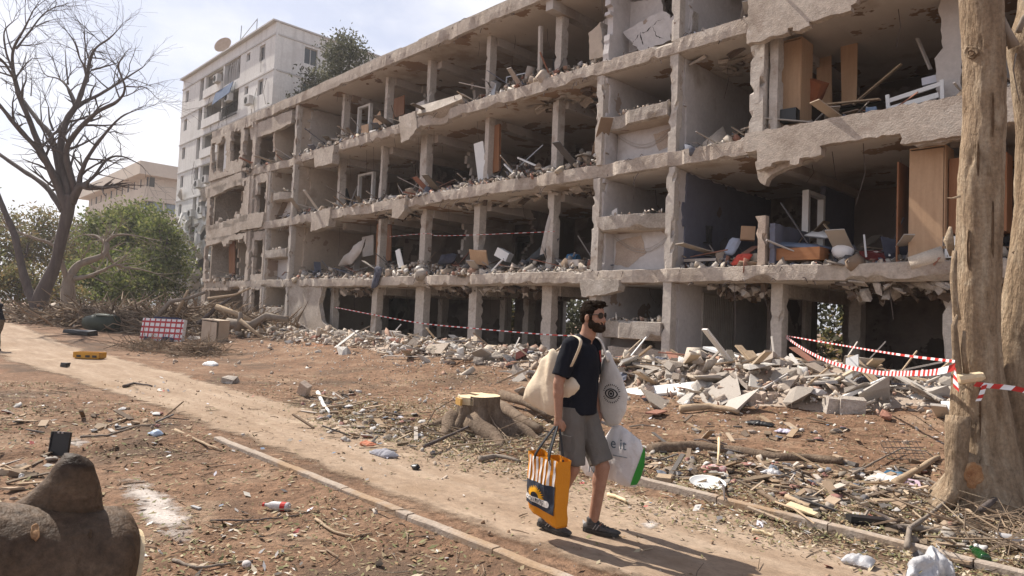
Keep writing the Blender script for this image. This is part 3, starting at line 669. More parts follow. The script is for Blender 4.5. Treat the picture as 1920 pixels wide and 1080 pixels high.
# spine wall and rear walls make the flats dark inside; doorways stay open
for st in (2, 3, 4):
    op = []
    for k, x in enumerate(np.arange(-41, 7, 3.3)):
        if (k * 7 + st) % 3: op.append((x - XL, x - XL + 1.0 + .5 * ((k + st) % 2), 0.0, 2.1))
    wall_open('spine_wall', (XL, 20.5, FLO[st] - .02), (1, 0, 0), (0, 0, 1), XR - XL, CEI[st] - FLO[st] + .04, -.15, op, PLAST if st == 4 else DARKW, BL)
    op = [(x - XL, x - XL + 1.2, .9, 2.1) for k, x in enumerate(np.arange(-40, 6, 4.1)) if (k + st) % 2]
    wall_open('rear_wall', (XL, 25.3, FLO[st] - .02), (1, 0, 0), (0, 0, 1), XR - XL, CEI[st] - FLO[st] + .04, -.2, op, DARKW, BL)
wall_open('end_wall', (XL - .01, 15.3, .4), (0, 1, 0), (0, 0, 1), 10.1, 11.7, .2, [], STUCCO, BL)
wall_open('end_wall', (XR - .2, 15.3, .4), (0, 1, 0), (0, 0, 1), 10.1, 11.7, .2, [], STUCCO, BL)
for x0, w in ((-34, 10.8), (-22.2, 2.8), (-17.5, 7.2), (-7.3, 12)):      # dark walls added to darken the view through the open ground storey
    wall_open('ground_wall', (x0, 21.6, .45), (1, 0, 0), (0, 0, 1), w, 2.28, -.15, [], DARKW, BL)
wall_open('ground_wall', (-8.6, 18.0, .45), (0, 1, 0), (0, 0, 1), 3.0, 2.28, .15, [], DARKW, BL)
# far end: front walls still standing, openings blown ragged
FX0, FC = XL, .15
def far_wall(z0, z1, openings, seed):
    def solid(a, b):
        x, z = FX0 + a, z0 + b
        e = .22 * nse(x, z, seed, 1.4) + .1 * nse(x, z, seed, 5)
        for (p, q, r_, s_, rag) in openings:
            if p + e * rag < x < q - e * rag and r_ + e * rag < z < s_ - e * rag: return False
        return True
    maskwall('front_wall', (FX0, 15.10, z0), (1, 0, 0), (0, 0, 1), int(6.1 / FC), int((z1 - z0) / FC), FC, solid, .2, (STUCCO, CONC), BL)
far_wall(9.10, 11.66, [(-41.8, -39.5, 9.5, 11.35, 1.5), (-39.0, -37.5, 9.8, 11.5, 1.2), (-37.3, -34.8, 9.1, 11.5, 1.6)], 3)
far_wall(6.12, 8.70, [(-41.8, -36.8, 6.4, 8.5, 2.4)], 7)
far_wall(3.08, 5.72, [(-41.7, -36.0, 3.0, 5.4, 2.2)], 11)
far_wall(.45, 2.72, [(-41.5, -36.0, .4, 2.6, 2.0)], 15)
px_plate('front_wall', [(468, 240), (480, 232), (524, 215), (548, 206), (546, 230), (516, 246), (470, 262)], 15.05, .2, STUCCO)
px_plate('parapet', [(384, 352), (452, 322), (455, 345), (430, 352), (400, 368), (386, 372)], 14.9, .2, STUCCO)
px_plate('parapet', [(386, 425), (470, 400), (495, 398), (490, 425), (450, 432), (410, 455), (386, 462)], 14.9, .2, STUCCO)
for x, st in ((-36.0, 2), (-36.0, 3), (-36.0, 4), (-36.0, 1)):
    column(x, 15.14, .42, .34, FLO[st], CEI[st], x + st, STUCCO, 2.0, 'pilaster')
for st in (1, 2, 3):
    jag_wall('front_wall', (-35.6, 15.2, FLO[st]), (1, 0, 0), 1.5, CEI[st] - FLO[st], .18, STUCCO, .1, st * 3, .15, cut=lambda a, b, s_=st: .25 < a + .15 * nse(b, s_, 0, 2) < 1.3 and .3 < b < 2.1)
column(-40.4, 15.3, .42, .3, 9.1, 11.4, 2, WHITE, .4, 'post')
for st in (2, 3, 4): cross(-39.2, 15.6, 20.5, st, BEIGE, .3, 21)
# reinforcing bars and torn cables
mb = MB()
for i in range(300):
    st = random.choice((1, 2, 3, 4)); x = random.uniform(-41, 4); z = random.choice(SLABS[st]) + random.uniform(-.05, .05); p = Vector((x, 15.06, z))
    d = Vector((random.uniform(-.5, .5), random.uniform(-.5, -.1), random.uniform(-.5, .35))) * random.uniform(.15, .5)
    mb.tube([p, p + d * .5 + Vector((0, 0, .02)), p + d + Vector((0, 0, -.06))], .011, 4)
for i in range(90):
    st = random.choice((1, 2, 3, 4)); x = random.uniform(-30, 2); y = random.uniform(15.1, 17.5); l = random.uniform(.3, 1.4); z = CEI[st]
    mb.tube([(x, y, z), (x + .05, y, z - l * .5), (x + random.uniform(-.2, .2), y + .1, z - l)], .008, 4)
tag(obj('reinforcing_bars', mb, BARKD, BL), kind='stuff')
# ribs of the torn ceiling slabs; dark pieces paint in the shaded recesses
mb = MB()
for (x0, x1, y0, y1, st) in ((-15.9, -12.7, 15.5, 17.2, 3), (-16.5, -12.8, 15.5, 16.8, 2), (-9.6, -7.8, 15.6, 17.4, 3), (-19.5, -17, 15.5, 16.8, 2), (-25, -22, 15.5, 16.5, 2), (-6, -3.5, 15.3, 17.5, 1), (-9, -7.5, 15.4, 17, 1), (-27, -24.6, 15.4, 17, 1), (-20.5, -15, 15.4, 17.5, 1)):
    for k in range(int((x1 - x0) * (y1 - y0) * 7)):
        x, y = random.uniform(x0, x1), random.uniform(y0, y1); l = random.uniform(.15, .6)
        mb.box((x, y, CEI[st] - random.uniform(.0, .10)), (l, random.uniform(.06, .3), random.uniform(.02, .09)), (random.uniform(-.5, .5), random.uniform(-.5, .5), random.uniform(-.7, .7)), random.choice((0, 0, 1)), .03)
    if st == 1:
        for k in range(60):
            x, y = random.uniform(x0, x1), random.uniform(y0, y1); l = random.uniform(.1, .5)
            mb.box((x, y, CEI[st] - random.uniform(.0, .3)), (random.uniform(.03, .25), random.uniform(.03, .2), l * .6), (random.uniform(-.8, .8), random.uniform(-.8, .8), random.uniform(-3, 3)), random.choice((0, 1)), .04)
tag(obj('torn_ceiling', mb, (CONC, mat('painted_void_shade', [(.06, .045, .035), (.14, .10, .075)], 3, .95, .5, 20)), BL), kind='stuff')

# ------------------------------------------------------------------ white tower block beyond the ruin
TX0, TX1, TY, TH = -68.9, -48.9, 21.5, 23.1
TW = thing('apartment_tower', 'pale grey seven storey apartment tower with recessed balconies behind the ruin', 'building', ((TX0 + TX1) / 2, 27, .5))
opn = []; wins = []
for k in range(8):
    zc = 21.3 - 2.7 * k
    if zc < 1.5: break
    opn += [(TX0 + .9, TX0 + 1.7, zc - .55, zc + .55), (TX1 - 2.75, TX1 - 1.75, zc - .6, zc + .6), (TX1 - 5.2, TX1 - 4.5, zc - .0, zc + .65)]
    wins += [(TX0 + 1.3, zc, .8, 1.1), (TX1 - 2.25, zc, 1.0, 1.2), (TX1 - 4.85, zc + .32, .7, .65)]
    opn += [(-64.3, -63.4, zc - 1.1, zc + .85), (-62.9, -58.9, zc - 1.15, zc + .85), (-58.6, -55.3, zc - 1.0, zc + .85)]
wall_open('wall', (TX0, TY, .4), (1, 0, 0), (0, 0, 1), TX1 - TX0, TH - .4, -.25, [(a - TX0, b - TX0, c - .4, d - .4) for a, b, c, d in opn], TOWER, TW)
# the returned side wall: openings measured along Y
sopn = []
for k in range(8):
    zc = 21.3 - 2.7 * k
    if zc > 1.5: sopn += [(2.1, 3.2, zc - .65, zc + .65), (7.5, 8.8, zc - .65, zc + .65)]
wall_open('wall', (TX1, TY + .255, .4), (0, 1, 0), (0, 0, 1), 12, TH - .4, -.25, [(a, b, c - .4, d - .4) for a, b, c, d in sopn], TOWER, TW)
wall_open('wall', (TX0, TY + .255, .4), (0, 1, 0), (0, 0, 1), 12, TH - .4, -.25, [], TOWER, TW)
wall_open('wall', (TX0 + .26, TY + 12, .4), (1, 0, 0), (0, 0, 1), TX1 - TX0 - .52, TH - .4, .2, [], TOWER, TW)
mb = MB(); mb.box(((TX0 + TX1) / 2, TY + 6, TH - 1.0), (TX1 - TX0 - .6, 11.3, .2)); obj('roof', mb, TOWERD, TW)
def window(par, c, w, h, axis_='x', m=GLASS, fr=TOWERD, depth=.16):
    """frame with a pane set back in its opening; the frame is the part, the pane its sub-part"""
    c = Vector(c); a = Vector((1, 0, 0)) if axis_ == 'x' else Vector((0, 1, 0)); n = Vector((0, 1, 0)) if axis_ == 'x' else Vector((-1, 0, 0)); z = Vector((0, 0, 1))
    o = c + n * depth; mb = MB(); t = .06; b = lambda p, q: mb.beam(p, q, t, t)
    b(o - a * w / 2 - z * h / 2, o - a * w / 2 + z * h / 2); b(o + a * w / 2 - z * h / 2, o + a * w / 2 + z * h / 2)
    b(o - a * (w / 2 - .031) + z * (h / 2 - .03), o + a * (w / 2 - .031) + z * (h / 2 - .03)); b(o - a * (w / 2 - .031) - z * (h / 2 - .03), o + a * (w / 2 - .031) - z * (h / 2 - .03))
    b(o - z * (h / 2 - .061), o + z * (h / 2 - .061))
    f = obj('window', mb, fr, par); mb = MB(); mb.prism([(-w / 2 + .03, -h / 2 + .03), (w / 2 - .03, -h / 2 + .03), (w / 2 - .03, h / 2 - .03), (-w / 2 + .03, h / 2 - .03)], o + n * .02, a, z, -.01)
    obj('pane', mb, m, f)
for (x, z, w, h) in wins: window(TW, (x, TY, z), w, h)
for k in range(8):
    zc = 21.3 - 2.7 * k
    if zc > 1.5: window(TW, (TX1, TY + .255 + 2.65, zc), 1.1, 1.3, 'y'); window(TW, (TX1, TY + .255 + 8.15, zc), 1.3, 1.3, 'y')
for k in range(9):
    z = 22.2 - 2.7 * k
    if z < .6: break
    mb = MB(); mb.box(((TX0 + TX1) / 2, TY - .03, z), (TX1 - TX0 + .1, .06, .12)); obj('string_course', mb, TOWERD, TW)
    mb = MB(); mb.box((TX1 + .03, TY + 6.2, z), (.06, 12.0, .12)); obj('string_course', mb, TOWERD, TW)
mb = MB(); mb.box(((TX0 + TX1) / 2, TY - .05, TH + .06), (TX1 - TX0 + .2, .5, .12)); mb.box((TX1 - .15, TY + 6.3, TH + .06), (.5, 12.1, .12)); obj('coping', mb, TOWERD, TW)
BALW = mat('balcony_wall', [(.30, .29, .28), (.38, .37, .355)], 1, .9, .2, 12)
for k in range(8):
    zc = 21.3 - 2.7 * k
    if zc < 1.5: break
    for (a, b, dpt) in ((-62.9, -58.9, 1.8), (-58.6, -55.3, 1.5), (-64.3, -63.4, .4)):
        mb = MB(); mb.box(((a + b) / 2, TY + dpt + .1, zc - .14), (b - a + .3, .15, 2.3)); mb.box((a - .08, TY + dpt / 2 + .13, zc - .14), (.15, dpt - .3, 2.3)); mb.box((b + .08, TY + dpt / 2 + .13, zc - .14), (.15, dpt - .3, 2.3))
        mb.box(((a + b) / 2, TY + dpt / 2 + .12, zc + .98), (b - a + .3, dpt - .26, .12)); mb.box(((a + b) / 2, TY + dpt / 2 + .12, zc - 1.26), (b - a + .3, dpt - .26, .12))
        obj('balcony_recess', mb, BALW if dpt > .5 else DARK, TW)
    mb = MB(); mb.box((-60.9, TY - .10, zc - .85), (4.2, .14, .75)); obj('balcony_parapet', mb, TOWER, TW)
    if k not in (0, 1): mb = MB(); mb.box((-56.95, TY - .10, zc - .85), (3.4, .14, .65)); obj('balcony_parapet', mb, TOWER, TW)
    window(TW, (-61.5, TY + 1.75, zc), 1.6, 1.7, 'x', GLASS, TOWERD, .03); window(TW, (-57, TY + 1.4, zc), 1.5, 1.6, 'x', GLASS, TOWERD, .03)
mb = MB()
for i in range(26):
    x = -58.5 + i * .13; j = random.uniform(-.12, .12); mb.tube([(x, TY + .05, 20.3), (x + j, TY + .0, 21.2), (x + j * 2, TY + .1, 22.1)], .022, 4)
obj('bent_shutter_slats', mb, TOWERD, TW)
mb = MB(); mb.prism([(-2.0, 0), (1.6, .25), (1.5, -.75), (-1.9, -1.1)], (-57.3, TY - .35, 19.75), (1, 0, 0), (0, .25, 1), .05); obj('awning', mb, mat('blue_awning', [(.05, .085, .16), (.09, .13, .22)], 2, .8, .2, 20), TW)
mb = MB()
for i in range(20): mb.tube([(-58.5 + i * .17, TY - .12, 17.35), (-58.5 + i * .17, TY - .12, 18.3)], .02, 4)
mb.beam((-58.6, TY - .12, 18.33), (-55.2, TY - .12, 18.33), .05, .05); mb.beam((-58.6, TY - .12, 17.32), (-55.2, TY - .12, 17.32), .05, .05); obj('railing', mb, DARK, TW)
for (x, z) in ((-52.3, 17.7), (-56.4, 18.8), (-62.2, 12.3), (-60.4, 12.5), (-63.4, 9.8), (-59.2, 21.0), (-61.0, 9.9), (-52.3, 12.3)):
    mb = MB(); mb.box((x, TY - .36, z), (.95, .36, .65)); a = obj('air_conditioner', mb, mat('ac_casing', [(.46, .45, .43), (.54, .53, .51)], 2, .7, .1, 20), TW)
    mb = MB(); mb.tube([(x - .15, TY - .555, z), (x - .15, TY - .535, z)], [.26, .26], 14); obj('fan_grille', mb, DARK, a)
mb = MB(); rings = []
for k in range(7):
    r = .8 * math.sin(k / 6 * 1.2) / math.sin(1.2); d = .28 * (1 - math.cos(k / 6 * 1.2)); rings.append([Vector((-60.25, TY + .4, TH + 1.25)) + Vector((.5, -.75, .35)).normalized() * d + (Vector((.83, .55, 0)) * math.cos(t) + Vector((-.19, .29, .93)) * math.sin(t)) * (r + .001) for t in np.linspace(0, 2 * math.pi, 20, endpoint=False)])
mb.loft(rings); mb.tube([(-60.25, TY + .5, TH), (-60.25, TY + .5, TH + 1.2)], .05, 6)
obj('satellite_dish', mb, mat('rusty_dish', [(.42, .30, .22), (.52, .40, .30)], 2, .7, .2, 20), TW)
mb = MB(); mb.tube([(-56.4, TY + .3, TH), (-56.3, TY + .3, TH + 1.9)], .035, 5); mb.tube([(-53.2, TY + .3, TH), (-53.2, TY + .3, TH + 1.6)], .035, 5); mb.tube([(-56.3, TY + .3, TH + .7), (-53.2, TY + .3, TH + 1.55)], .03, 5); obj('aerial', mb, GREYM, TW)
mb = MB()
for i in range(40):
    x = random.uniform(-66, -50); z = random.uniform(2, 22); l = random.uniform(.6, 2.4); mb.tube([(x, TY - .04, z), (x + random.uniform(-.4, .4), TY - .10, z - l * .5), (x + random.uniform(-.3, .3), TY - .04, z - l)], .018, 4)
tag(obj('loose_cables', mb, BARKD, TW), kind='stuff')
# torn cladding and debris hanging at the foot of the tower
mb = MB()
for i in range(150):
    x = random.uniform(-69, -58); z = abs(random.gauss(0, 4.0)) + 1.5; y = TY - random.uniform(.05, .5)
    mb.box((x, y, z), (random.uniform(.2, 1.1), random.uniform(.04, .2), random.uniform(.2, 1.2)), (random.uniform(-.5, .5), random.uniform(-.9, .9), random.uniform(-.4, .4)), random.choice((0, 0, 1)), .1)
tag(obj('torn_cladding', mb, (TOWER, CONC), TW), kind='stuff')

# ------------------------------------------------------------------ stone-clad office block far behind
OC = at_depth(276, 306, 128); OX, OY, OH = OC.x, OC.y, OC.z
OF = thing('office_building', 'sandstone office block with ribbon windows far behind the bare tree', 'building', (OX, OY, 0))
LX, LY = 46, 60
zs = OH - 2.6; mb = MB()
mb.box((OX - LX / 2 + .4, OY + LY / 2 - .4, OH - 1.2), (LX + 2.4, LY + 2.4, 2.4)); obj('roof_slab', mb, OFFICE, OF)
for k in range(9):
    z1 = OH - 2.4 - k * 4.6
    if z1 < 5: break
    mb = MB(); mb.box((OX - LX / 2, OY + LY / 2, z1 - .95), (LX - 1.2, LY - 1.2, 1.9)); obj('glazed_storey', mb, GLASSB if k else OFFICE, OF)
    for i in range(22):
        mb = MB(); x = OX - i * 2.1 - 1.0; mb.box((x, OY + .55, z1 - .95), (.28 if i % 3 else .7, .12, 1.9)); obj('mullion', mb, OFFICE if i % 2 else DARK, OF)
    for i in range(24):
        mb = MB(); y = OY + i * 2.3 + 1.2; mb.box((OX - .55, y, z1 - .95), (.12, .28 if i % 3 else .9, 1.9)); obj('mullion', mb, OFFICE if i % 2 else DARK, OF)
    mb = MB(); mb.box((OX - LX / 2, OY + LY / 2, z1 - 1.9 - 1.35), (LX, LY, 2.7)); obj('spandrel_band', mb, OFFICE, OF)

# ------------------------------------------------------------------ trees
def twig(mb, p, d, r, l, lvl, maxl, seed=0, droop=0.0, sp=.75):
    n = 4 if lvl < maxl else 3; pts = [p]; rad = [r]; q = p.copy(); dd = d.normalized()
    for i in range(n):
        dd = (dd + Vector((random.gauss(0, .17), random.gauss(0, .17), random.gauss(0.03, .15) - droop))).normalized(); q = q + dd * (l / n); pts.append(q.copy()); rad.append(max(.006, r * (1 - .62 * (i + 1) / n)))
    mb.tube(pts, rad, 5 if r > .04 else 3, caps=False)
    if lvl < maxl:
        for i in range(1, n + 1):
            for _ in range(2 if i == n or random.random() < .3 else (1 if random.random() < .8 else 0)):
                ax = Vector((random.gauss(0, 1), random.gauss(0, 1), random.gauss(0, .8))).normalized()
                nd = (dd + ax * sp).normalized(); twig(mb, pts[i], nd, rad[i] * random.uniform(.55, .8), l * random.uniform(.5, .75), lvl + 1, maxl, seed, droop, sp)
def bare_tree(root, limbs, depth, m, spread, maxl=2, tw=1.0, lump=.25):
    """limbs: (list of (px,py,radius m), depth drift, twig density)"""
    trunk = MB(); br = MB()
    for i, (pl, drift, dens, is_trunk) in enumerate(limbs):
        pts = []; rad = []
        for k, (px, py, r) in enumerate(pl):
            t = k / max(1, len(pl) - 1); pts.append(at_depth(px, py, depth + drift[0] + (drift[1] - drift[0]) * t)); rad.append(r)
        sp = []; sr = []
        for k in range(len(pts) - 1):      # rounded between the surveyed points
            p0, p1, p2, p3 = pts[max(0, k - 1)], pts[k], pts[k + 1], pts[min(len(pts) - 1, k + 2)]
            for q in range(5):
                t = q / 5; sp.append(.5 * ((2 * p1) + (p2 - p0) * t + (2 * p0 - 5 * p1 + 4 * p2 - p3) * t * t + (3 * p1 - p0 - 3 * p2 + p3) * t ** 3)); sr.append((rad[k] * (1 - t) + rad[k + 1] * t))
        sp.append(pts[-1]); sr.append(rad[-1])
        (trunk if is_trunk else br).tube(sp, sr, 9 if is_trunk else 6, lump=lump, seed=i)
        if dens:
            for k in range(3, len(sp)):
                if random.random() < dens * .85:
                    dd = (sp[k] - sp[k - 1]).normalized(); ax = Vector((random.gauss(0, 1), random.gauss(0, 1), random.gauss(.2, .8))).normalized()
                    twig(br, sp[k], (dd * .6 + ax).normalized(), min(sr[k] * .5, .06) * tw, random.uniform(.5, 1) * spread, 0, maxl)
            for _ in range(2): twig(br, sp[-1], (sp[-1] - sp[-3]) + Vector((random.gauss(0, .3), random.gauss(0, .3), random.gauss(0, .3))) * (sp[-1] - sp[-3]).length, sr[-1] * .8, spread * .8, 0, maxl)
    obj('trunk', trunk, m, root, smooth=True); obj('branch', br, m, root, smooth=True)
DT = 36.0
b = at_depth(66, 606, DT)
tr = thing('bare_tree', 'tall dark leafless tree with spreading limbs beside the far track', 'tree', (b.x, b.y, H(b.x, b.y)))
s = DT / FPX
L_ = [([(66, 612, .95), (70, 585, .62), (80, 550, .52), (102, 500, .42), (114, 450, .42), (126, 400, .45), (130, 365, .40)], (0, 0), 0, True),
      ([(72, 575, .5), (52, 540, .33), (36, 480, .26), (27, 440, .24), (8, 395, .20), (-10, 350, .16), (-30, 300, .1)], (0, 1), .1, True),
      ([(126, 400, .36), (108, 345, .30), (78, 285, .24), (55, 225, .19), (34, 175, .16), (24, 125, .13), (26, 90, .10), (45, 55, .07), (62, 20, .04)], (0, -2), .5, False),
      ([(24, 130, .10), (12, 100, .07), (8, 60, .05), (25, 40, .03)], (-2, -3), .5, False), ([(30, 92, .08), (55, 60, .06), (80, 28, .05), (105, 12, .03)], (-2, -1), .6, False),
      ([(28, 150, .1), (10, 120, .07), (-5, 105, .05)], (-2, -4), .4, False),
      ([(122, 385, .30), (107, 300, .25), (95, 255, .22), (68, 222, .17), (43, 187, .13), (28, 160, .08)], (0, 3), .2, False),
      ([(130, 370, .34), (114, 285, .27), (124, 228, .23), (144, 196, .2), (162, 145, .15), (170, 108, .11), (182, 88, .08), (205, 72, .06), (222, 55, .03)], (0, 1), .45, False),
      ([(168, 115, .08), (160, 85, .06), (158, 55, .03)], (1, 2), .5, False), ([(165, 135, .09), (150, 110, .06), (140, 80, .05), (124, 57, .03)], (1, 0), .4, False),
      ([(144, 197, .15), (187, 177, .12), (226, 153, .09), (243, 142, .07), (268, 126, .04)], (1, 3), .55, False), ([(170, 132, .08), (200, 124, .06), (220, 118, .04)], (1, 2), .5, False),
      ([(143, 195, .12), (128, 165, .09), (110, 148, .07), (85, 140, .04), (72, 115, .03)], (1, 4), .6, False), ([(128, 158, .07), (124, 125, .05), (123, 100, .03)], (2, 3), .4, False),
      ([(142, 360, .26), (124, 290, .21), (140, 252, .18), (180, 212, .14), (220, 190, .11), (234, 165, .08), (222, 125, .06), (234, 102, .03)], (0, -3), .5, False),
      ([(236, 162, .06), (255, 163, .04), (275, 165, .03), (292, 182, .02)], (-3, -3), .4, False),
      ([(148, 350, .22), (152, 325, .17), (168, 290, .13), (200, 247, .10), (228, 219, .07), (257, 206, .03)], (0, -1), .5, False),
      ([(120, 380, .3), (96, 320, .24), (73, 283, .2), (34, 240, .16), (0, 198, .13), (-30, 165, .1)], (0, -3), .25, False),
      ([(118, 395, .26), (86, 350, .2), (43, 320, .16), (0, 290, .13), (-30, 270, .1)], (0, 2), .25, False),
      ([(150, 350, .2), (174, 333, .12), (200, 300, .09), (227, 293, .07), (260, 307, .04), (272, 318, .02)], (0, 1), .6, False),
      ([(135, 380, .34), (150, 350, .3), (166, 352, .24), (182, 352, .2)], (0, -.5), .1, False), ([(100, 245, .1), (93, 225, .07), (91, 200, .04)], (1, 1), .2, False), ([(78, 230, .06), (76, 200, .04)], (2, 2), .2, False), ([(58, 180, .05), (60, 150, .03)], (2, 2), .3, False)]
L_ = [([(a, b, r * .68) for a, b, r in pl], dr, dn, it) for pl, dr, dn, it in L_]
bare_tree(tr, L_, DT, BARKD, 2.0, 1, 1.2)
DT2 = 42
b2 = at_depth(130, 575, DT2); tr = thing('bare_tree', 'smaller leafless tree with pale crooked boughs in front of the green thicket', 'tree', (b2.x, b2.y, H(b2.x, b2.y)))
L2 = [([(130, 600, .5), (128, 560, .42), (128, 530, .34), (136, 512, .26)], (0, 0), 0, True), ([(132, 515, .26), (150, 495, .22), (178, 485, .2), (196, 477, .18), (200, 460, .15), (196, 452, .12)], (0, 1), .3, True),
      ([(197, 455, .11), (180, 442, .07), (160, 440, .04)], (1, 2), .4, False), ([(198, 455, .11), (215, 442, .08), (240, 440, .05), (270, 445, .03)], (1, 0), .4, False), ([(200, 470, .1), (210, 490, .08), (228, 500, .07), (262, 505, .05), (290, 512, .03)], (1, 2), .4, False),
      ([(140, 522, .16), (165, 518, .12), (190, 508, .09), (214, 496, .07)], (0, -1), .3, False), ([(128, 535, .2), (115, 490, .13), (100, 460, .1), (60, 445, .08), (20, 430, .06)], (0, -2), .4, False), ([(110, 475, .1), (120, 440, .07), (125, 410, .05)], (-1, 1), .4, False)]
bare_tree(tr, L2, DT2, BARKG, 1.8, 1, .9)
def leaf_cloud(name, blobs, n, size, m, parent, seed=1, gap=.12):
    """many leaf-sized quads clustered on twigs inside uneven blobs [(centre, (rx,ry,rz))]"""
    rs = np.random.RandomState(seed); wts = np.array([b[1][0] * b[1][1] * b[1][2] for b in blobs]) ** .75; wts /= wts.sum()
    ncl = max(10, n // 22); pick = rs.choice(len(blobs), ncl, p=wts); C = np.array([list(b[0]) for b in blobs]); Rr = np.array([list(b[1]) for b in blobs])
    d = rs.normal(size=(ncl, 3)); d /= np.linalg.norm(d, axis=1)[:, None]; rad = rs.uniform(.25, 1, ncl) ** .45
    cl = C[pick] + d * rad[:, None] * Rr[pick] * (1 + .22 * np.sin(d[:, :1] * 7 + pick[:, None]) * np.cos(d[:, 2:] * 6))
    keep = np.array([nse(c[0], c[1], c[2], 1.1 / max(.6, Rr.mean())) > gap - .30 for c in cl]); cl = cl[keep]; ncl = len(cl)
    per = 18; P = np.repeat(cl, per, 0) + rs.normal(size=(ncl * per, 3)) * size * 2.7
    N_ = len(P); a = rs.normal(size=(N_, 3)); a /= np.linalg.norm(a, axis=1)[:, None]; b_ = rs.normal(size=(N_, 3)); b_ -= a * (a * b_).sum(1)[:, None]; b_ /= np.linalg.norm(b_, axis=1)[:, None]
    sz = size * rs.uniform(.6, 1.35, N_)[:, None]
    V = np.stack([P - a * sz, P + b_ * sz * .42, P + a * sz, P - b_ * sz * .42], 1).reshape(-1, 3); F = np.arange(N_ * 4).reshape(-1, 4)
    return np_obj(name, V, F, m, parent=parent)
def leafy_tree(label, base, h, blobs, n, size, m, bark, nm='leafy_tree', grp=None, seed=1, tr_r=.22):
    t = thing(nm, label, 'tree', base, grp); mb = MB(); top_ = Vector((sum(b[0][0] for b in blobs) / len(blobs), sum(b[0][1] for b in blobs) / len(blobs), base[2] + h * .6)); B = Vector(base) - Vector((0, 0, .2))
    mb.tube([B, B.lerp(top_, .5) + Vector((.1, .05, 0)), top_], [tr_r, tr_r * .75, tr_r * .5], 7)
    for c, r in blobs:
        c = Vector(c); s_ = B.lerp(top_, random.uniform(.55, 1)); mid = s_.lerp(c, .5) + Vector((0, 0, .15 * r[2])); mb.tube([s_, mid, c, c + Vector((random.uniform(-.5, .5) * r[0], random.uniform(-.5, .5) * r[1], .7 * r[2]))], [tr_r * .4, tr_r * .3, tr_r * .2, .01], 4)
    obj('trunk', mb, bark, t); leaf_cloud('crown', blobs, n, size, m, t, seed)
    return t
def px_blobs(lst, dep): return [(tuple(at_depth(a, b, dep + dd)), (r * dep / FPX, r * dep / FPX, ry * dep / FPX)) for a, b, r, ry, dd in lst]
def px_tree(label, bx, dep, lst, n, size, m, nm, grp, seed, bark=BARKD):
    bl = px_blobs(lst, dep); b = at_depth(bx, 575, dep); rq = random.Random(seed); ex = []
    for c, r in bl:
        for _ in range(6):
            d = Vector((rq.gauss(0, 1), rq.gauss(0, 1), rq.gauss(.3, .8))).normalized(); f = rq.uniform(.28, .5); ex.append(((c[0] + d.x * r[0] * 1.02, c[1] + d.y * r[1] * 1.02, c[2] + d.z * r[2] * 1.05), (r[0] * f, r[1] * f, r[2] * f * .8)))
    bl = [(c, (r[0] * .86, r[1] * .86, r[2] * .86)) for c, r in bl] + ex; zt = max(q[0][2] + q[1][2] for q in bl); leafy_tree(label, (b.x, b.y, H(b.x, b.y)), zt - .5, bl, n, size, m, bark, nm, grp, seed)
G_ = 'trees of the thicket behind the branch heap'
px_tree('broad bright green tree in front of the stone office block', 225, 58, [(215, 425, 45, 30, 0), (250, 415, 40, 26, 2), (185, 440, 34, 28, -1), (270, 450, 44, 36, 1), (225, 470, 40, 34, -2)], 17000, .17, LEAFG, 'leafy_tree', G_, 3)
px_tree('dark green tree close against the white tower', 300, 56, [(300, 440, 34, 34, 0), (310, 490, 34, 40, -1), (285, 520, 40, 40, -2), (318, 535, 26, 34, 0)], 12000, .16, LEAFG, 'leafy_tree', G_, 5)
px_tree('low dark green tree behind the pale crooked boughs', 210, 52, [(210, 510, 52, 36, 0), (250, 540, 46, 34, -1), (170, 535, 40, 36, 0), (225, 560, 60, 24, -2)], 14000, .15, LEAFG, 'leafy_tree', G_, 7)
px_tree('yellowing thin tree left of the tall bare trunk', 30, 60, [(25, 440, 46, 40, 0), (65, 420, 34, 30, 1), (10, 490, 44, 40, -1), (70, 470, 36, 36, 0)], 8500, .16, LEAFY, 'leafy_tree', G_, 9)
px_tree('yellow-brown tree seen between the bare trunk and its pale neighbour', 120, 62, [(140, 450, 36, 36, 0), (100, 480, 34, 40, 0), (150, 500, 36, 36, -2)], 8500, .16, LEAFY, 'leafy_tree', G_, 11)
px_tree('green bush at the foot of the tall bare trunk', 60, 48, [(50, 540, 40, 36, 0), (95, 548, 34, 34, 0), (15, 545, 40, 40, 0), (130, 560, 34, 26, 0)], 11000, .13, LEAFY, 'leafy_tree', G_, 13)
px_tree('tall leafy tree far out on the left beyond the track', -70, 60, [(-60, 430, 60, 60, 0), (-90, 500, 60, 60, 0), (-30, 500, 40, 50, 0)], 9000, .18, LEAFG, 'leafy_tree', G_, 15)
# dusty tree that leans over the roof between ruin and tower
bl = [((-45.0, 24.0, 18.8), (1.9, 1.8, 1.7)), ((-43.6, 24.0, 18.9), (1.9, 1.8, 1.9)), ((-42.3, 24.0, 19.4), (1.6, 1.6, 1.4)), ((-47.3, 23.5, 16.9), (1.7, 1.5, 1.1)), ((-45.0, 24.2, 17.0), (2.6, 2, 1.5)), ((-43.6, 24.0, 20.4), (1.4, 1.4, 1.1)), ((-48.2, 22.9, 15.6), (1.4, 1.2, .9))]
leafy_tree('dusty olive tree rising over the roof against the tower', (-45.0, 26.5, .5), 19, bl, 15000, .13, LEAFO, BARKD, 'leafy_tree', None, 21, .3)
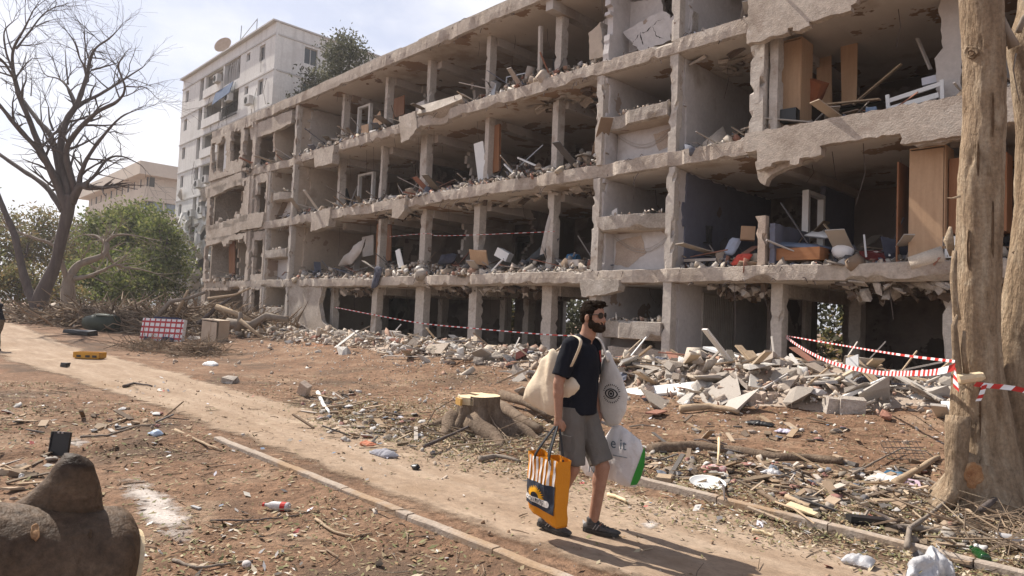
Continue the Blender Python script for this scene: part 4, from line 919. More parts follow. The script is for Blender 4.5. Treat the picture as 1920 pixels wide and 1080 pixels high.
# greenery seen through the open ground storey
G2 = 'shrubs behind the open ground storey'
for i, (x, y, r, hh) in enumerate(((-20.5, 28, 1.5, 1.9), (-15.3, 27.6, 1.7, 2.3), (-9.2, 28.2, 1.8, 2.2), (-4.2, 28.4, 1.6, 2.0), (1.0, 29, 2.0, 2.3), (-26.5, 28.5, 1.8, 2.2), (-32, 29, 2, 2.4))):
    lab = 'leafy shrub seen through the open ground storey ' + ('behind the second bay', 'left of the stair core', 'right of the ribbed gate', 'behind the barrier tape', 'behind the big pale trunk', 'behind the far left columns', 'behind the brown wall panel')[i]
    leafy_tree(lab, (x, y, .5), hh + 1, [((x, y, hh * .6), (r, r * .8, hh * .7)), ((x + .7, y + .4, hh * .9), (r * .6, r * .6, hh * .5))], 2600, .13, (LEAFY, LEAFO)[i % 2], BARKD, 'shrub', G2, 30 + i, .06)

# ------------------------------------------------------------------ rubble heaps
def chunk_mesh(seed, kind):
    rs = np.random.RandomState(seed); bm = bmesh.new()
    if kind == 'lump': P = rs.normal(size=(13, 3)); P /= np.linalg.norm(P, axis=1)[:, None] ** .8; P *= (1, .8, .62)
    elif kind == 'plate': P = np.array([(x, y, z) for x in (-1, 1) for y in (-.8, .8) for z in (-.16, .16)]) + rs.normal(size=(8, 3)) * (.22, .2, .03)
    else: P = np.array([(x, y, z) for x in (-1, 1) for y in (-.5, .5) for z in (-.45, .45)]) + rs.normal(size=(8, 3)) * .07
    for p in P: bm.verts.new(p)
    bmesh.ops.convex_hull(bm, input=bm.verts); bmesh.ops.triangulate(bm, faces=bm.faces)
    loose = [v for v in bm.verts if not v.link_faces]
    for v in loose: bm.verts.remove(v)
    bm.verts.index_update(); V = np.array([v.co for v in bm.verts]); F = np.array([[v.index for v in f.verts] for f in bm.faces]); bm.free(); return V, F
CH = [chunk_mesh(i, 'lump') for i in range(7)] + [chunk_mesh(20 + i, 'plate') for i in range(5)] + [chunk_mesh(40 + i, 'brick') for i in range(4)]
def rotm(rs):
    q = rs.normal(size=4); q /= np.linalg.norm(q); w, x, y, z = q
    return np.array([[1 - 2 * (y * y + z * z), 2 * (x * y - z * w), 2 * (x * z + y * w)], [2 * (x * y + z * w), 1 - 2 * (x * x + z * z), 2 * (y * z - x * w)], [2 * (x * z - y * w), 2 * (y * z + x * w), 1 - 2 * (x * x + y * y)]])
def scatter(name, pts, sizes, m, seed, parent=None, kinds=None, flat=1.0):
    rs = np.random.RandomState(seed); VV, FF = [], []; o = 0
    for p, s_ in zip(pts, sizes):
        V, F = CH[rs.choice(kinds) if kinds else rs.randint(len(CH))]
        v = (V * s_ * rs.uniform(.6, 1.3, 3)) @ rotm(rs).T; v[:, 2] *= flat; v = v + np.array(p); VV.append(v); FF.append(F + o); o += len(v)
    return np_obj(name, np.concatenate(VV), np.concatenate(FF), m, 'stuff', parent=parent)
HEAPS = [(-6.4, 12.4, 2.2, 1.1, .55), (-7.6, 12.9, 1.6, 1.0, .4), (-5.2, 13.6, 2.2, 1.2, .45), (-4.0, 14.0, 1.5, 1.0, .35), (-9.0, 12.4, 1.6, 1.0, .30), (-10.6, 12.8, 1.3, .9, .3), (-12.8, 13.0, 1.8, 1.1, .32), (-15.8, 13.2, 1.8, 1.1, .34), (-18.4, 13.4, 2.2, 1.3, .30), (-21.7, 13.6, 1.9, 1.3, .36), (-24.8, 13.8, 2.2, 1.4, .30), (-28.5, 13.8, 2.4, 1.3, .32), (-32.5, 14.2, 3, 1.5, .4)]
def heap(x, y):
    h = 0
    for (a, b, rx, ry, hh) in HEAPS:
        d = ((x - a) / rx) ** 2 + ((y - b) / ry) ** 2
        if d < 4: h = max(h, hh * math.exp(-d * 1.1))
    return h * (1 + .35 * nse(x, y, 0, 1.7))
hx = np.arange(-37, -1.5, .2); hy = np.arange(10.6, 16.4, .2); HV = []
for x in hx:
    for y in hy: HV.append((x, y, gz(x, y) + heap(x, y) - .09 + .06 * nse(x, y, 0, 3)))
n_ = len(hy); b1 = np.array([i * n_ + j for i in range(len(hx) - 1) for j in range(n_ - 1)])
np_obj('rubble', HV, np.stack([b1, b1 + n_, b1 + n_ + 1, b1 + 1], 1), ROCKM, 'stuff', smooth=True)
pts, szs = [], []; rs = np.random.RandomState(5)
for i in range(19000):
    x, y = rs.uniform(-37, -2), rs.uniform(10.4, 15.6); h = heap(x, y)
    if h < .05 and rs.rand() > .05 + .25 * sm(11.2, 13, y): continue
    if h < .16 and rs.rand() > .55: continue
    s_ = min(.2, .022 * math.exp(rs.normal(.35, .62))); pts.append((x, y, gz(x, y) + h * rs.uniform(.8, 1.08) + s_ * .3)); szs.append(s_)
scatter('rubble', pts, szs, ROCKM, 6)
pts, szs = [], []
for i in range(2600):      # crumbs thrown out on the bare soil in front
    x, y = rs.uniform(-24, -1), rs.uniform(6.2, 11.8)
    if rs.rand() > .25 + .75 * sm(8, 11.5, y): continue
    s_ = .012 * math.exp(rs.normal(.4, .55)); pts.append((x, y, gz(x, y) + s_ * .2)); szs.append(min(.08, s_))
scatter('rubble', pts, szs, ROCKM, 8)
# the larger lumps are things of their own
LM = []
for i, (V, F) in enumerate(CH):
    mb = MB(); mb.v = [tuple(q) for q in V]; mb.f = [tuple(f) for f in F]; mb.m = [0] * len(F); LM.append(mesh_of('concrete_lump', mb, ROCKO))
def lump(x, y, z, s_, label, group, k, flat=.75, nm='concrete_lump', cat='rubble lump'):
    o = bpy.data.objects.new(nm, LM[k]); COL.objects.link(o); o.location = (x, y, z); o.scale = (s_, s_ * random.uniform(.8, 1.2), s_ * flat)
    o.rotation_euler = (random.uniform(-.7, .7), random.uniform(-.7, .7), random.uniform(0, 6.3)); WL[o.name] = Vector(o.location); return tag(o, label, cat, group)
ANCH = [('the white appliance', -16.9, 12.3), ('the red cushion', -12.6, 12.4), ('the grey-green roll', -15.6, 12.8), ('the long concrete beam', -12.0, 11.3), ('the ribbed pale block', -23.2, 14.3), ('the lone white shard', -16.5, 11.3), ('the white tub', -27.5, 13.6), ('the white padded roll', -18.9, 12.6), ('the long white board', -7.6, 10.9), ('the leaning planks', -6.5, 12.4), ('the white pipe', -4.9, 12.0), ('the squared block', -4.5, 11.4), ('the thick white slab', -3.9, 12.9), ('the paddle-shaped slab', -7.3, 11.7), ('the broken basin', -6.2, 11.3), ('the standing white board', -4.6, 12.6), ('the cream plaster slab', -9.3, 12.6), ('the stair core', -10.8, 13.8), ('the brown wall panel', -28.5, 14.6), ('the red scrap', -31, 14.1)]
USED = {}
def near(x, y):
    n, ax_, ay = min(ANCH, key=lambda q: (q[1] - x) ** 2 + (q[2] - y) ** 2); r_, f_ = (x - ax_) * .694 + (y - ay) * .718, -(x - ax_) * .72 + (y - ay) * .693
    return ('right of ' if r_ > 0 else 'left of ') + n if abs(r_) > abs(f_) else ('behind ' if f_ > 0 else 'in front of ') + n
for i in range(150):
    a = random.choice(HEAPS) if i % 3 else random.choice(HEAPS[:5]); x, y = a[0] + random.gauss(0, a[2] * .6), a[1] - abs(random.gauss(0, a[3] * .9)); s_ = random.uniform(.10, .22) if i % 4 else random.uniform(.22, .40)
    k = random.randrange(16 if s_ < .22 else 12); s_ = min(s_, .31); shp = 'jagged lump' if k < 7 else ('flat broken plate' if k < 12 else 'squared broken block'); sz = 'small' if s_ < .15 else ('middling' if s_ < .22 else 'large'); lab = sz + ' ' + shp + ' of concrete ' + near(x, y)
    if lab in USED:
        n2 = sorted(ANCH, key=lambda q: (q[1] - x) ** 2 + (q[2] - y) ** 2)[1][0]; base_ = lab.replace('of concrete ', '') + ' near ' + n2; lab = base_
        for w_ in ('tilted ', 'dusty ', 'chipped ', 'sunlit ', 'half buried '):
            if lab in USED: lab = w_ + base_
        if len(lab.split()) > 16: lab = lab.replace(' broken', '', 1).replace('the long ', 'the ').replace('the thick ', 'the ')
    USED[lab] = 1
    lump(x, y, gz(x, y) + heap(x, y) + s_ * .15, s_, lab, 'lumps in the right hand rubble heap' if x > -10 else 'lumps in the long rubble bank', k)
mb = MB(); mb2 = MB(); rs = np.random.RandomState(31)
for i in range(330):
    a = HEAPS[rs.randint(len(HEAPS))]; x, y = a[0] + rs.normal(0, a[2] * .7), a[1] + rs.normal(-.2, a[3] * .8); z = gz(x, y) + heap(x, y); an = rs.uniform(0, 6.3); e = rs.normal(.08, .3); l = rs.uniform(.25, 1.3); d = Vector((math.cos(an) * math.cos(e), math.sin(an) * math.cos(e), math.sin(e))) * l; p = Vector((x, y, z + .05)); w = rs.choice([.02, .03, .05, .12, .2])
    (mb if i % 3 else mb2).beam(p - d * .3, p + d * .7, w, .02 + .02 * rs.rand())
for i in range(130):
    a = HEAPS[rs.randint(len(HEAPS))]; x, y = a[0] + rs.normal(0, a[2] * .7), a[1] + rs.normal(-.3, a[3] * .8); w = rs.uniform(.08, .3)
    pillow(mb2, [(-w, -w * .5), (w * .5, -w * .6), (w, w * .4), (-w * .5, w * .5)], (x, y, gz(x, y) + heap(x, y) + .05), (math.cos(i), math.sin(i), rs.normal(0, .3)), (-math.sin(i), math.cos(i), rs.normal(0, .4)), .05, 4, 12, .05, 8, seed=i)
tag(obj('splintered_wood', mb, mat('splinters', [(.36, .28, .20), (.5, .42, .33)], 5, .9, .3, 30, rand=('island', [(.40, .30, .20), (.56, .52, .47), (.30, .22, .15), (.62, .60, .57), (.47, .38, .28)], .85))), kind='stuff'); tag(obj('household_litter', mb2, CLUTM), kind='stuff')
def hz(x, y): return gz(x, y) + heap(x, y)
def rub(px, py, y):
    p = on_y(px, py, y); return p
def crate(nm, px, py, y, size, rot, m, label, cat, jit=.01):
    mb = MB(); p = on_y(px, py, y); mb.box(p, size, rot, 0, jit); return one(nm, mb, m, label, cat, base=p)
crate('concrete_block', 1597, 762, 11.4, (.36, .3, .27), (.1, .05, .5), CONC, 'squared concrete block at the front edge of the right rubble heap', 'concrete block')
crate('concrete_block', 1562, 760, 11.35, (.26, .3, .25), (.05, .1, .7), CONC, 'paler concrete block left beside the squared one at the heap edge', 'concrete block')
crate('concrete_block', 1361, 735, 11.2, (.26, .2, .22), (.2, .1, .3), BRICK, 'small square hollow block in the middle of the right heap face', 'concrete block')
def plate(nm, pix, y, th, m, label, cat, u=(1, 0, 0), tilt=0.0, side=None):
    pts = [on_y(a, b, y) for a, b in pix]; o = pts[0]; v = Vector((0, math.sin(tilt), math.cos(tilt)))
    mb = MB(); mb.prism([((p - o).x, (p - o).z / math.cos(tilt)) for p in pts], o, (1, 0, 0), v, -th); return one(nm, mb, m, label, cat)
plate('tile_board', [(1586, 672), (1608, 664), (1612, 700), (1588, 716)], 12.6, .04, WHITE, 'small white board standing upright in the right rubble heap', 'board', tilt=.2)
plate('plaster_board', [(1690, 744), (1725, 735), (1752, 748), (1745, 770), (1690, 752)], 12.9, .09, WHITE, 'thick white slab lying tilted on the rubble beside the big trunk', 'panel', tilt=1.0)
plate('plaster_board', [(1764, 752), (1796, 752), (1797, 784), (1770, 770)], 12.2, .06, WHITE, 'white panel leaning beside the foot of the big trunk', 'panel', tilt=.7)
plate('concrete_plate', [(1720, 742), (1745, 728), (1785, 745), (1770, 760)], 13.3, .1, CONC, 'flat grey concrete plate behind the white slab near the trunk', 'concrete plate', tilt=.9)
plate('white_board', [(1172, 729), (1302, 714), (1310, 720), (1300, 733), (1172, 742)], 10.9, .05, WHITE, 'long white board lying flat in front of the right rubble heap', 'board', tilt=1.1)
plate('plaster_slab', [(1195, 690), (1235, 680), (1232, 704), (1218, 710), (1195, 706)], 12.6, .12, PLASTW, 'curved cream plaster slab propped at the left end of the right heap', 'plaster slab', tilt=.4)
plate('round_slab', [(1312, 706), (1330, 700), (1356, 702), (1362, 712), (1350, 723), (1322, 722)], 11.7, .1, BRICK, 'rounded flat slab like a paddle on top of the right heap', 'slab', tilt=.5)
plate('sheet_metal', [(1446, 697), (1535, 696), (1534, 712), (1450, 712)], 13.6, .01, GREYM, 'grey sheet of metal lying behind the right heap before the column', 'metal sheet', tilt=.5)
def bar(nm, a, b, ya, yb, w, h, m, label, cat):
    mb = MB(); mb.beam(on_y(a[0], a[1], ya), on_y(b[0], b[1], yb), w, h); return one(nm, mb, m, label, cat)
bar('plank', (1384, 648), (1462, 735), 12.6, 12.1, .16, .03, PLANK, 'longer raw wooden plank slanting down into the right heap', 'plank')
bar('plank', (1402, 658), (1456, 728), 12.5, 12.0, .22, .03, PLANK, 'wider raw plank leaning just right of the longer plank', 'plank')
bar('door_leaf', (1327, 652), (1398, 676), 12.9, 12.7, .3, .05, WHITE, 'white door edge sloping on top of the right heap', 'door')
bar('pipe', (1566, 752), (1660, 710), 11.8, 12.3, .06, .06, WHITE, 'straight white pipe lying across the right heap', 'pipe')
bar('plank', (1596, 668), (1660, 735), 12.8, 12.3, .14, .05, PLANK, 'weathered beam falling right across the white pipe', 'plank')
bar('metal_strip', (1240, 676), (1326, 664), 13.0, 13.0, .12, .02, GREYM, 'pale metal channel rail bridging to the ribbed gate', 'rail')
bar('metal_strip', (1394, 764), (1436, 779), 11.2, 11.1, .03, .02, WHITE, 'thin pale strip at the foot of the right heap', 'strip')
plate('paper_box', [(1298, 680), (1322, 670), (1330, 690), (1304, 700)], 12.5, .12, WHITE, 'torn white carton on the crest of the right heap', 'carton', tilt=.3)
def cutdrum(c, r, h):
    mb = MB(); mb.tube([c, c + Vector((0, 0, h))], [r, r * 1.06], 16); return mb
c = on_y(1412, 765, 11.35); mb = MB()
for k in range(9):
    a = R(-40 + k * 17); mb.box(c + Vector((math.cos(a) * .3, -math.sin(a) * .26 + .1, .1 + .02 * random.random())), (.16, .1, .36), (0, 0, -a), 0, .03)
one('broken_basin', mb, BRICK, 'broken round concrete basin filled with gravel in the right heap', 'basin')
# long bank: named pieces
plate('foam_strip', [(678, 700), (688, 698), (764, 699), (735, 706), (690, 708)], 11.3, .05, WHITE, 'cream shard lying alone on red soil before the rubble bank', 'shard', tilt=1.35)
crate('white_appliance', 738, 672, 12.3, (.62, .4, .3), (.25, .1, .3), WHITE, 'battered white appliance at the front of the long rubble bank', 'appliance', .04)
crate('foam_roll', 700, 673, 12.6, (.62, .18, .16), (.0, .05, .15), WHITE, 'white padded roll left of the battered white appliance', 'roll', .03)
crate('broken_slab', 772, 674, 12.4, (.3, .28, .26), (.3, .2, .6), CONC, 'pale cube of concrete right of the battered white appliance', 'concrete block', .04)
crate('cushion', 968, 668, 12.4, (.62, .3, .16), (.2, -.45, .2), mat('red_upholstery', [(.22, .08, .07), (.30, .13, .11)], 4, .9, .3, 30), 'faded red upholstered cushion slanting on the rubble bank', 'cushion', .02)
c = on_y(858, 661, 12.8); mb = MB(); mb.tube([c - Vector((.32, 0, .05)), c + Vector((.32, .0, .07))], [.15, .15], 12); one('rolled_mat', mb, mat('grey_green_mat', [(.10, .11, .095), (.15, .16, .14)], 4, .9, .4, 30), 'dark grey-green cylinder lying on the rubble bank', 'roll')
crate('paver', 734, 627, 14.3, (.85, .25, .26), (.0, .0, .06), PLAST, 'pale ribbed concrete block on top of the rubble bank', 'concrete block', .02)
bar('kerb_beam', (922, 702), (1010, 702), 11.3, 11.3, .22, .18, CONC, 'long concrete beam along the front of the rubble bank', 'beam')
bar('bent_rod', (742, 619), (752, 608), 14.2, 14.3, .03, .03, WHITE, 'short white bent rod above the ribbed block', 'rod')
crate('concrete_block', 888, 696, 11.6, (.3, .3, .2), (.1, .0, .4), CONC, 'grey square block at the front of the bank near the beam', 'concrete block', .02)
plate('white_board', [(848, 677), (858, 675), (905, 688), (896, 691)], 12.2, .04, WHITE, 'narrow white board pointing down the front of the rubble bank', 'board', tilt=1.0)
crate('white_bucket', 636, 640, 13.6, (.3, .3, .3), (.3, .0, .4), WHITE, 'white tub half buried at the left end of the bank', 'tub', .04)
crate('red_scrap', 573, 632, 14.1, (.2, .1, .25), (.3, .4, .4), REDC, 'small red scrap in the left part of the bank', 'scrap', .04)
crate('dark_hole_block', 630, 636, 13.7, (.3, .25, .3), (.3, .4, .4), BLACKP, 'black block standing for a dark hole beside the white tub', 'dark hole', .08)  # black block added to paint in a dark hole of the bank
bar('cable_coil', (1165, 690), (1212, 632), 14.0, 14.9, .03, .03, WHITE, 'pale hose hanging under the broken stair landing', 'hose')
# debris lying on every storey, thick at the torn edge
for st in (2, 3, 4):
    pts, szs = [], []; rs = np.random.RandomState(40 + st)
    for i in range(9500):
        x = rs.uniform(-41, 4); y = 15.1 + abs(rs.normal(0, .9)); 
        if -12.4 < x < -9.9 or -34.2 < x < -31.4: continue
        dens = .35 + .65 * max(0, .5 + nse(x, st, 0, .45)) 
        if x > -9.9: dens *= .35 if y < 15.5 else .8
        if rs.rand() > dens: continue
        hh = (.75 * max(0, .35 + nse(x, st, 3, .55)) + .07) * (1 if x < -12 else .45)
        s_ = .034 * math.exp(rs.normal(.3, .65)); pts.append((x, y, (3.08, 6.12, 9.10)[st - 2] + rs.uniform(0, 1) * hh * sm(15.0, 15.6, y))); szs.append(min(.26, s_))
    k = len(pts) // 2
    scatter('rubble', pts[:k], szs[:k], ROCKM, 50 + st); scatter('debris', pts[k:], szs[k:], CLUTM, 60 + st)
    mb = MB()
    for i in range(260):
        x = rs.uniform(-40, 3); y = 15.3 + abs(rs.normal(0, 1.3)); z = (3.08, 6.12, 9.10)[st - 2] + rs.uniform(.02, .35)
        if -12.4 < x < -9.9: continue
        l = rs.uniform(.3, 1.5); a = rs.uniform(0, 6.3); e = rs.normal(.1, .35); d = Vector((math.cos(a) * math.cos(e), math.sin(a) * math.cos(e), math.sin(abs(e)))) * l
        w = rs.uniform(.02, .06) if rs.rand() < .6 else rs.uniform(.1, .4); mb.beam((x, y, z), Vector((x, y, z)) + d, w, .025)
    tag(obj('debris', mb, CLUTM), kind='stuff')
for st in (2, 3, 4):      # whole rooms buried: cloth-like folds, boards and broken bits rising towards the back
    rs = np.random.RandomState(90 + st); pts, szs = [], []; mb = MB(); fl = (3.08, 6.12, 9.10)[st - 2]
    rm = lambda x, y: (.16 + .75 * sm(15.4, 19, y) * max(.1, .55 + nse(x, y, st, .7))) * (1 if x > -9.5 else .8)
    for i in range(5200):
        x, y = (rs.uniform(-9.6, 4) if i % 2 else rs.uniform(-30, -13)), rs.uniform(15.5, 20.2); s_ = .05 * math.exp(rs.normal(.3, .6)); pts.append((x, y, fl + rm(x, y) * rs.uniform(.2, 1))); szs.append(min(.3, s_))
    scatter('debris', pts, szs, CLUTM, 95 + st)
    for i in range(150):
        x, y = (rs.uniform(-9.4, 4) if i % 2 else rs.uniform(-30, -13)), rs.uniform(15.5, 19.8); w, h_ = rs.uniform(.15, .5), rs.uniform(.1, .3); a = rs.uniform(0, 6.3)
        pillow(mb, [(-w, -h_), (w * .4, -h_ * 1.2), (w, h_ * .3), (.1, h_), (-w * .8, h_ * .7)], (x, y, fl + rm(x, y) * rs.uniform(.5, 1.05)), (math.cos(a), math.sin(a), rs.normal(0, .4)), (-math.sin(a), math.cos(a), rs.normal(0, .5)), .07, 4, 12, .06, 7, seed=i)
    for i in range(110):
        x, y = (rs.uniform(-9.4, 4) if i % 2 else rs.uniform(-30, -13)), rs.uniform(15.6, 19.8); a = rs.uniform(0, 6.3); e = abs(rs.normal(.1, .5)); l = rs.uniform(.4, 1.5); p = Vector((x, y, fl + rm(x, y) * .8)); mb.beam(p, p + Vector((math.cos(a) * math.cos(e), math.sin(a) * math.cos(e), math.sin(e))) * l, rs.choice([.04, .06, .3]), .03)
    tag(obj('debris', mb, CLUTM, smooth=False), kind='stuff')
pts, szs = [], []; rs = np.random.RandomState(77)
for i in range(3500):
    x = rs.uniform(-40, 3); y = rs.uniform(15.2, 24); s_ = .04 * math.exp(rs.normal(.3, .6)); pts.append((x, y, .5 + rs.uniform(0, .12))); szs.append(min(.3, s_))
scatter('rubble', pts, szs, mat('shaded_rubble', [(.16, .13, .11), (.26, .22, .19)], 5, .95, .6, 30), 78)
pts, szs = [], []
for i in range(420):
    x = rs.choice([-11.1, -32.8]) + rs.uniform(-1, 1); zf = rs.choice([1.70, 4.60, 7.49]); s_ = .03 * math.exp(rs.normal(.2, .5)); pts.append((x, rs.uniform(15.05, 16.3), zf + rs.uniform(0, .08))); szs.append(min(.12, s_))
scatter('rubble', pts, szs, ROCKM, 79)
# ------------------------------------------------------------------ furniture left in the flats
def fbox(nm, px, py, y, size, rot, m, label, cat, jit=.0): return crate(nm, px, py, y, size, rot, m, label, cat, jit)
def board(nm, pix, y, th, m, label, cat): 
    pts = [on_y(a, b, y) for a, b in pix]; o = pts[0]; mb = MB(); mb.prism([((p - o).x, (p - o).z) for p in pts], o, (1, 0, 0), (0, 0, 1), -th); return one(nm, mb, m, label, cat)
def wardrobe(loc, w, d, h, m1, m2, label, shelves=2, doors=()):
    t = thing('wardrobe', label, 'wardrobe', loc); th = .025
    for nm, c, s_ in (('side_panel', (0, d / 2, h / 2), (th, d, h)), ('side_panel', (w, d / 2, h / 2), (th, d, h)), ('back_panel', (w / 2, d - .01, h / 2), (w - th - .004, .012, h)), ('top_panel', (w / 2, d / 2 - .01, h + .014), (w + th, d, .025))):
        mb = MB(); mb.box(c, s_); obj(nm, mb, m1 if nm != 'back_panel' else m2, t, local=True)
    for k in range(shelves):
        mb = MB(); mb.box((w / 2, d / 2, h * (k + .5) / shelves), (w - th - .004, d - .05, .02)); obj('shelf', mb, m2, t, local=True)
    for (x, ang, dw) in doors:
        mb = MB(); mb.box((x + math.cos(ang) * dw / 2, -.012 - math.sin(ang) * dw / 2, h / 2), (dw, .02, h - .06), (0, 0, -ang)); obj('door', mb, m1, t, local=True)
    return t
p = on_y(1466, 238, 15.9); wardrobe((p.x, 15.75, 6.12), .5, .62, 2.42, WOODL, WOODR, 'tall pale wood wardrobe at the left of the upper right flat', 1, ((0.0, 0.0, .5),))
board('wood_board', [(1530, 62), (1558, 55), (1560, 200), (1532, 205)], 17.6, .03, WOODL, 'pale wood door standing in the gap behind the tall wardrobe', 'door')
board('wood_board', [(1576, 85), (1608, 74), (1606, 192), (1578, 198)], 17.2, .03, WOODL, 'pale wood panel standing farthest right behind the tall wardrobe', 'panel')
board('blue_board', [(1451, 184), (1462, 180), (1461, 232), (1450, 236)], 15.7, .04, mat('blue_paint', [(.06, .13, .30), (.09, .18, .38)], 2, .6, .1), 'bright blue board standing left of the tall wardrobe', 'board')
fbox('loudspeaker', 1481, 218, 15.45, (.36, .28, .3), (0, 0, .1), BLACKP, 'black box on the slab edge before the tall wardrobe', 'loudspeaker')
cr = thing('cot', 'white wooden cot frame tipped among debris in the upper right flat', 'cot', tuple(on_y(1715, 190, 15.9)))
mb = MB(); A = lambda x, y: on_y(x, y, 15.8); mb.beam(A(1664, 190), A(1768, 156), .04, .09); obj('rail', mb, WHITE, cr)
mb = MB(); mb.beam(A(1666, 205), A(1760, 178), .04, .11); obj('rail', mb, WHITE, cr)
for a, b in (((1664, 178), (1667, 222)), ((1766, 150), (1768, 200))): mb = MB(); mb.beam(A(*a), A(*b), .07, .06, up=(0, 1, 0)); obj('leg', mb, WHITE, cr)
mb = MB(); mb.box(on_y(1712, 204, 16.3), (1.0, .5, .06), (.1, -.1, 0)); obj('mattress_base', mb, WHITE, cr)
fbox('plastic_tub', 1752, 152, 16.2, (.42, .3, .16), (0, -.1, .1), mat('frosted_plastic', [(.45, .46, .52), (.55, .56, .62)], 2, .4, .1), 'frosted plastic tub on top of the white cot', 'tub')
fbox('book_stack', 1634, 210, 15.35, (.2, .2, .16), (0, 0, .2), mat('blue_book', [(.10, .16, .26), (.18, .24, .34)], 8, .7, .1), 'small stack of blue books on the slab edge before the cot', 'books')
bar('plank', (1600, 196), (1690, 120), 16.6, 16.4, .08, .03, PLANK, 'long thin batten leaning up behind the white cot', 'plank')
bar('plank', (1548, 196), (1650, 186), 15.9, 15.8, .12, .03, PLANK, 'flat brown batten lying left of the white cot', 'plank')
bar('plank', (1720, 72), (1745, 130), 16.9, 16.7, .07, .04, PLAST, 'grey batten hanging from the broken ceiling beside the wall fragment', 'plank')
fbox('red_clothes', 1525, 170, 16.4, (.4, .3, .5), (.2, .5, .3), mat('rust_cloth', [(.22, .07, .03), (.30, .11, .05)], 4, .95, .4), 'rust-red heap of clothing at the foot of the wardrobe', 'clothing', .08)
# first floor, right
p = on_y(1726, 487, 16.0); wardrobe((-4.38, 15.35, 3.09), .62, .6, 2.3, WOODL, WOODR, 'large wardrobe with pale side left of the big trunk', 1, ((0.0, 0.0, .60),))
mb = MB(); mb.box((-3.25, 15.75, 4.4), (.95, .5, 1.5)); one('cabinet', mb, WOODR, 'reddish wall cabinet half hidden behind the big trunk', 'cabinet', base=(-3.25, 15.75, 3.65))
mb = MB(); mb.box((-4.62, 15.85, 4.15), (.03, .9, 2.1)); one('wood_board', mb, WOODR, 'dark reddish panel standing left of the large wardrobe', 'panel', base=(-4.62, 15.85, 3.1))
for k in range(2): mb = MB(); mb.box((-3.55, 15.55, 3.25 + k * .24), (.5, .4, .18)); one('storage_box', mb, WHITE, ('lower', 'upper')[k] + ' white drawer box right of the large wardrobe', 'drawer', base=(-3.55, 15.55, 3.16 + k * .24))
bd = thing('bed', 'low orange-brown bed base with a dusty blue mattress behind the half wall', 'bed', tuple(on_y(1497, 488, 15.5)))
mb = MB(); mb.box(on_y(1497, 478, 15.5), (1.15, .5, .28)); obj('bed_base', mb, mat('orange_wood', [(.28, .12, .05), (.36, .17, .08)], 2, .5, .1, 20, stretch=(.6, 6, 6)), bd)
mb = MB(); pillow(mb, [(-.62, -.4), (.62, -.4), (.66, .4), (-.6, .4)], on_y(1500, 463, 15.75), (1, 0, -.12), (0, 1, .08), .1, 5, 24, .03); obj('mattress', mb, mat('blue_grey_cloth', [(.11, .14, .20), (.17, .20, .27)], 3, .95, .3), bd, smooth=True)
mb = MB(); pillow(mb, [(-.3, -.15), (.3, -.2), (.32, .2), (-.28, .22)], on_y(1535, 441, 16.2), (1, 0, -.15), (0, 1, .3), .07, 5, 24, .03); one('pillow', mb, WHITE, 'white pillow thrown behind the blue mattress', 'pillow', smooth=True)
mb = MB(); mb.ico(on_y(1580, 470, 15.6), (.24, .2, .2), 2, 0, .02); one('lamp_globe', mb, WHTP, 'pale round lampshade lying right of the bed', 'lampshade', smooth=True)
board('hanging_cloth', [(1697, 375), (1706, 388), (1710, 420), (1692, 412), (1680, 428), (1684, 400)], 16.8, .02, WHITE, 'white cloth hanging against the dark room left of the large wardrobe', 'cloth')
fbox('cardboard_box', 1402, 438, 16.0, (.34, .28, .34), (0, .05, .5), mat('cardboard', [(.36, .23, .14), (.44, .29, .19)], 2, .9, .1), 'brown cardboard box left of the broken half wall', 'box')
mb = MB(); pillow(mb, [(-.25, -.14), (.2, -.1), (.3, .12), (-.1, .16)], on_y(1388, 487, 15.4), (1, .2, .15), (0, .3, 1), .08, 5, 20, .05); one('red_cloth', mb, mat('red_cloth', [(.42, .06, .04), (.55, .10, .08)], 4, .9, .3), 'crumpled bright red cloth on the slab edge', 'cloth', smooth=True)
mb = MB(); pillow(mb, [(-.16, -.22), (.14, -.26), (.2, .2), (-.12, .26)], on_y(1372, 462, 16.0), (1, .2, 0), (.2, .3, 1), .07, 5, 20, .05); one('light_blue_cloth', mb, mat('pale_blue_cloth', [(.36, .40, .50), (.46, .50, .60)], 4, .9, .3), 'pale blue garment draped on the debris by the cardboard box', 'cloth', smooth=True)
ch = thing('chair', 'black office chair frame against the slate blue wall', 'chair', tuple(on_y(1322, 480, 16.6)))
for a, b, nm in (((1316, 428), (1312, 470), 'frame'), ((1330, 430), (1334, 472), 'frame'), ((1314, 455), (1334, 455), 'stretcher')): mb = MB(); mb.beam(on_y(*a, 16.6), on_y(*b, 16.5), .05, .04); obj(nm, mb, BLACKP, ch)
mb = MB(); mb.box(on_y(1323, 440, 16.7), (.34, .05, .5), (.1, .1, .2)); obj('backrest', mb, BLACKP, ch)
bar('grey_plank', (1285, 489), (1345, 487), 15.5, 15.6, .2, .07, PLAST, 'grey plank with a red edge on the floor below the blue wall', 'plank')
for (a, b, l_) in (((1620, 440), (1624, 482), 'left'), ((1664, 446), (1668, 480), 'right')): bar('pole', a, b, 15.6, 15.5, .03, .03, WHITE, l_ + ' of two thin white uprights on the slab edge between bed and wardrobe', 'pole')
fbox('clothes_heap', 1685, 470, 15.7, (.6, .4, .3), (.2, .2, .3), mat('navy_cloth', [(.03, .035, .055), (.06, .065, .09)], 4, .95, .4), 'dark navy clothes heaped left of the large wardrobe foot', 'clothing', .12)
fbox('dark_red_rug', 1640, 476, 15.8, (.5, .4, .14), (.2, .1, .3), mat('maroon', [(.14, .03, .03), (.2, .05, .05)], 4, .95, .4), 'maroon rug bundle between the two white uprights', 'rug', .06)
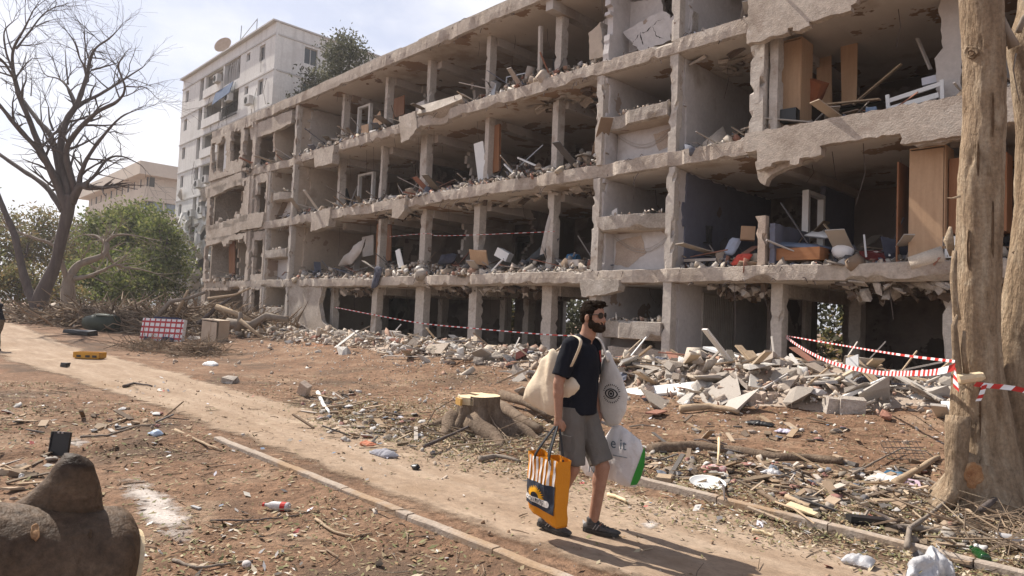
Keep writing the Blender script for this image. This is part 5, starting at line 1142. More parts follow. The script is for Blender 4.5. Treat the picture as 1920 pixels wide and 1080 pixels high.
bar('broken_batten', (1545, 420), (1580, 462), 16.6, 16.2, .05, .03, PLANK, 'slanting broken batten behind the blue mattress', 'plank')
# first floor, middle bays
board('door_leaf', [(706, 420), (733, 412), (732, 488), (704, 497)], 16.2, .05, WOODR, 'reddish brown door standing among debris in the middle left bay', 'door')
fbox('brown_board', 898, 482, 15.6, (.75, .03, .55), (.4, .1, .2), WOODL, 'bent brown board sticking out over the slab edge', 'board', .05)
mb = MB(); pillow(mb, [(-.9, -.25), (.7, -.1), (.9, .35), (.3, .3), (-.6, -.05)], on_y(1010, 475, 15.9), (1, 0, .25), (0, .2, 1), .06, 5, 26, .06); one('tarpaulin', mb, mat('dark_tarp', [(.03, .035, .04), (.055, .06, .07)], 3, .6, .3), 'dark tarpaulin slumped beside the hanging pale sheet', 'tarpaulin', smooth=True)
mb = MB(); pillow(mb, [(-.12, -.6), (.12, -.55), (.2, .6), (.05, .7)], on_y(1021, 443, 15.7), (1, 0, 0), (.12, 0, 1), .05, 5, 24, .04); one('bed_sheet', mb, PLAST, 'pale sheet hanging along the column near the stair core', 'sheet', smooth=True)
fbox('white_cabinet', 945, 478, 15.7, (.5, .35, .3), (.0, .45, .3), WHITE, 'small white cabinet tipped over in the bay with the tarpaulin', 'cabinet')
bar('table_strut', (920, 510), (944, 485), 15.3, 15.4, .05, .05, WHITE, 'white table leg poking over the slab edge below the cabinet', 'table leg')
fbox('crate', 1080, 494, 15.5, (.42, .35, .2), (0, 0, .1), PLAST, 'pale crate on the slab edge just left of the stair core', 'crate')
fbox('blue_bundle', 1075, 482, 15.9, (.35, .3, .12), (.1, .2, .1), mat('blue_bundle', [(.03, .10, .2), (.05, .15, .28)], 3, .8, .3), 'blue bundle behind the pale crate', 'bundle', .04)
mb = MB(); pillow(mb, [(-.5, -.15), (.5, -.2), (.5, .2), (-.4, .25)], on_y(838, 487, 15.6), (1, 0, .1), (0, .4, 1), .14, 5, 24, .08); one('dark_clothes', mb, mat('dark_clothes', [(.025, .027, .04), (.06, .06, .08)], 4, .95, .4), 'dark clothes bundle spilling out right of the double column', 'clothing', smooth=True)
mb = MB(); pillow(mb, [(-.2, -.5), (.25, -.4), (.3, .4), (-.2, .5)], on_y(705, 520, 14.95), (1, 0, .0), (.3, .0, 1), .08, 5, 24, .08); one('hanging_jacket', mb, mat('grey_navy_cloth', [(.05, .055, .075), (.10, .10, .13)], 4, .95, .4), 'dark jacket hanging over the slab edge below the brown door', 'jacket', smooth=True)
board('grey_board', [(678, 445), (700, 440), (700, 478), (680, 482)], 16.6, .03, PLAST, 'grey-white panel behind the debris peak left of the brown door', 'panel')
board('white_splint', [(741, 470), (749, 466), (757, 500), (747, 503)], 15.4, .03, WHITE, 'white splintered board upright right of the brown door', 'board')
mb = MB(); pillow(mb, [(-.8, -.25), (.3, -.3), (.9, .2), (1.0, .75), (.6, .7), (.3, .2), (-.6, .1)], on_y(655, 485, 15.7), (1, 0, .1), (0, .2, 1), .2, 6, 30, .07); one('torn_mattress', mb, PLAST, 'torn grey mattress twisted up out of the debris peak', 'mattress', smooth=True)
# second floor, middle bays
board('door_leaf', [(888, 270), (905, 264), (915, 336), (897, 342)], 15.7, .04, WHITE, 'white door leaning against the column on the second floor', 'door')
board('brown_board', [(921, 238), (936, 232), (935, 320), (920, 326)], 15.95, .1, WOODR, 'brown cupboard panel behind the leaning white door', 'panel')
bar('metal_bar', (972, 296), (1022, 318), 15.7, 15.5, .1, .05, WHITE, 'white metal rail lying over debris right of the leaning door', 'rail')
bar('metal_bar', (946, 308), (972, 334), 15.6, 15.4, .06, .05, WHITE, 'short white rail left of the longer rail on the second floor', 'rail')
mb = MB()
for k in range(8): mb.tube([on_y(960 + k * 7, 306 + k, 15.6), on_y(966 + k * 8, 332 - k * 2, 15.5)], .012, 4)
for k in range(3): mb.tube([on_y(958, 310 + k * 8, 15.55), on_y(1020, 312 + k * 5, 15.5)], .012, 4)
one('wire_rack', mb, BARKD, 'tangled wire rack under the white rails on the second floor', 'rack')
bar('thin_pole', (963, 322), (1018, 272), 15.8, 15.9, .03, .03, GREYM, 'thin metal pole slanting up right of the leaning white door', 'pole')
# top floor
board('door_leaf', [(737, 186), (758, 178), (757, 214), (736, 222)], 16.4, .05, WOODR, 'reddish brown door on the top floor behind the pale post', 'door')
rl = thing('railing', 'grey metal bed railing standing on the top floor', 'railing', tuple(on_y(975, 165, 15.7)))
for a, b, nm in (((950, 145), (1000, 134), 'top_bar'), ((950, 160), (1000, 149), 'lower_bar'), ((950, 144), (950, 170), 'post'), ((1000, 134), (1000, 152), 'post')): mb = MB(); mb.beam(on_y(*a, 15.7), on_y(*b, 15.7), .035, .035); obj(nm, mb, GREYM, rl)
plate('broken_slab', [(788, 198), (868, 176), (874, 188), (820, 212), (790, 216)], 15.15, .5, CONC, 'large tilted slab of concrete lying along the top floor edge', 'concrete slab', tilt=.5)
plate('broken_slab', [(780, 194), (795, 188), (800, 204), (782, 210)], 15.3, .3, PLAST, 'grey upright slab left of the large tilted slab', 'concrete slab', tilt=.2)
mb = MB(); mb.box(on_y(926, 168, 15.35), (.35, .3, .55), (.2, .3, .4), 0, .08); one('machine', mb, GREYM, 'grey twisted appliance at the foot of the thin top floor column', 'appliance')
board('torn_board', [(699, 226), (712, 208), (716, 232), (700, 240)], 15.6, .04, WOODL, 'torn tan board sticking up on the top floor debris', 'board')
board('torn_board', [(677, 236), (690, 232), (690, 252), (677, 256)], 15.4, .04, WOODL, 'square tan board left of the torn pointed board', 'board')
bar('thin_post', (1014, 50), (1012, 150), 15.6, 15.6, .13, .1, COLM, 'thin pale post left of the white column on the top floor', 'post')
board('door_leaf', [(429, 450), (440, 448), (440, 516), (429, 520)], 15.9, .05, WOODR, 'brown door in the ragged opening at the far end', 'door')

# ------------------------------------------------------------------ pale fig trunk on the right
TD = 6.6
def trunk_loft(mb, line, dep, n=26, lobes=(), seed=0, mi=0, lump=.10, flat_top=False):
    """line [(px,py,radius px)] surveyed at a depth; swelling, flutes and knots from noise"""
    P = [(at_depth(a, b, dep), r * dep / FPX) for a, b, r in line]; S = []
    for k in range(len(P) - 1):
        nq = max(6, int((P[k + 1][0] - P[k][0]).length / .035))
        for q in range(nq):
            t = q / nq; S.append((P[k][0].lerp(P[k + 1][0], t), P[k][1] * (1 - t) + P[k + 1][1] * t))
    S.append(P[-1]); rings = []
    for i, (c, r) in enumerate(S):
        fl = i / (len(S) - 1); ring = []
        for k in range(n):
            a = 2 * math.pi * k / n; d = Vector((math.cos(a), math.sin(a), 0))
            rr = r * (1 + lump * nse(d.x * 1.3 + seed, d.y * 1.3, c.z * .9) + lump * .6 * nse(d.x * 3 + seed, d.y * 3, c.z * .8) + lump * .3 * nse(d.x * 6, d.y * 6 + seed, c.z * 3))
            ck = abs(nse(d.x * 4.2 + seed, d.y * 4.2, c.z * 1.1)); rr -= r * .085 * max(0, 1 - ck / .07) * max(0, .3 + nse(d.x * 2, d.y * 2 + 7, c.z * .8)) * 2; rr += r * .03 * nse(d.x * 9, d.y * 9, c.z * 5 + seed) + r * .018 * nse(d.x * 18, d.y * 18, c.z * 14)
            for (la, amp, z0) in lobes:
                rr += r * amp * max(0, math.cos(a - la)) ** 6 * sm(z0, 0, c.z)
            ring.append(c + d * rr)
        rings.append(ring)
    mb.loft(rings)
bp = at_depth(1850, 950, TD)
ft = thing('fig_tree', 'big pale fig trunk with a leaning second stem, tied with barrier tape', 'tree', (bp.x, bp.y, pz(bp.x, bp.y)))
mb = MB(); trunk_loft(mb, [(1856, 1010, 83.6), (1852, 950, 72.2), (1848, 900, 61.8), (1843, 840, 55.1), (1838, 770, 48.4), (1834, 690, 39.6), (1832, 620, 37.0), (1831, 540, 37.0), (1836, 440, 34.3), (1838, 330, 36.1), (1846, 220, 35.2), (1845, 120, 34.3), (1841, 20, 36.1), (1838, -120, 37.0), (1825, -400, 40.5), (1800, -700, 35.2)], TD, lobes=((R(-120), .5, .4), (R(-60), .5, .7), (R(180), .45, .35), (R(60), .4, .8)), seed=1, lump=.12, n=64)
from mathutils.bvhtree import BVHTree
FV, FF_ = list(mb.v), [f for f in mb.f if len(f) == 4]; obj('trunk', mb, BARKF, ft, smooth=True)
mb = MB(); trunk_loft(mb, [(1915, 1030, 95), (1908, 950, 72), (1902, 860, 52), (1898, 760, 45), (1903, 690, 39), (1914, 600, 36), (1928, 500, 33), (1940, 380, 31), (1943, 250, 31), (1934, 150, 33), (1926, 90, 34), (1935, 20, 24), (1950, -120, 26), (1985, -500, 24)], TD + .12, n=48, lobes=((R(-50), .5, .7), (R(-110), .4, .5)), seed=5)
obj('stem', mb, BARKF, ft, smooth=True)
def tb(pix, rad, dep, m, nm='branch_stub', par=ft, n=7):
    mb = MB(); mb.tube([at_depth(a, b, dep) for a, b in pix], rad, n, lump=.15); return obj(nm, mb, m, par, smooth=True)
tb([(1902, 88), (1888, 58), (1878, 30), (1872, 2)], [.05, .035, .025, .018], TD, BARKG); tb([(1910, 60), (1918, 35), (1932, 18), (1950, 10)], [.03, .025, .02, .015], TD, BARKG)
tb([(1796, 600), (1790, 560), (1787, 520), (1790, 470)], [.03, .028, .03, .02], TD - .2, BARKF); tb([(1812, 700), (1806, 655), (1808, 620)], [.022, .02, .012], TD - .28, BARKF); tb([(1797, 705), (1792, 650), (1789, 610), (1795, 590)], [.03, .03, .025, .01], TD - .25, BARKF)
tb([(1785, 480), (1779, 450), (1782, 425)], [.02, .045, .012], TD - .15, BARKF); tb([(1800, 368), (1785, 372), (1777, 371)], [.012, .008, .004], TD - .2, PLANK, 'splinter')
tb([(1905, 100), (1900, 130), (1907, 170), (1912, 190)], [.008, .006, .005, .004], TD - .1, BARKG, 'twig')
mb = MB(); mb.tube([at_depth(1795, 712, TD - .28), at_depth(1838, 706, TD - .28), at_depth(1846, 704, TD - .3)], [.05, .045, .03], 8); obj('branch_stub', mb, CUTW, ft)
# roots that grip the ground
for pl in ([(1812, 850, .11), (1790, 915, .10), (1766, 948, .07), (1745, 968, .03)], [(1830, 870, .17), (1822, 940, .12), (1815, 975, .06)], [(1880, 880, .16), (1890, 950, .12), (1905, 985, .06)], [(1796, 780, .1), (1794, 850, .1), (1788, 920, .07), (1770, 945, .03)]):
    mb = MB(); pts = [at_depth(a, b, TD - .18 - .05 * i) for i, (a, b, r) in enumerate(pl)]; sp = []; sr = []
    for k in range(len(pts) - 1):
        for q in range(4): t = q / 4; sp.append(pts[k].lerp(pts[k + 1], t)); sr.append(pl[k][2] * (1 - t) + pl[k + 1][2] * t)
    mb.tube(sp + [pts[-1]], sr + [pl[-1][2]], 10, lump=.2); FF_ += [tuple(q + len(FV) for q in f) for f in mb.f if len(f) == 4]; FV += mb.v; obj('root', mb, BARKF, ft, smooth=True)
FTB = BVHTree.FromPolygons(FV, FF_)
def on_bark(name, tree, cx, cy, rx, ry, m, par, lift=.004, seed=0, K=6, n=22):
    """a wound whose surface follows the bark under it"""
    V, ok = [], True; mb = MB()
    for k in range(K + 1):
        for j in range(n if k else 1):
            a = 2 * math.pi * j / n; e = k / K * (1 + .28 * nse(math.cos(a) * 1.6, math.sin(a) * 1.6, seed) + .12 * nse(math.cos(a) * 5, math.sin(a) * 5, seed)); d = ray(cx + math.cos(a) * rx * e, cy + math.sin(a) * ry * e).normalized(); h = tree.ray_cast(EYE, d)
            if h[0] is None: h = (V[-n] if len(V) > n else (V[0] if V else EYE + d * 6.5),)
            V.append(h[0] - d * (lift + .010 * (1 if k == K - 1 else 0) - (.02 if k == K else 0)))
    mb.add(V, [(0, 1 + j, 1 + (j + 1) % n) for j in range(n)] + [(1 + (k - 1) * n + j, 1 + k * n + j, 1 + k * n + (j + 1) % n, 1 + (k - 1) * n + (j + 1) % n) for k in range(1, K) for j in range(n)]); obj(name, mb, m, par, smooth=True)
INNER = mat('orange_inner_bark', [(.28, .13, .06), (.40, .22, .11), (.46, .31, .18)], 9, .9, .6, 30, fine=.3); KNOT = mat('knot', [(.10, .06, .035), (.24, .16, .10)], 12, .9, .8, 30)
on_bark('torn_bark_scar', FTB, 1826, 890, 20, 26, INNER, ft, seed=2); on_bark('knot', FTB, 1820, 98, 15, 13, BARKF, ft, .02, 4); on_bark('knot_hole', FTB, 1820, 99, 7, 6, KNOT, ft, .034, 5)
for i, (a, b, c, d) in enumerate(((1834, 300, 3, 34), (1862, 215, 2.5, 50), (1816, 470, 3.5, 40), (1862, 430, 2.5, 60), (1838, 770, 2.5, 60))): on_bark('bark_crack', FTB, a, b, c, d, KNOT, ft, .002, 10 + i)

# ------------------------------------------------------------------ sawn stump
sp_ = spot(897, 808); st = thing('stump', 'freshly sawn tree stump with spreading roots behind the walking man', 'stump', tuple(sp_))
LB = [(R(-150), .62, .55), (R(-95), .5, .5), (R(-35), .75, .9), (R(20), .55, .8), (R(80), .4, .6), (R(150), .45, .6)]
rings = []; n = 72; zs_ = [0, .05, .12, .2, .3, .4, .47, .52]
def srad(a, z):
    f = 1 - z / .52; r = .205 + .03 * nse(math.cos(a) * 2, math.sin(a) * 2, z * 2)
    for la, amp, ln in LB: r += (.17 * amp + ln * .54 * f ** 2.1) * max(0, math.cos(a - la)) ** (7 + 16 * f)
    return r
mb = MB()
for z in zs_: rings.append([(sp_.x + math.cos(2 * math.pi * k / n) * srad(2 * math.pi * k / n, z), sp_.y + math.sin(2 * math.pi * k / n) * srad(2 * math.pi * k / n, z), sp_.z - .04 + z + .02 * nse(k * .3, z * 6, 3)) for k in range(n)])
STB = mat('stump_bark', [(.13, .09, .065), (.24, .18, .13)], 4, .95, .9, 14, stretch=(3, 3, .7), dirt=[((.30, .24, .18), 1.5, .6)], fine=.3, bdist=.03)
mb.loft(rings, caps=False); obj('trunk', mb, STB, st, smooth=True)
for (a0, a1, z) in ((-200, -60, .535), (-70, 170, .56)):
    o_ = [(math.cos(R(a)) * srad(R(a), .5) * 1.02 + .012 * nse(a, 0, 0, .3), math.sin(R(a)) * srad(R(a), .5) * 1.02 + .012 * nse(a, 3, 0, .3)) for a in range(a0, a1 + 1, 5)] + [(0, 0)]
    mb = MB(); mb.prism(o_, (sp_.x, sp_.y, sp_.z + z - .04), (1, 0, 0), (0, 1, 0), -.10 if z < .55 else -.13, 0, 0 if z < .55 else 1); obj('sawn_face', mb, (CUTW, STB), st)
mb = MB(); mb.box((sp_.x + math.cos(R(-95)) * .36, sp_.y + math.sin(R(-95)) * .36, sp_.z + .44), (.2, .03, .09), (0, 0, R(-20))); obj('sawn_notch', mb, mat('orange_saw_cut', [(.42, .24, .07), (.52, .31, .10)], 5, .8, .3, 40), st)
for la, amp, ln in LB:
    mb = MB(); d = Vector((math.cos(la), math.sin(la), 0)); e = Vector((-d.y, d.x, 0)); pts = []; rad = []
    for k in range(9):
        t = k / 8; q = sp_ + d * (.27 + ln * 1.0 * t) + e * (.18 * math.sin(t * 3 + la)); pts.append(Vector((q.x, q.y, pz(q.x, q.y) + .16 * (1 - t) ** 1.5 - .02))); rad.append(.13 * (1 - t) + .035)
    mb.tube(pts, rad, 9, lump=.3); obj('root', mb, STB, st, smooth=True)
for pix, r, lab in ((((915, 748), (950, 768), (985, 785), (1012, 800)), .11, 'dark broken log slanting down right of the stump'), (((870, 800), (900, 815), (925, 800), (935, 780)), .05, 'bent root end in front of the stump'), (((940, 735), (985, 748), (1030, 775)), .09, 'dark log end lying behind the right root of the stump')):
    mb = MB(); pts = [spot(a, b + 22 * (r > .06), r * .9 + .10 * (1 - i / len(pix))) for i, (a, b) in enumerate(pix)]; mb.tube(pts, [r * (1 - .15 * i) for i in range(len(pts))], 10, lump=.3); one('broken_log', mb, STB, lab, 'log', smooth=True)
# ------------------------------------------------------------------ big dark log, bottom left
def logpt(px, py, d): return at_depth(px, py, d)
lg = thing('log', 'huge wet dark log with a branch stub filling the bottom left corner', 'log', tuple(logpt(110, 1120, 3.5)))
A, B = logpt(232, 1072, 3.62), logpt(-330, 1062, 2.9); ax = (A - B).normalized(); up = Vector((0, 0, 1)); up = (up - ax * up.dot(ax)).normalized(); si = ax.cross(up)
rings = []; n = 40
n = 100
for k in range(170):
    t = k / 169; c = B.lerp(A, t); ring = []
    for j in range(n):
        a = 2 * math.pi * j / n; d = up * math.cos(a) + si * math.sin(a); r = .315 + .010 * math.sin(t * 9)
        r *= 1 + .04 * nse(d.x * 1.5, d.y * 1.5 + t * 3, d.z * 1.5) + .022 * nse(d.x * 5, t * 14, d.z * 5) + .004 * nse(d.x * 13, t * 40, d.z * 13) + .004 * nse(d.x * 24, t * 26, d.z * 24) - .018 * max(0, 1 - abs(nse(d.x * 5 + 3, t * 10, d.z * 5)) / .06) * max(0, nse(d.x * 2, t * 6, 9) + .25)
        if t > .9: r *= 1 - .26 * ((t - .9) / .1) ** 2.4
        ring.append(c + d * r)
    rings.append(ring)
mb = MB(); mb.loft(rings); LGB = BVHTree.FromPolygons(mb.v, [f for f in mb.f if len(f) == 4]); obj('trunk', mb, BARKL, lg, smooth=True)
sb = MB(); rr = []; bf = lambda a, t: 1 + .03 * nse(math.cos(a) * 2, math.sin(a) * 2, t * 4) + + .006 * nse(math.cos(a) * 6, math.sin(a) * 6, t * 22) + .004 * nse(math.cos(a) * 14, math.sin(a) * 14, t * 30) + .004 * math.sin(t * 90 + 3 * nse(math.cos(a), math.sin(a), t * 3))
for k in range(78):      # the stub: long sweeping left flank, steep right flank
    t = k / 77; py = 1000 - 148 * t; xr = 196 - 10 * t - 18 * t * t; xl = 106 - 200 * (1 - t) ** 1.9
    if t > .84: q = (t - .84) / .16; xr -= 20 * q ** 2; xl += 16 * q ** 2
    d_ = 3.52; cL, cR = logpt(xl, py, d_ - .05), logpt(xr, py, d_); c = (cL + cR) / 2; hw = (cR - cL).length / 2; wy = .17 * (1 - t) + .085 * t
    if t > .84: wy *= 1 - .35 * ((t - .84) / .16) ** 2
    e1 = (cR - cL).normalized(); e2 = Vector((-e1.y, e1.x, 0)).normalized()
    rr.append([c + e1 * math.cos(a) * hw * bf(a, t) + e2 * math.sin(a) * wy * bf(a, t) for a in np.linspace(0, 2 * math.pi, 72, endpoint=False)])
sb.loft(rr); obj('branch_stub', sb, BARKL, lg, smooth=True)
mb = MB(); mb.tube([A - ax * .01, A + ax * .03], [.225, .215], 26); obj('sawn_face', mb, CUTW, lg)
on_bark('bark_wound', LGB, 66, 999, 10, 17, INNER, lg, .003, 3); on_bark('bark_crack', LGB, 170, 1000, 3, 9, KNOT, lg, .002, 8)

# ------------------------------------------------------------------ leaf litter, chips, twigs
def scat2(n, fn, seed):
    rs = np.random.RandomState(seed); P = []
    while len(P) < n:
        x, y = rs.uniform(-16, 1.5), rs.uniform(.2, 11.5)
        if rs.rand() < fn(x, y): P.append((x, y))
    return P
def dens(x, y):
    a, b = on_path(x, y); d = .10 * (.4 + max(0, .5 + nse(x, y, 0, .9)))
    inp = a + .1 < y < b - .1
    if inp: d *= .16 + .25 * max(0, nse(x, y, 3, .8))
    if y >= b - .35 and y < 8.5: d += .55 * (1 - sm(6.6, 8.5, y)) * max(.15, .6 + nse(x, y, 7, .8)) * sm(-10, -6.5, x)      # strip along the far kerb
    d += .6 * math.exp(-(((x + 7.0) / 1.3) ** 2 + ((y - 5.7) / .75) ** 2)) + .6 * math.exp(-(((x + 9.6) / 1.4) ** 2 + ((y - 6.0) / .5) ** 2))
    d += .5 * math.exp(-(((x + 1.0) / 1.6) ** 2 + ((y - 6.7) / 1.1) ** 2))
    if y < a: d += .16 * max(.0, .5 + nse(x, y, 9, .9))
    return d * (1.0 if x > -13 else .5)
def litter(name, n, s0, m, seed, aspect=.42, curl=.3, lift=.006, fn=dens):
    rs = np.random.RandomState(seed); P = scat2(n, fn, seed); V = np.zeros((n, 4, 3), np.float32)
    for i, (x, y) in enumerate(P):
        s_ = s0 * rs.uniform(.5, 1.5); a = rs.uniform(0, 6.28); z = pz(x, y) + lift * rs.rand(); d = np.array([math.cos(a), math.sin(a), rs.normal(0, curl)]); e = np.array([-math.sin(a), math.cos(a), rs.normal(0, curl)]) * aspect; c = np.array([x, y, z + s_ * curl * .5])
        V[i] = [c - d * s_, c + e * s_, c + d * s_, c - e * s_]
    np_obj(name, V.reshape(-1, 3), np.arange(n * 4).reshape(-1, 4), m, 'stuff')
litter('leaf_litter', 26000, .015, DRYLEAF, 3)
litter('leaf_litter', 9000, .026, DRYLEAF, 33)
litter('leaf_litter', 3000, .036, DRYLEAF, 4, .28)
CHIPM = mat('pale_chips', [(.42, .36, .30), (.52, .46, .40)], 5, .9, .2, 30, rand=('island', [(.50, .42, .32), (.56, .53, .50), (.40, .31, .22), (.60, .58, .56), (.34, .27, .20), (.46, .44, .43), (.10, .09, .085), (.52, .44, .33), (.30, .28, .27)], .9))
def dens2(x, y):
    b = on_path(x, y)[1]; h = max(0, .45 + nse(x, y, 7, 1.1) + .5 * nse(x, y, 8, 3))
    return min(1, h * ((1 - sm(.5, 2.2, abs(y - b - .75))) * sm(-11.5, -9, x) + math.exp(-(((x + 7.0) / 1.2) ** 2 + ((y - 5.9) / .8) ** 2)) + .5 * math.exp(-(((x + 1.2) / 1.5) ** 2 + ((y - 7) / 1.0) ** 2)) + .35 * sm(.05, .4, nse(x, y, 11, .55)) * (y < 3.1)))
litter('leaf_litter', 22000, .017, DRYLEAF, 51, .42, .45, .03, dens2); litter('bark_chips', 2600, .03, CHIPM, 52, .3, .3, .02, dens2)
litter('wood_chips', 1700, .035, CHIPM, 5, .35, .2, .01)
def dens_p(x, y): return .9 * max(0, nse(x, y, 15, .7) - .05) + .25 * math.exp(-(((x + 1.2) / 1.8) ** 2 + ((y - 6.6) / .9) ** 2)) + .3 * math.exp(-(((x + 8.6) / 1.3) ** 2 + ((y - 6.0) / .4) ** 2)) + .1 * (y < 3)
litter('paper_scraps', 420, .035, mat('scraps', [(.5, .5, .5), (.6, .6, .6)], 5, .8, .2, 30, rand=('island', [(.62, .60, .57), (.50, .46, .40), (.55, .53, .58), (.40, .38, .36), (.45, .12, .10), (.15, .20, .28), (.66, .65, .63), (.12, .11, .11), (.34, .28, .22)], .95)), 6, .6, .35, .02, dens_p)
mb = MB(); rs = np.random.RandomState(9)
for (x, y) in scat2(2600, dens, 12):
    a = rs.uniform(0, 6.28); l = .06 * math.exp(rs.normal(.6, .6)); r = rs.uniform(.0025, .007); d = Vector((math.cos(a), math.sin(a), rs.normal(.03, .06))) * min(l, .8); e = Vector((-d.y, d.x, 0)) * rs.normal(0, .12)
    p = Vector((x, y, pz(x, y) + r + .004)); q = p + d; q.z = max(q.z, pz(q.x, q.y) + r); mb.tube([p, p.lerp(q, .5) + e, q], [r, r * .9, r * .5], 4, caps=False)
for (x, y) in scat2(300, lambda x, y: math.exp(-(((x + .6) / 1.0) ** 2 + ((y - 6.9) / .7) ** 2)) + .4 * math.exp(-(((x + 6.6) / .9) ** 2 + ((y - 6.0) / .5) ** 2)), 14):
    a = rs.uniform(0, 6.28); l = rs.uniform(.2, .9); r = rs.uniform(.004, .012); el = rs.uniform(-.05, .45); d = Vector((math.cos(a) * math.cos(el), math.sin(a) * math.cos(el), math.sin(el))) * l; p = Vector((x, y, pz(x, y) + .03)); e = Vector((-d.y, d.x, 0)) * rs.normal(0, .15)
    mb.tube([p, p + d * .5 + e, p + d], [r, r * .8, r * .35], 4, caps=False)
tag(obj('twigs', mb, STICKM), kind='stuff')
pts, szs = [], []
for (x, y) in scat2(1500, lambda x, y: .25 + .5 * max(0, nse(x, y, 4, .8)), 16): s_ = .006 * math.exp(rs.normal(.5, .55)); pts.append((x, y, pz(x, y) + s_ * .2)); szs.append(min(.035, s_))
scatter('pebbles', pts, szs, mat('pebbles', [(.3, .22, .16), (.4, .32, .25)], 5, .95, .4, 30, rand=('island', [(.28, .19, .13), (.40, .33, .27), (.22, .14, .09), (.48, .43, .38), (.33, .22, .14)], .85)), 17)
# white dust spilled on the near soil: a thin powder sheet with a ragged edge
DUSTM = mat('plaster_dust', [(.40, .34, .30), (.54, .49, .45)], 6, .95, .6, 30, fine=.3); fade_out(DUSTM, 4.2)
def powder(pix):
    pts = [spot(a, b) for a, b in pix]; cx = sum(p.x for p in pts) / len(pts); cy = sum(p.y for p in pts) / len(pts); ol = [(p.x, p.y) for p in pts]; e = pillow_fn(ol, 1.0)[2]; V, Fd = [(cx, cy, pz(cx, cy) + .006)], [.78]; n = 40; K = 14
    for k in range(1, K + 1):
        for j in range(n): a = 2 * math.pi * j / n; r = e(a) * k / K; x, y = cx + math.cos(a) * r, cy + math.sin(a) * r; V.append((x, y, pz(x, y) + .006)); Fd.append(.78 * (1 - k / K) ** 1.0)
    mb = MB(); mb.add(V, [(0, 1 + j, 1 + (j + 1) % n) for j in range(n)] + [(1 + (k - 1) * n + j, 1 + k * n + j, 1 + k * n + (j + 1) % n, 1 + (k - 1) * n + (j + 1) % n) for k in range(1, K) for j in range(n)])
    o = tag(obj('spilled_plaster_dust', mb, DUSTM, smooth=True), kind='stuff'); o.data.attributes.new('fade', 'FLOAT', 'POINT').data.foreach_set('value', Fd)
powder([(170, 870), (240, 840), (340, 910), (410, 960), (460, 1030), (400, 1065), (320, 1045), (255, 985), (200, 930)])
powder([(1180, 985), (1225, 965), (1265, 985), (1215, 1005)]); powder([(100, 830), (140, 815), (190, 828), (150, 845)])

mb = MB(); mb2 = MB(); rs = np.random.RandomState(123)
for (px, py, sx_, sy_, n) in ((640, 772, 38, 14, 70), (700, 800, 45, 18, 110), (770, 820, 40, 20, 90), (620, 745, 26, 10, 40), (1330, 880, 60, 14, 110), (1450, 895, 60, 18, 130), (1580, 905, 60, 22, 150), (1680, 920, 40, 22, 130), (1560, 945, 70, 18, 110), (1770, 1000, 60, 22, 90), (1250, 870, 30, 14, 50), (1420, 815, 90, 12, 60), (30, 880, 40, 14, 40), (160, 790, 90, 14, 50)):
    for i in range(int(n * .6)):
        p = spot(px + rs.normal(0, sx_), min(1075, py + rs.normal(0, sy_))); a = rs.uniform(0, 6.3); k = rs.rand()
        if k < .5: e = abs(rs.normal(.05, .2)); l = rs.uniform(.06, .4); mb.beam(p + Vector((0, 0, .012)), p + Vector((math.cos(a) * math.cos(e), math.sin(a) * math.cos(e), math.sin(e))) * l + Vector((0, 0, .012)), rs.choice([.012, .02, .05, .09]), rs.uniform(.006, .02))
        elif k < .8: w = rs.uniform(.03, .10); pillow(mb2, [(-w, -w * .5), (w * .5, -w * .7), (w, w * .4), (-w * .5, w * .6)], p + Vector((0, 0, .02)), (math.cos(a), math.sin(a), rs.normal(0, .3)), (-math.sin(a), math.cos(a), rs.normal(0, .3)), .02, 4, 12, .025, 20, seed=i)
        else: mb.box(p + Vector((0, 0, .02)), (rs.uniform(.03, .14), rs.uniform(.03, .12), rs.uniform(.006, .05)), (rs.normal(0, .3), rs.normal(0, .3), a), 0, .01)
tag(obj('splintered_litter', mb, mat('mixed_splinters', [(.36, .28, .20), (.5, .42, .33)], 5, .9, .3, 30, rand=('island', [(.32, .23, .15), (.42, .33, .24), (.18, .125, .085), (.46, .41, .36), (.11, .08, .06), (.26, .185, .125), (.09, .085, .085), (.37, .28, .20), (.15, .11, .075)], .9))), kind='stuff')
tag(obj('household_litter', mb2, mat('mixed_litter', [(.4, .38, .36), (.5, .48, .46)], 5, .8, .3, 30, rand=('island', [(.46, .43, .40), (.26, .23, .20), (.36, .32, .28), (.08, .075, .08), (.56, .54, .52), (.24, .10, .08), (.32, .27, .22), (.13, .15, .19), (.20, .15, .11), (.15, .12, .09)], .9)), smooth=True), kind='stuff')
# ------------------------------------------------------------------ things lying about
def stick(pix, r, label, m=BARKG, nm='branch', cat='branch', lift=0.0, grp=None):
    pts = [spot(a, b) for a, b in pix]; rs_ = [r * (1 - .5 * i / (len(pts) - 1)) for i in range(len(pts))]; mb = MB(); sp = []; sr = []
    for k in range(len(pts) - 1):
        for q in range(4): t = q / 4; sp.append(pts[k].lerp(pts[k + 1], t) + Vector((0, 0, r + lift + .01 * nse(k + t, r * 99, 0, 3)))); sr.append(rs_[k] * (1 - t) + rs_[k + 1] * t)
    sp.append(pts[-1] + Vector((0, 0, r * .6))); sr.append(rs_[-1]); mb.tube(sp, sr, 7, lump=.2); return one(nm, mb, m, label, cat, grp, smooth=True)
stick([(328, 812), (372, 826), (414, 842)], .02, 'straight pale branch on the near soil left of the kerb end', PLANK)
stick([(238, 786), (205, 800), (172, 812)], .018, 'short brown branch pointing away from the black panel', PLANK)
stick([(150, 822), (200, 818), (262, 800), (320, 796)], .014, 'long thin branch running right from the black panel', BARKG)
stick([(232, 728), (252, 722), (285, 727)], .03, 'dark bark strip lying left on the red soil', BARKD)
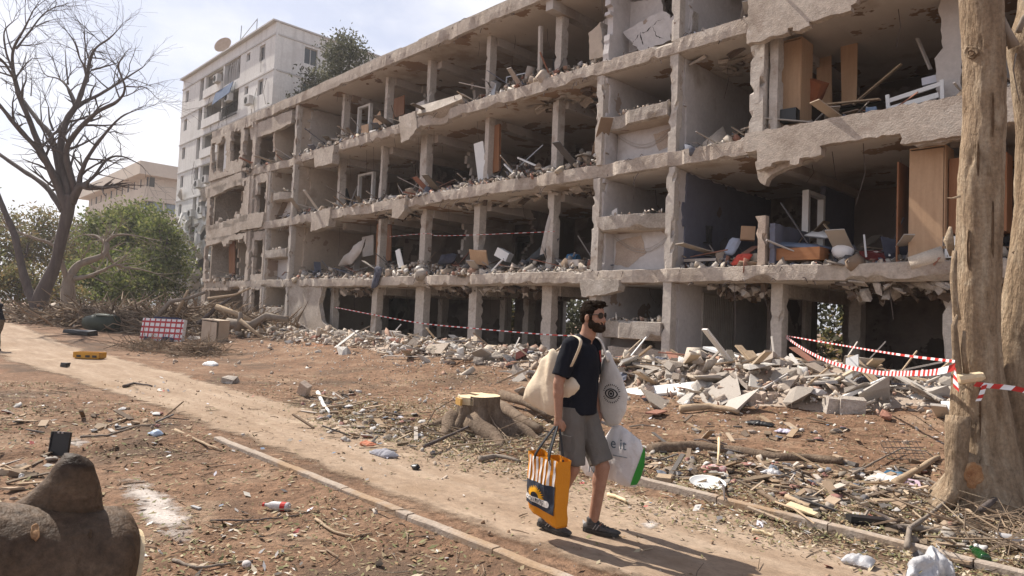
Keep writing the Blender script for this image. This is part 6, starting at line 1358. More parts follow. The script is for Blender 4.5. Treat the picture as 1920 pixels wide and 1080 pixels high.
stick([(592, 968), (628, 990), (668, 997), (698, 988)], .012, 'curved bare twig bent like a bow below the red and white bottle', PLANK)
stick([(395, 965), (470, 966), (530, 962), (600, 955)], .008, 'thin straight twig beside the red and white bottle', BARKD)
stick([(325, 1045), (370, 1058), (420, 1050), (475, 1040)], .012, 'thin curved root near the white stone', BARKG)
stick([(1220, 850), (1300, 842), (1380, 850), (1460, 862), (1520, 864), (1580, 872)], .085, 'long half buried log lying parallel to the far kerb', STB, 'fallen_log', 'log', -.055)
stick([(1275, 776), (1330, 772), (1385, 780)], .07, 'short split log in front of the right rubble heap', PLANK, 'fallen_log', 'log')
stick([(1140, 932), (1158, 938), (1175, 946)], .022, 'short pale peg of wood just behind the walking man', CUTW, 'wood_peg', 'wood')
stick([(1475, 938), (1510, 955), (1550, 966)], .03, 'split pale branch on the litter beyond the far kerb', PLANK)
stick([(1410, 1000), (1430, 1003), (1450, 1008)], .018, 'small orange splinter on the path beside the far kerb', CUTW, 'splinter', 'wood')
stick([(1700, 1050), (1705, 1010), (1735, 985), (1770, 962), (1790, 948)], .022, 'forked brown branch rising over the white plastic sack', BARKG, lift=.06)
stick([(1660, 995), (1740, 1000), (1830, 1012), (1885, 1030), (1940, 1042)], .03, 'long grey branch lying right of the white plastic sack', BARKG)
stick([(1840, 985), (1880, 958), (1930, 930)], .03, 'dark straight branch leaning at the foot of the fig trunk', BARKD, lift=.12)
stick([(1580, 930), (1640, 918), (1690, 900)], .02, 'grey crooked branch left of the fig roots', BARKG)
stick([(1680, 915), (1720, 890), (1760, 862)], .05, 'stripped piece of bark propped at the fig roots', PLANK)
stick([(1600, 900), (1650, 870), (1690, 850), (1750, 858)], .014, 'arched thin root loop left of the fig trunk', BARKG, lift=.05)
stick([(795, 858), (850, 832), (900, 805), (930, 790)], .022, 'dark branch leaning across the front of the stump', BARKD, lift=.10)
stick([(835, 830), (850, 845), (865, 858)], .016, 'short pale twig below the stump', PLANK)
stick([(900, 868), (930, 862), (975, 870)], .035, 'dusty grey bough lying between stump and walking man', BARKG)
stick([(600, 770), (650, 765), (700, 752)], .03, 'pale batten in the litter left of the stump', PLANK, 'batten', 'wood')
stick([(596, 740), (606, 762), (618, 778)], .04, 'crumpled white strip standing in the litter left of the stump', WHITE, 'strip', 'strip')
stick([(1348, 838), (1347, 868), (1346, 880)], .02, 'upright pale splinter before the half buried log', CUTW, 'splinter', 'wood', lift=.1)
stick([(1230, 892), (1300, 893), (1400, 905), (1440, 912)], .016, 'slim branch behind the white dish', BARKG)
stick([(1250, 870), (1232, 845), (1222, 830)], .014, 'grey twig curving up right of the white carrier bag', BARKG)
for i in range(22):
    x, y = random.uniform(-7.5, -1.6), random.uniform(6.1, 8.6); a = random.uniform(0, 6.3); l = random.uniform(.25, .8); p = Vector((x, y, pz(x, y) + .02)); q = p + Vector((math.cos(a), math.sin(a), .05)) * l
    mb = MB(); mb.tube([p, p.lerp(q, .5) + Vector((0, 0, .03)), q], [.014, .012, .006], 5); SA = min((('the white dish', -3.6, 6.3), ('the half buried log', -4.6, 7.5), ('the fig roots', -1.9, 7.4), ('the stump', -6.9, 6.2), ('the split branch', -2.9, 6.2), ('the wire grid', -2.6, 8.3), ('the wood block', -4.3, 6.4)), key=lambda q: (q[1] - x) ** 2 + (q[2] - y) ** 2); r_, f_ = (x - SA[1]) * .694 + (y - SA[2]) * .718, -(x - SA[1]) * .72 + (y - SA[2]) * .693
    mi = i % 3; lab = ('short ' if l < .42 else ('long ' if l > .62 else '')) + ('grey', 'tan', 'dark')[mi] + ' stick in the litter ' + (('right of ' if r_ > 0 else 'left of ') if abs(r_) > abs(f_) else ('behind ' if f_ > 0 else 'in front of ')) + SA[0]
    if lab in USED: lab += ', ' + ('nearer the path' if y < 7 else 'nearer the rubble')
    if lab in USED: lab = lab.replace(' stick', ' bent stick')
    USED[lab] = 1
    one('branch', mb, (BARKG, PLANK, BARKD)[mi], lab, 'branch', 'sticks beyond the far kerb')
def bottle(px, py, L_, r, rot, mats, label, bands=()):
    c = spot(px, py); t = thing('bottle', label, 'bottle', tuple(c)); d = Vector((math.cos(rot), math.sin(rot), 0)); o = Vector((0, 0, r + .004))
    prof = [(0, .75), (.015, .95), (.05, 1), (.55, 1), (.70, .85), (.82, .42), (.92, .36)]
    mb = MB(); mb.tube([o + d * (L_ * (a - .5)) for a, b_ in prof], [r * b_ for a, b_ in prof], 14); obj('body', mb, mats[0], t, local=True, smooth=True)
    mb = MB(); mb.tube([o + d * (L_ * .425), o + d * (L_ * .5)], [r * .45, r * .45], 10); obj('cap', mb, mats[1], t, local=True)
    for (a, b_) in bands: mb = MB(); mb.tube([o + d * (L_ * (a - .5)), o + d * (L_ * (b_ - .5))], [r * 1.02, r * 1.02], 14, caps=False); obj('label', mb, mats[2], t, local=True)
    return t
PET = mat('pet_plastic', [(.62, .60, .60), (.72, .70, .70)], 4, .25, .1, 20, trans=.35)
bottle(518, 944, .24, .036, R(215), (PET, REDC, REDC), 'clear plastic bottle with red cap and red label on the near soil', ((.12, .3),))
bottle(1835, 1056, .27, .038, R(120), (mat('green_glass', [(.008, .05, .012), (.014, .075, .02)], 4, .12, 0, spec=.6, trans=.25), mat('bottle_mouth', [(.02, .08, .03), (.03, .1, .04)], 3, .3, 0), REDC), 'green glass bottle lying past the white plastic sack')
bottle(1893, 1022, .18, .04, R(20), (PET, WHTP, PET), 'small clear plastic bottle near the right edge beside the long branch')
def blob(nm, px, py, out_, t, m, label, cat, u=None, v=None, lift=.03, wr=.02, smooth=True):
    c = spot(px, py, lift); mb = MB(); pillow(mb, out_, c, u or (1, .1, 0), v or (0, 1, .15), t, 10, 56, wr, 17, seed=px); return one(nm, mb, m, label, cat, smooth=smooth)
CLEARP = mat('clear_film', [(.55, .55, .57), (.66, .66, .68)], 5, .3, .4, 30, trans=.3)
blob('plastic_bag', 292, 818, [(-.09, -.06), (.08, -.05), (.1, .05), (-.06, .06)], .04, mat('blue_film', [(.34, .44, .58), (.50, .58, .68)], 12, .35, .4, 30), 'crumpled pale blue plastic film on the near soil', 'plastic')
blob('plastic_sack', 1738, 1078, [(-.19, -.10), (-.02, -.12), (.15, -.10), (.17, .02), (.13, .08), (.06, .13), (.01, .06), (-.1, .04)], .06, CLEARP, 'white plastic sack slumped at the bottom edge of the path', 'plastic sack', CAM_R, (-.6, .6, 1), .06, .06)
blob('plastic_film', 1610, 1062, [(-.1, -.06), (.1, -.07), (.09, .06), (-.08, .05)], .04, CLEARP, 'small crumpled clear film left of the white plastic sack', 'plastic', wr=.02)
blob('rag', 720, 856, [(-.2, -.07), (.12, -.09), (.22, .04), (-.05, .08)], .05, mat('grey_rag', [(.22, .22, .25), (.36, .35, .38)], 8, .9, .4, 30), 'grey rag lying at the path edge left of the stump', 'rag')
blob('rag', 690, 838, [(-.1, -.05), (.1, -.05), (.1, .05), (-.1, .05)], .03, mat('orange_rag', [(.40, .14, .08), (.50, .22, .14)], 8, .9, .4, 30), 'small orange-red scrap beside the grey rag', 'rag')
blob('rag', 1340, 884, [(-.14, -.05), (.12, -.06), (.15, .05), (-.1, .07)], .04, mat('red_white_rag', [(.50, .46, .44), (.42, .05, .05)], 14, .9, .3, 30), 'red and white wrapper heap behind the white dish', 'wrapper')
blob('rag', 1445, 890, [(-.1, -.05), (.12, -.04), (.1, .05), (-.08, .06)], .035, CLEARP, 'scrunched white paper right of the white dish', 'paper')
blob('rag', 1662, 905, [(-.16, -.06), (.14, -.08), (.16, .06), (-.12, .07)], .04, WHITE, 'white rags heaped left of the fig roots', 'rag')
blob('blue_cloth', 1678, 893, [(-.1, -.05), (.1, -.05), (.1, .05), (-.1, .05)], .02, mat('teal_cloth', [(.03, .09, .16), (.05, .14, .22)], 8, .8, .3, 30), 'dark blue cloth square left of the fig roots', 'cloth')
blob('white_cloth', 395, 686, [(-.25, -.12), (.3, -.1), (.26, .1), (-.2, .14)], .09, WHITE, 'white cloth lying before the small brush pile', 'cloth')
blob('scrap', 1470, 812, [(-.12, -.06), (.12, -.06), (.12, .06), (-.1, .07)], .03, mat('lilac', [(.45, .42, .52), (.55, .52, .62)], 8, .9, .3, 30), 'pale lilac scrap on the soil before the right heap', 'scrap')
blob('scrap', 1425, 798, [(-.22, -.06), (.22, -.05), (.2, .05), (-.18, .06)], .035, BLACKP, 'dark crumpled sheeting on the soil before the right heap', 'sheeting')
c = spot(1327, 915); mb = MB(); rg = []
for (r, z) in ((.0, .028), (.08, .028), (.12, .035), (.14, .052), (.145, .056), (.13, .042), (.08, .018), (0, .018)): rg.append([c + Vector((math.cos(a) * (r + .0005) * 1.25 * .69 - math.sin(a) * (r + .0005) * .72, math.cos(a) * (r + .0005) * 1.25 * .72 + math.sin(a) * (r + .0005) * .69, z + (math.sin(a) * r * .25))) for a in np.linspace(0, 2 * math.pi, 28, endpoint=False)])
mb.loft(rg, caps=False); one('dish', mb, mat('white_china', [(.74, .74, .72), (.80, .80, .78)], 2, .25, 0, spec=.5), 'oval white china dish lying just beyond the far kerb', 'dish', smooth=True)
mb = MB(); c = spot(1245, 905); mb.box(c + Vector((0, 0, .05)), (.14, .2, .1), (0, 0, .5)); one('wood_block', mb, PLANK, 'square block of wood lying left of the white dish', 'wood', base=c)
mb = MB(); c = spot(1625, 988); mb.box(c + Vector((0, 0, .03)), (.3, .1, .05), (0, .05, .75)); one('black_strip', mb, BLACKP, 'short black plastic strip beyond the far kerb', 'strip', base=c)
mb = MB(); c = spot(1505, 965); mb.box(c + Vector((0, 0, .03)), (.26, .12, .04), (0.05, .1, .1), 0, .02); one('wood_slab', mb, CUTW, 'pale slab of split wood beside the split branch', 'wood', base=c)
mb = MB(); c = spot(1705, 912); mb.box(c + Vector((0, 0, .03)), (.2, .16, .02), (.25, .1, .4)); one('picture_card', mb, mat('pink_card', [(.50, .36, .44), (.60, .48, .56)], 6, .7, .1), 'pink-edged card lying left of the fig roots', 'card', base=c)
mb = MB(); c = spot(463, 1052); mb.ico(c + Vector((0, 0, .02)), (.035, .03, .025), 2, 0, .06); one('stone', mb, PLASTW, 'smooth white stone on the near soil at the bottom', 'stone', base=c, smooth=True)
mb = MB(); c = spot(778, 880); mb.ico(c + Vector((0, 0, .02)), (.06, .045, .03), 2, 0, .2); one('dark_clod', mb, BLACKP, 'small black lump alone on the path', 'lump', base=c)
mb = MB(); c = spot(368, 943); mb.box(c + Vector((0, 0, .012)), (.12, .03, .012), (0, 0, .2)); one('grey_strip', mb, GREYM, 'thin grey strip on the near soil beside the plaster dust', 'strip', base=c)
# the black panel standing in the soil
c = spot(110, 848); pn = thing('black_screen', 'upright black plastic panel stuck in the soil behind the log', 'panel', tuple(c))
M = eul(-.12, 0, R(40)); mb = MB(); mb.box(M @ Vector((0, 0, .12)), (.215, .02, .25), M); obj('board', mb, BLACKP, pn, local=True)
for q in ((-.104, 0, .12, .012, .03, .25), (.104, 0, .12, .012, .03, .25), (0, 0, .242, .2, .03, .012)): mb = MB(); mb.box(M @ Vector((q[0], -.006, q[2])), q[3:], M); obj('rim', mb, BLACKP, pn, local=True)
for k in (-1, 1): mb = MB(); mb.box(M @ Vector((k * .022, -.012, .24)), (.018, .028, .02), M); obj('notch_tab', mb, PLAST, pn, local=True)
# left middle ground
c = spot(168, 674); t = thing('yellow_crate', 'low yellow-orange crate lying on the track at the left', 'crate', tuple(c)); YEL = mat('yellow_plastic', [(.46, .22, .03), (.56, .30, .05)], 3, .6, .1, dirt=((.36, .2, .08), 3, .55))
ca = R(45)
for q in ((0, -.16, .11, .72, .03, .16), (0, .16, .11, .72, .03, .16), (-.345, 0, .11, .03, .29, .16), (.345, 0, .11, .03, .29, .16), (0, 0, .02, .66, .29, .03)): mb = MB(); M = eul(0, 0, ca); mb.box(M @ Vector(q[:3]), q[3:], M); obj('side', mb, YEL, t, local=True)
for k in (-.2, 0.05, .24): mb = MB(); M = eul(0, 0, ca); mb.box(M @ Vector((k, -.178, .08)), (.12, .012, .06), M); obj('dark_slot', mb, BLACKP, t, local=True)
def brush(name, c, rx, ry, h, n, m, label, seed, lmax=1.8, r0=.02, cat='brush pile'):
    rs = np.random.RandomState(seed); mb = MB()
    for i in range(n):
        x, y = rs.normal(0, rx * .5), rs.normal(0, ry * .5); z = rs.uniform(0, h) * math.exp(-(x / rx) ** 2 - (y / ry) ** 2); a = rs.uniform(0, 6.28); el = rs.normal(.15, .38); l = lmax * rs.uniform(.3, 1); d = Vector((math.cos(a) * math.cos(el), math.sin(a) * math.cos(el), math.sin(el))) * l; r = r0 * rs.uniform(.3, 1.3)
        px_, py_ = c[0] + x, c[1] + y; p = Vector((px_, py_, gz(px_, py_) + z)); e = Vector((rs.normal(), rs.normal(), rs.normal())) * l * .1; q = p + d; q.z = max(q.z, gz(q.x, q.y))
        mb.tube([p, p.lerp(q, .5) + e, q], [r, r * .8, r * .3], 4, caps=False)
    return tag(obj(name, mb, m), kind='stuff')
brush('brush_heap', (-23.0, 8.2), 1.1, .7, .45, 500, STICKM, '', 3, .8, .012)
brush('brush_heap', (-25.5, 7.4), 1.5, .8, .35, 350, STICKM, '', 4, .9, .012)
BR = []
for (px, dep, rx, ry, h, n) in ((150, 34, 3.2, 2, 1.3, 900), (250, 34, 3.5, 2, 1.5, 1000), (340, 33, 3, 2, 1.6, 900), (420, 32, 2.6, 1.8, 1.3, 700), (60, 37, 3, 2, .9, 450), (500, 31, 2.2, 1.5, .8, 350)):
    p = at_depth(px, 590, dep); brush('brush_heap', (p.x, p.y), rx, ry, h * .75, int(n * .8), STICKM, '', px, 1.7, .045)
    p = at_depth(px, 590, dep + 1.5); rs = np.random.RandomState(px); hp = [(p.x + rs.normal(0, rx * .5), p.y + rs.normal(0, ry * .4)) for _ in range(420)]
    scatter('rubble', [(a, b, gz(a, b) + rs.uniform(0, h * .7) * math.exp(-((a - p.x) / rx) ** 2)) for a, b in hp], [min(.34, .075 * math.exp(rs.normal(.2, .55))) for _ in hp], ROCKM, px + 1)
def limb_thing(pix, dep, r, label, m, k=8):
    mb = MB(); pts = [at_depth(a, b, dep) for a, b in pix]; mb.tube(pts, [r * (1 - .45 * i / (len(pts) - 1)) for i in range(len(pts))], k, lump=.2); return one('broken_limb', mb, m, label, 'branch', smooth=True)
limb_thing([(372, 608), (408, 575), (432, 560)], 30, .11, 'straight dark beam sticking up left of the ruin', BARKD)
limb_thing([(425, 605), (470, 610), (500, 592), (540, 600)], 28.5, .2, 'thick pale limb lying before the far end of the ruin', BARKG)
limb_thing([(405, 575), (450, 590), (480, 606)], 29.5, .13, 'pale crooked limb behind the thick pale limb', PLANK)
limb_thing([(445, 620), (452, 595), (450, 585)], 28, .14, 'broken upright stub among limbs before the ruin', BARKG)
limb_thing([(330, 590), (345, 560), (352, 545)], 31, .09, 'thin pale limb rising from the branch heap', PLANK)
limb_thing([(290, 600), (320, 565), (350, 560), (385, 548)], 31, .12, 'long grey limb over the top of the branch heap', BARKG)
limb_thing([(110, 583), (125, 578), (150, 584)], 32, .06, 'short orange-tan limb on the left of the branch heap', PLANK)
limb_thing([(450, 600), (480, 625), (505, 640)], 27.5, .08, 'pale pole leaning down right of the branch heap', PLANK)
limb_thing([(390, 560), (440, 553), (470, 540)], 31, .07, 'slim pole leaning at the corner of the ruin', PLANK)
# mattress, cabinet and bin before the branch heap
c = spot(300, 640); mt = thing('mattress', 'red and white checked mattress standing on its edge before the branch heap', 'mattress', tuple(c)); M = eul(-.16, 0, R(38)); mb = MB(); mb.box(M @ Vector((0, .1, .46)), (1.85, .2, .92), M); obj('cover', mb, WHTP, mt, local=True)
ZM = mat('mattress_red', [(.40, .05, .06), (.50, .09, .10)], 3, .9, .2, 20); ZN = mat('mattress_navy', [(.03, .04, .09), (.05, .06, .12)], 3, .9, .2, 20)
for k in range(8): mb = MB(); mb.box(M @ Vector((-.82 + k * .235, -.006, .46)), (.05, .012, .9), M); obj('check_stripe', mb, ZM, mt, local=True)
for k in range(4): mb = MB(); mb.box(M @ Vector((0, -.012, .12 + k * .22)), (1.84, .012, .075), M); obj('check_stripe', mb, ZM, mt, local=True)
mb = MB(); mb.box(M @ Vector((.1, .1, .955)), (1.1, .24, .07), M); obj('top_cover', mb, ZN, mt, local=True)
for k in (-.55, .25, .5): mb = MB(); mb.box(M @ Vector((k, -.06, .07)), (.22, .1, .16), M, 0, .03); obj('navy_flap', mb, ZN, mt, local=True)
c = spot(392, 641); cb = thing('cabinet', 'pale brown cabinet with bulging open side beside the checked mattress', 'cabinet', tuple(c)); M = eul(0.02, .05, R(20)); TAN = mat('tan_laminate', [(.42, .33, .25), (.50, .41, .32)], 2, .7, .2, 20)
for q in ((0, .5, .42, .95, .03, .84), (-.46, .25, .42, .03, .5, .84), (.46, .25, .42, .03, .5, .84), (0, .25, .86, 1.0, .56, .04), (-.22, .005, .40, .5, .03, .8)): mb = MB(); mb.box(M @ Vector(q[:3]), q[3:], M); obj('panel', mb, TAN, cb, local=True)
mb = MB(); mb.box(M @ Vector((.25, -.04, .40)), (.46, .025, .8), M @ eul(0, 0, -.25)); obj('door', mb, TAN, cb, local=True)
c = spot(192, 622); bn = thing('bin', 'dark green tub with pale lid lying before the branch heap', 'bin', tuple(c)); DG = mat('dark_green_plastic', [(.035, .045, .035), (.06, .07, .055)], 3, .5, .1)
mb = MB(); mb.tube([Vector((-.65, -.5, .36)), Vector((-.2, -.15, .40)), Vector((.45, .4, .38))], [.30, .40, .36], 12); obj('body', mb, DG, bn, local=True, smooth=True)
mb = MB(); mb.prism([(-.3, -.25), (.35, -.2), (.5, .1), (.2, .3), (-.3, .2)], (.1, .0, .72), (.72, .69, -.05), (-.69, .72, .05), .05); obj('lid', mb, mat('pale_lid', [(.22, .24, .20), (.30, .32, .27)], 3, .6, .1), bn, local=True)
mb = MB(); c = spot(150, 628); mb.box(c + Vector((0, 0, .1)), (1.2, .5, .2), (0, .05, R(40)), 0, .04); one('dark_board', mb, BLACKP, 'dark flat sheet on the ground left of the green tub', 'sheet', base=c)
mb = MB(); c = spot(570, 745); mb.box(c + Vector((0, 0, .13)), (.2, .13, .25), (.35, .5, .5)); one('brick', mb, BRICK, 'pale pinkish building block standing in the litter left of the stump', 'brick', base=c)
mb = MB(); c = spot(430, 718); mb.box(c + Vector((0, 0, .07)), (.3, .2, .14), (.2, .1, .5), 0, .03); one('stone', mb, CONC, 'grey stone on the path edge below the brush pile', 'stone', base=c)
mb = MB(); c = spot(122, 690); mb.box(c + Vector((0, 0, .05)), (.16, .12, .1), (0, .0, .5), 0, .01); one('small_box', mb, BLACKP, 'small dark box on the track below the yellow crate', 'box', base=c)
# a wire grid lying before the fig trunk
mb = MB(); o_ = spot(1700, 868, .05)
for k in range(9): mb.tube([o_ + CAM_R * (k * .055 - .22) + Vector((0, 0, .0)), o_ + CAM_R * (k * .055 - .26) + Vector((-.1, .12, .2))], .004, 4)
for k in range(4): mb.tube([o_ + CAM_R * -.24 + Vector((-.03 * k, .036 * k, .06 * k)), o_ + CAM_R * .24 + Vector((-.03 * k, .036 * k, .06 * k))], .005, 4)
one('wire_grid', mb, BARKD, 'small bent wire grid leaning before the fig trunk', 'grid')

# ------------------------------------------------------------------ barrier tape
def tape(pts, w, label, seg=.09, twist=.0, pale=False):
    sp = []
    for k in range(len(pts) - 1):
        p0, p1, p2, p3 = pts[max(0, k - 1)], pts[k], pts[k + 1], pts[min(len(pts) - 1, k + 2)]; n = max(2, int((p2 - p1).length / seg))
        for q in range(n): t = q / n; sp.append(.5 * ((2 * p1) + (p2 - p0) * t + (2 * p0 - 5 * p1 + 4 * p2 - p3) * t * t + (3 * p1 - p0 - 3 * p2 + p3) * t ** 3))
    sp.append(pts[-1]); mb = MB(); o = 0
    for i, p in enumerate(sp):
        d = (sp[min(i + 1, len(sp) - 1)] - sp[max(0, i - 1)]).normalized(); u = Vector((0, 0, 1)); u = (u - d * u.dot(d)).normalized(); s_ = d.cross(u); a = twist * i; v = (u * math.cos(a) + s_ * math.sin(a)) * w / 2; sh = d * w * .35
        mb.v += [tuple(p - v - sh), tuple(p + v + sh)]
    for i in range(len(sp) - 1): mb.f.append((2 * i, 2 * i + 2, 2 * i + 3, 2 * i + 1)); mb.m.append(i % 2)
    return one('barrier_tape', mb, (REDC, WHTP), label, 'barrier tape')
Tt = at_depth(1790, 688, TD - .35); C0 = on_y(1474, 632, 15.6)
tape([C0, on_y(1506, 654, 14.0), on_y(1560, 680, 12.2), on_y(1640, 698, 10.4), at_depth(1710, 700, 7.6), at_depth(1758, 697, TD - .1), Tt], .062, 'red and white tape sagging from the column to the fig trunk', .1)
tape([C0 + Vector((0, 0, .03)), on_y(1570, 646, 12.6), at_depth(1680, 664, 8.2), Tt + Vector((0, 0, .05))], .026, 'pale upper tape stretched straight above the sagging one', .13)
tape([Tt, Tt + Vector((.01, -.02, -.08)), Tt + Vector((.02, -.03, -.2))], .07, 'knotted tape end hanging on the fig trunk', .04)
tape([at_depth(1828, 720, TD - .42), at_depth(1860, 724, TD - .42), at_depth(1900, 728, TD - .5), at_depth(1960, 742, TD - .5)], .045, 'tape running off right across the fig stems', .09)
tape([at_depth(1846, 722, TD - .42), at_depth(1840, 740, TD - .42), at_depth(1834, 752, TD - .42)], .04, 'short loose tape end below the right hand tape', .05)
tape([on_y(628, 576, 15.5), on_y(700, 590, 15.45), on_y(790, 606, 15.5), on_y(892, 616, 15.45), on_y(1035, 628, 15.5), on_y(1092, 628, 15.2)], .035, 'thin tape strung along the ground storey columns', .16)
tape([on_y(728, 444, 15.6), on_y(800, 438, 15.6), on_y(820, 442, 15.6), on_y(900, 440, 15.55), on_y(1040, 434, 15.55)], .014, 'thin tape strung across the first floor columns', .16)

# ------------------------------------------------------------------ people
SKIN = mat('skin', [(.30, .155, .10), (.38, .205, .138)], 14, .6, .15, 70, spec=.35, fine=.12)
HAIR = mat('dark_hair', [(.010, .007, .005), (.028, .018, .013)], 22, .95, .8, 60, spec=.04, stretch=(1, 1, 3))
BEARD = mat('dark_beard', [(.022, .015, .011), (.05, .034, .026)], 40, .95, .9, 90, spec=.04)
NAVY = mat('navy_cotton', [(.008, .009, .014), (.013, .014, .02)], 6, .9, .5, 14, spec=.15)
SHORT = mat('grey_cotton', [(.125, .11, .098), (.16, .145, .13)], 5, .9, .5, 12, spec=.15)
SHOE = mat('grey_mesh_shoe', [(.06, .056, .056), (.10, .095, .093)], 14, .8, .4, 60)
SOLE = mat('shoe_sole', [(.03, .028, .027), (.05, .047, .045)], 5, .7, .1, 20)
CREAM = mat('cream_canvas', [(.60, .49, .36), (.68, .57, .44)], 4, .9, .35, 18, spec=.15)
CANV = mat('white_canvas', [(.56, .52, .48), (.63, .60, .56)], 4, .9, .35, 18, spec=.15)
def rot_y(a): return Matrix.Rotation(a, 3, 'Y')
def build_head(b, hair, beard, hc, yaw, tilt=0.0):
    """hc = centre of the skull; face towards +X turned by yaw"""
    M = Matrix.Rotation(yaw, 3, 'Z') @ Matrix.Rotation(tilt, 3, 'Y')
    T = lambda x, y, z: Vector(hc) + M @ Vector((x, y, z))
    e = lambda mb, c, r, rot=None: mb.ico(T(*c), r, 3, rot=(M if rot is None else M @ rot))
    e(b, (-.008, 0, .012), (.094, .073, .090)); e(b, (.030, 0, -.040), (.062, .060, .072)); e(b, (.050, 0, -.078), (.040, .042, .036))
    e(b, (.066, 0, .012), (.022, .052, .016)); e(b, (.050, .034, -.032), (.030, .026, .024)); e(b, (.050, -.034, -.032), (.030, .026, .024))
    e(b, (.090, 0, -.022), (.016, .009, .024), rot_y(-.45)); e(b, (.100, 0, -.038), (.012, .013, .009)); e(b, (.085, .011, -.042), (.009, .006, .006)); e(b, (.085, -.011, -.042), (.009, .006, .006))
    for s in (1, -1): e(b, (-.014, s * .074, -.018), (.020, .009, .030), Matrix.Rotation(.2, 3, 'Y')); e(b, (-.010, s * .078, -.002), (.014, .007, .012))
    limb(b, [T(-.03, 0, -.06), T(-.045, 0, -.14)], [.057, .060], 5, 3)
    # hair: cap, nape and swept-up front
    e(hair, (-.020, 0, .028), (.096, .080, .088)); e(hair, (-.058, 0, -.012), (.052, .068, .066)); e(hair, (.020, .0, .082), (.074, .062, .036), rot_y(-.12)); e(hair, (.055, .0, .090), (.040, .050, .026), rot_y(-.25)); e(hair, (-.03, 0, .088), (.066, .06, .032))
    rs = np.random.RandomState(4)
    for k in range(46):
        x, y = rs.uniform(-.07, .075), rs.uniform(-.052, .052); c = T(x, y, .098 - 2.2 * x * x - 5 * y * y + .006); d = M @ Vector((.022, rs.normal(0, .010), rs.uniform(.0, .018))); limb(hair, [c - d * .4, c + d], [.011, .004], 3, 1)
    for s in (1, -1): e(hair, (.012, s * .066, -.005), (.016, .009, .036))
    # beard along the jaw, chin and lip
    e(beard, (.060, 0, -.088), (.042, .045, .040)); e(beard, (.040, 0, -.100), (.045, .046, .026))
    for s in (1, -1):
        e(beard, (.016, s * .054, -.062), (.030, .014, .038), rot_y(.25)); e(beard, (.046, s * .040, -.066), (.034, .020, .026)); e(beard, (.074, s * .017, -.053), (.019, .020, .0075), Matrix.Rotation(s * .5, 3, 'X')); e(beard, (.007, s * .064, -.030), (.014, .007, .026))
    return T, M
def fist(b, w, side, d=Vector((0, 0, -1)), fw=Vector((1, 0, 0))):
    """closed hand hanging from wrist w; four bent fingers wrapped forward, thumb closing over them"""
    out_ = Vector((0, side, 0)); P = w + d * .055; M = Matrix((fw, out_, -d)).transposed()
    b.ico(w + d * .05, (.040, .019, .048), 2, rot=M); b.ico(w + d * .02, (.030, .02, .03), 2, rot=M)
    for k, ln in enumerate((.033, .037, .035, .028)):
        base = w + d * (.080 + .004 * (k in (1, 2))) + fw * (.029 - k * .019); m1 = base + d * (ln * .55) - out_ * .008; m2 = m1 - out_ * .026 + d * .003; m3 = m2 - d * (ln * .6) + out_ * .004
        limb(b, [base, m1, m2, m3], [.0105, .0098, .0092, .0078], 4, 1)
    t0 = w + d * .035 + fw * .034 - out_ * .006; t1 = t0 + d * .032 + fw * .010 - out_ * .016; t2 = t1 + d * .024 - fw * .014 - out_ * .012; limb(b, [t0, t1, t2], [.0125, .0115, .009], 4, 1)
def cloth_disp(sc, amp, s0=0.0, zs=.6):
    def f(co, n): return co + n * amp * (noise.noise(Vector((co.x * sc + s0, co.y * sc, co.z * sc * zs))) + .5 * noise.noise(Vector((co.x * sc * 2.3, co.y * sc * 2.3 + s0, co.z * sc * 1.7 * zs))))
    return f
def shoe(root, ank, yaw, pitch, nm='shoe'):
    M = Matrix.Rotation(yaw, 3, 'Z') @ Matrix.Rotation(pitch, 3, 'Y'); T = lambda x, y, z: Vector((ank[0], ank[1], ank[2])) + M @ Vector((x, y, z - .095))
    mb = MB()
    for (x, w, h, r) in ((-.055, .034, .045, .040), (-.03, .037, .06, .044), (.0, .037, .07, .045), (.035, .038, .062, .042), (.07, .042, .048, .036), (.105, .044, .04, .030), (.14, .042, .036, .026), (.17, .034, .032, .022), (.188, .024, .03, .018)): mb.ico(T(x, 0, h * .55 + .012), (.035, w, h * .62), 2, rot=M)
    mb.tube([T(-.012, 0, .07), T(-.016, 0, .112)], [.044, .041], 14)
    s_ = remesh(nm, mb, .006, SHOE, root, 5)
    so = MB(); ol = [(-.088, 0), (-.08, .025), (-.05, .036), (0, .035), (.06, .042), (.12, .047), (.17, .040), (.198, .022), (.206, 0)]; ol = ol + [(x, -y) for x, y in reversed(ol[1:-1])]
    so.prism(ol, T(0, 0, .026), M @ Vector((1, 0, 0)), M @ Vector((0, 1, 0)), -.026); obj('sole', so, SOLE, s_, local=True)
    for k in range(5):
        l = MB(); x = .035 + k * .018; l.tube([T(x, -.028, .078 - k * .0065), T(x + .006, 0, .088 - k * .0075), T(x, .028, .078 - k * .0065)], .0035, 5); obj('lace', l, SOLE, s_, local=True)
    for sd_ in (-1, 1):
        for k in range(2): l = MB(); l.beam(T(.01 + k * .024, sd_ * .040, .03), T(.034 + k * .024, sd_ * .034, .068), .007, .006); obj('side_stripe', l, GREYM, s_, local=True)
    return s_
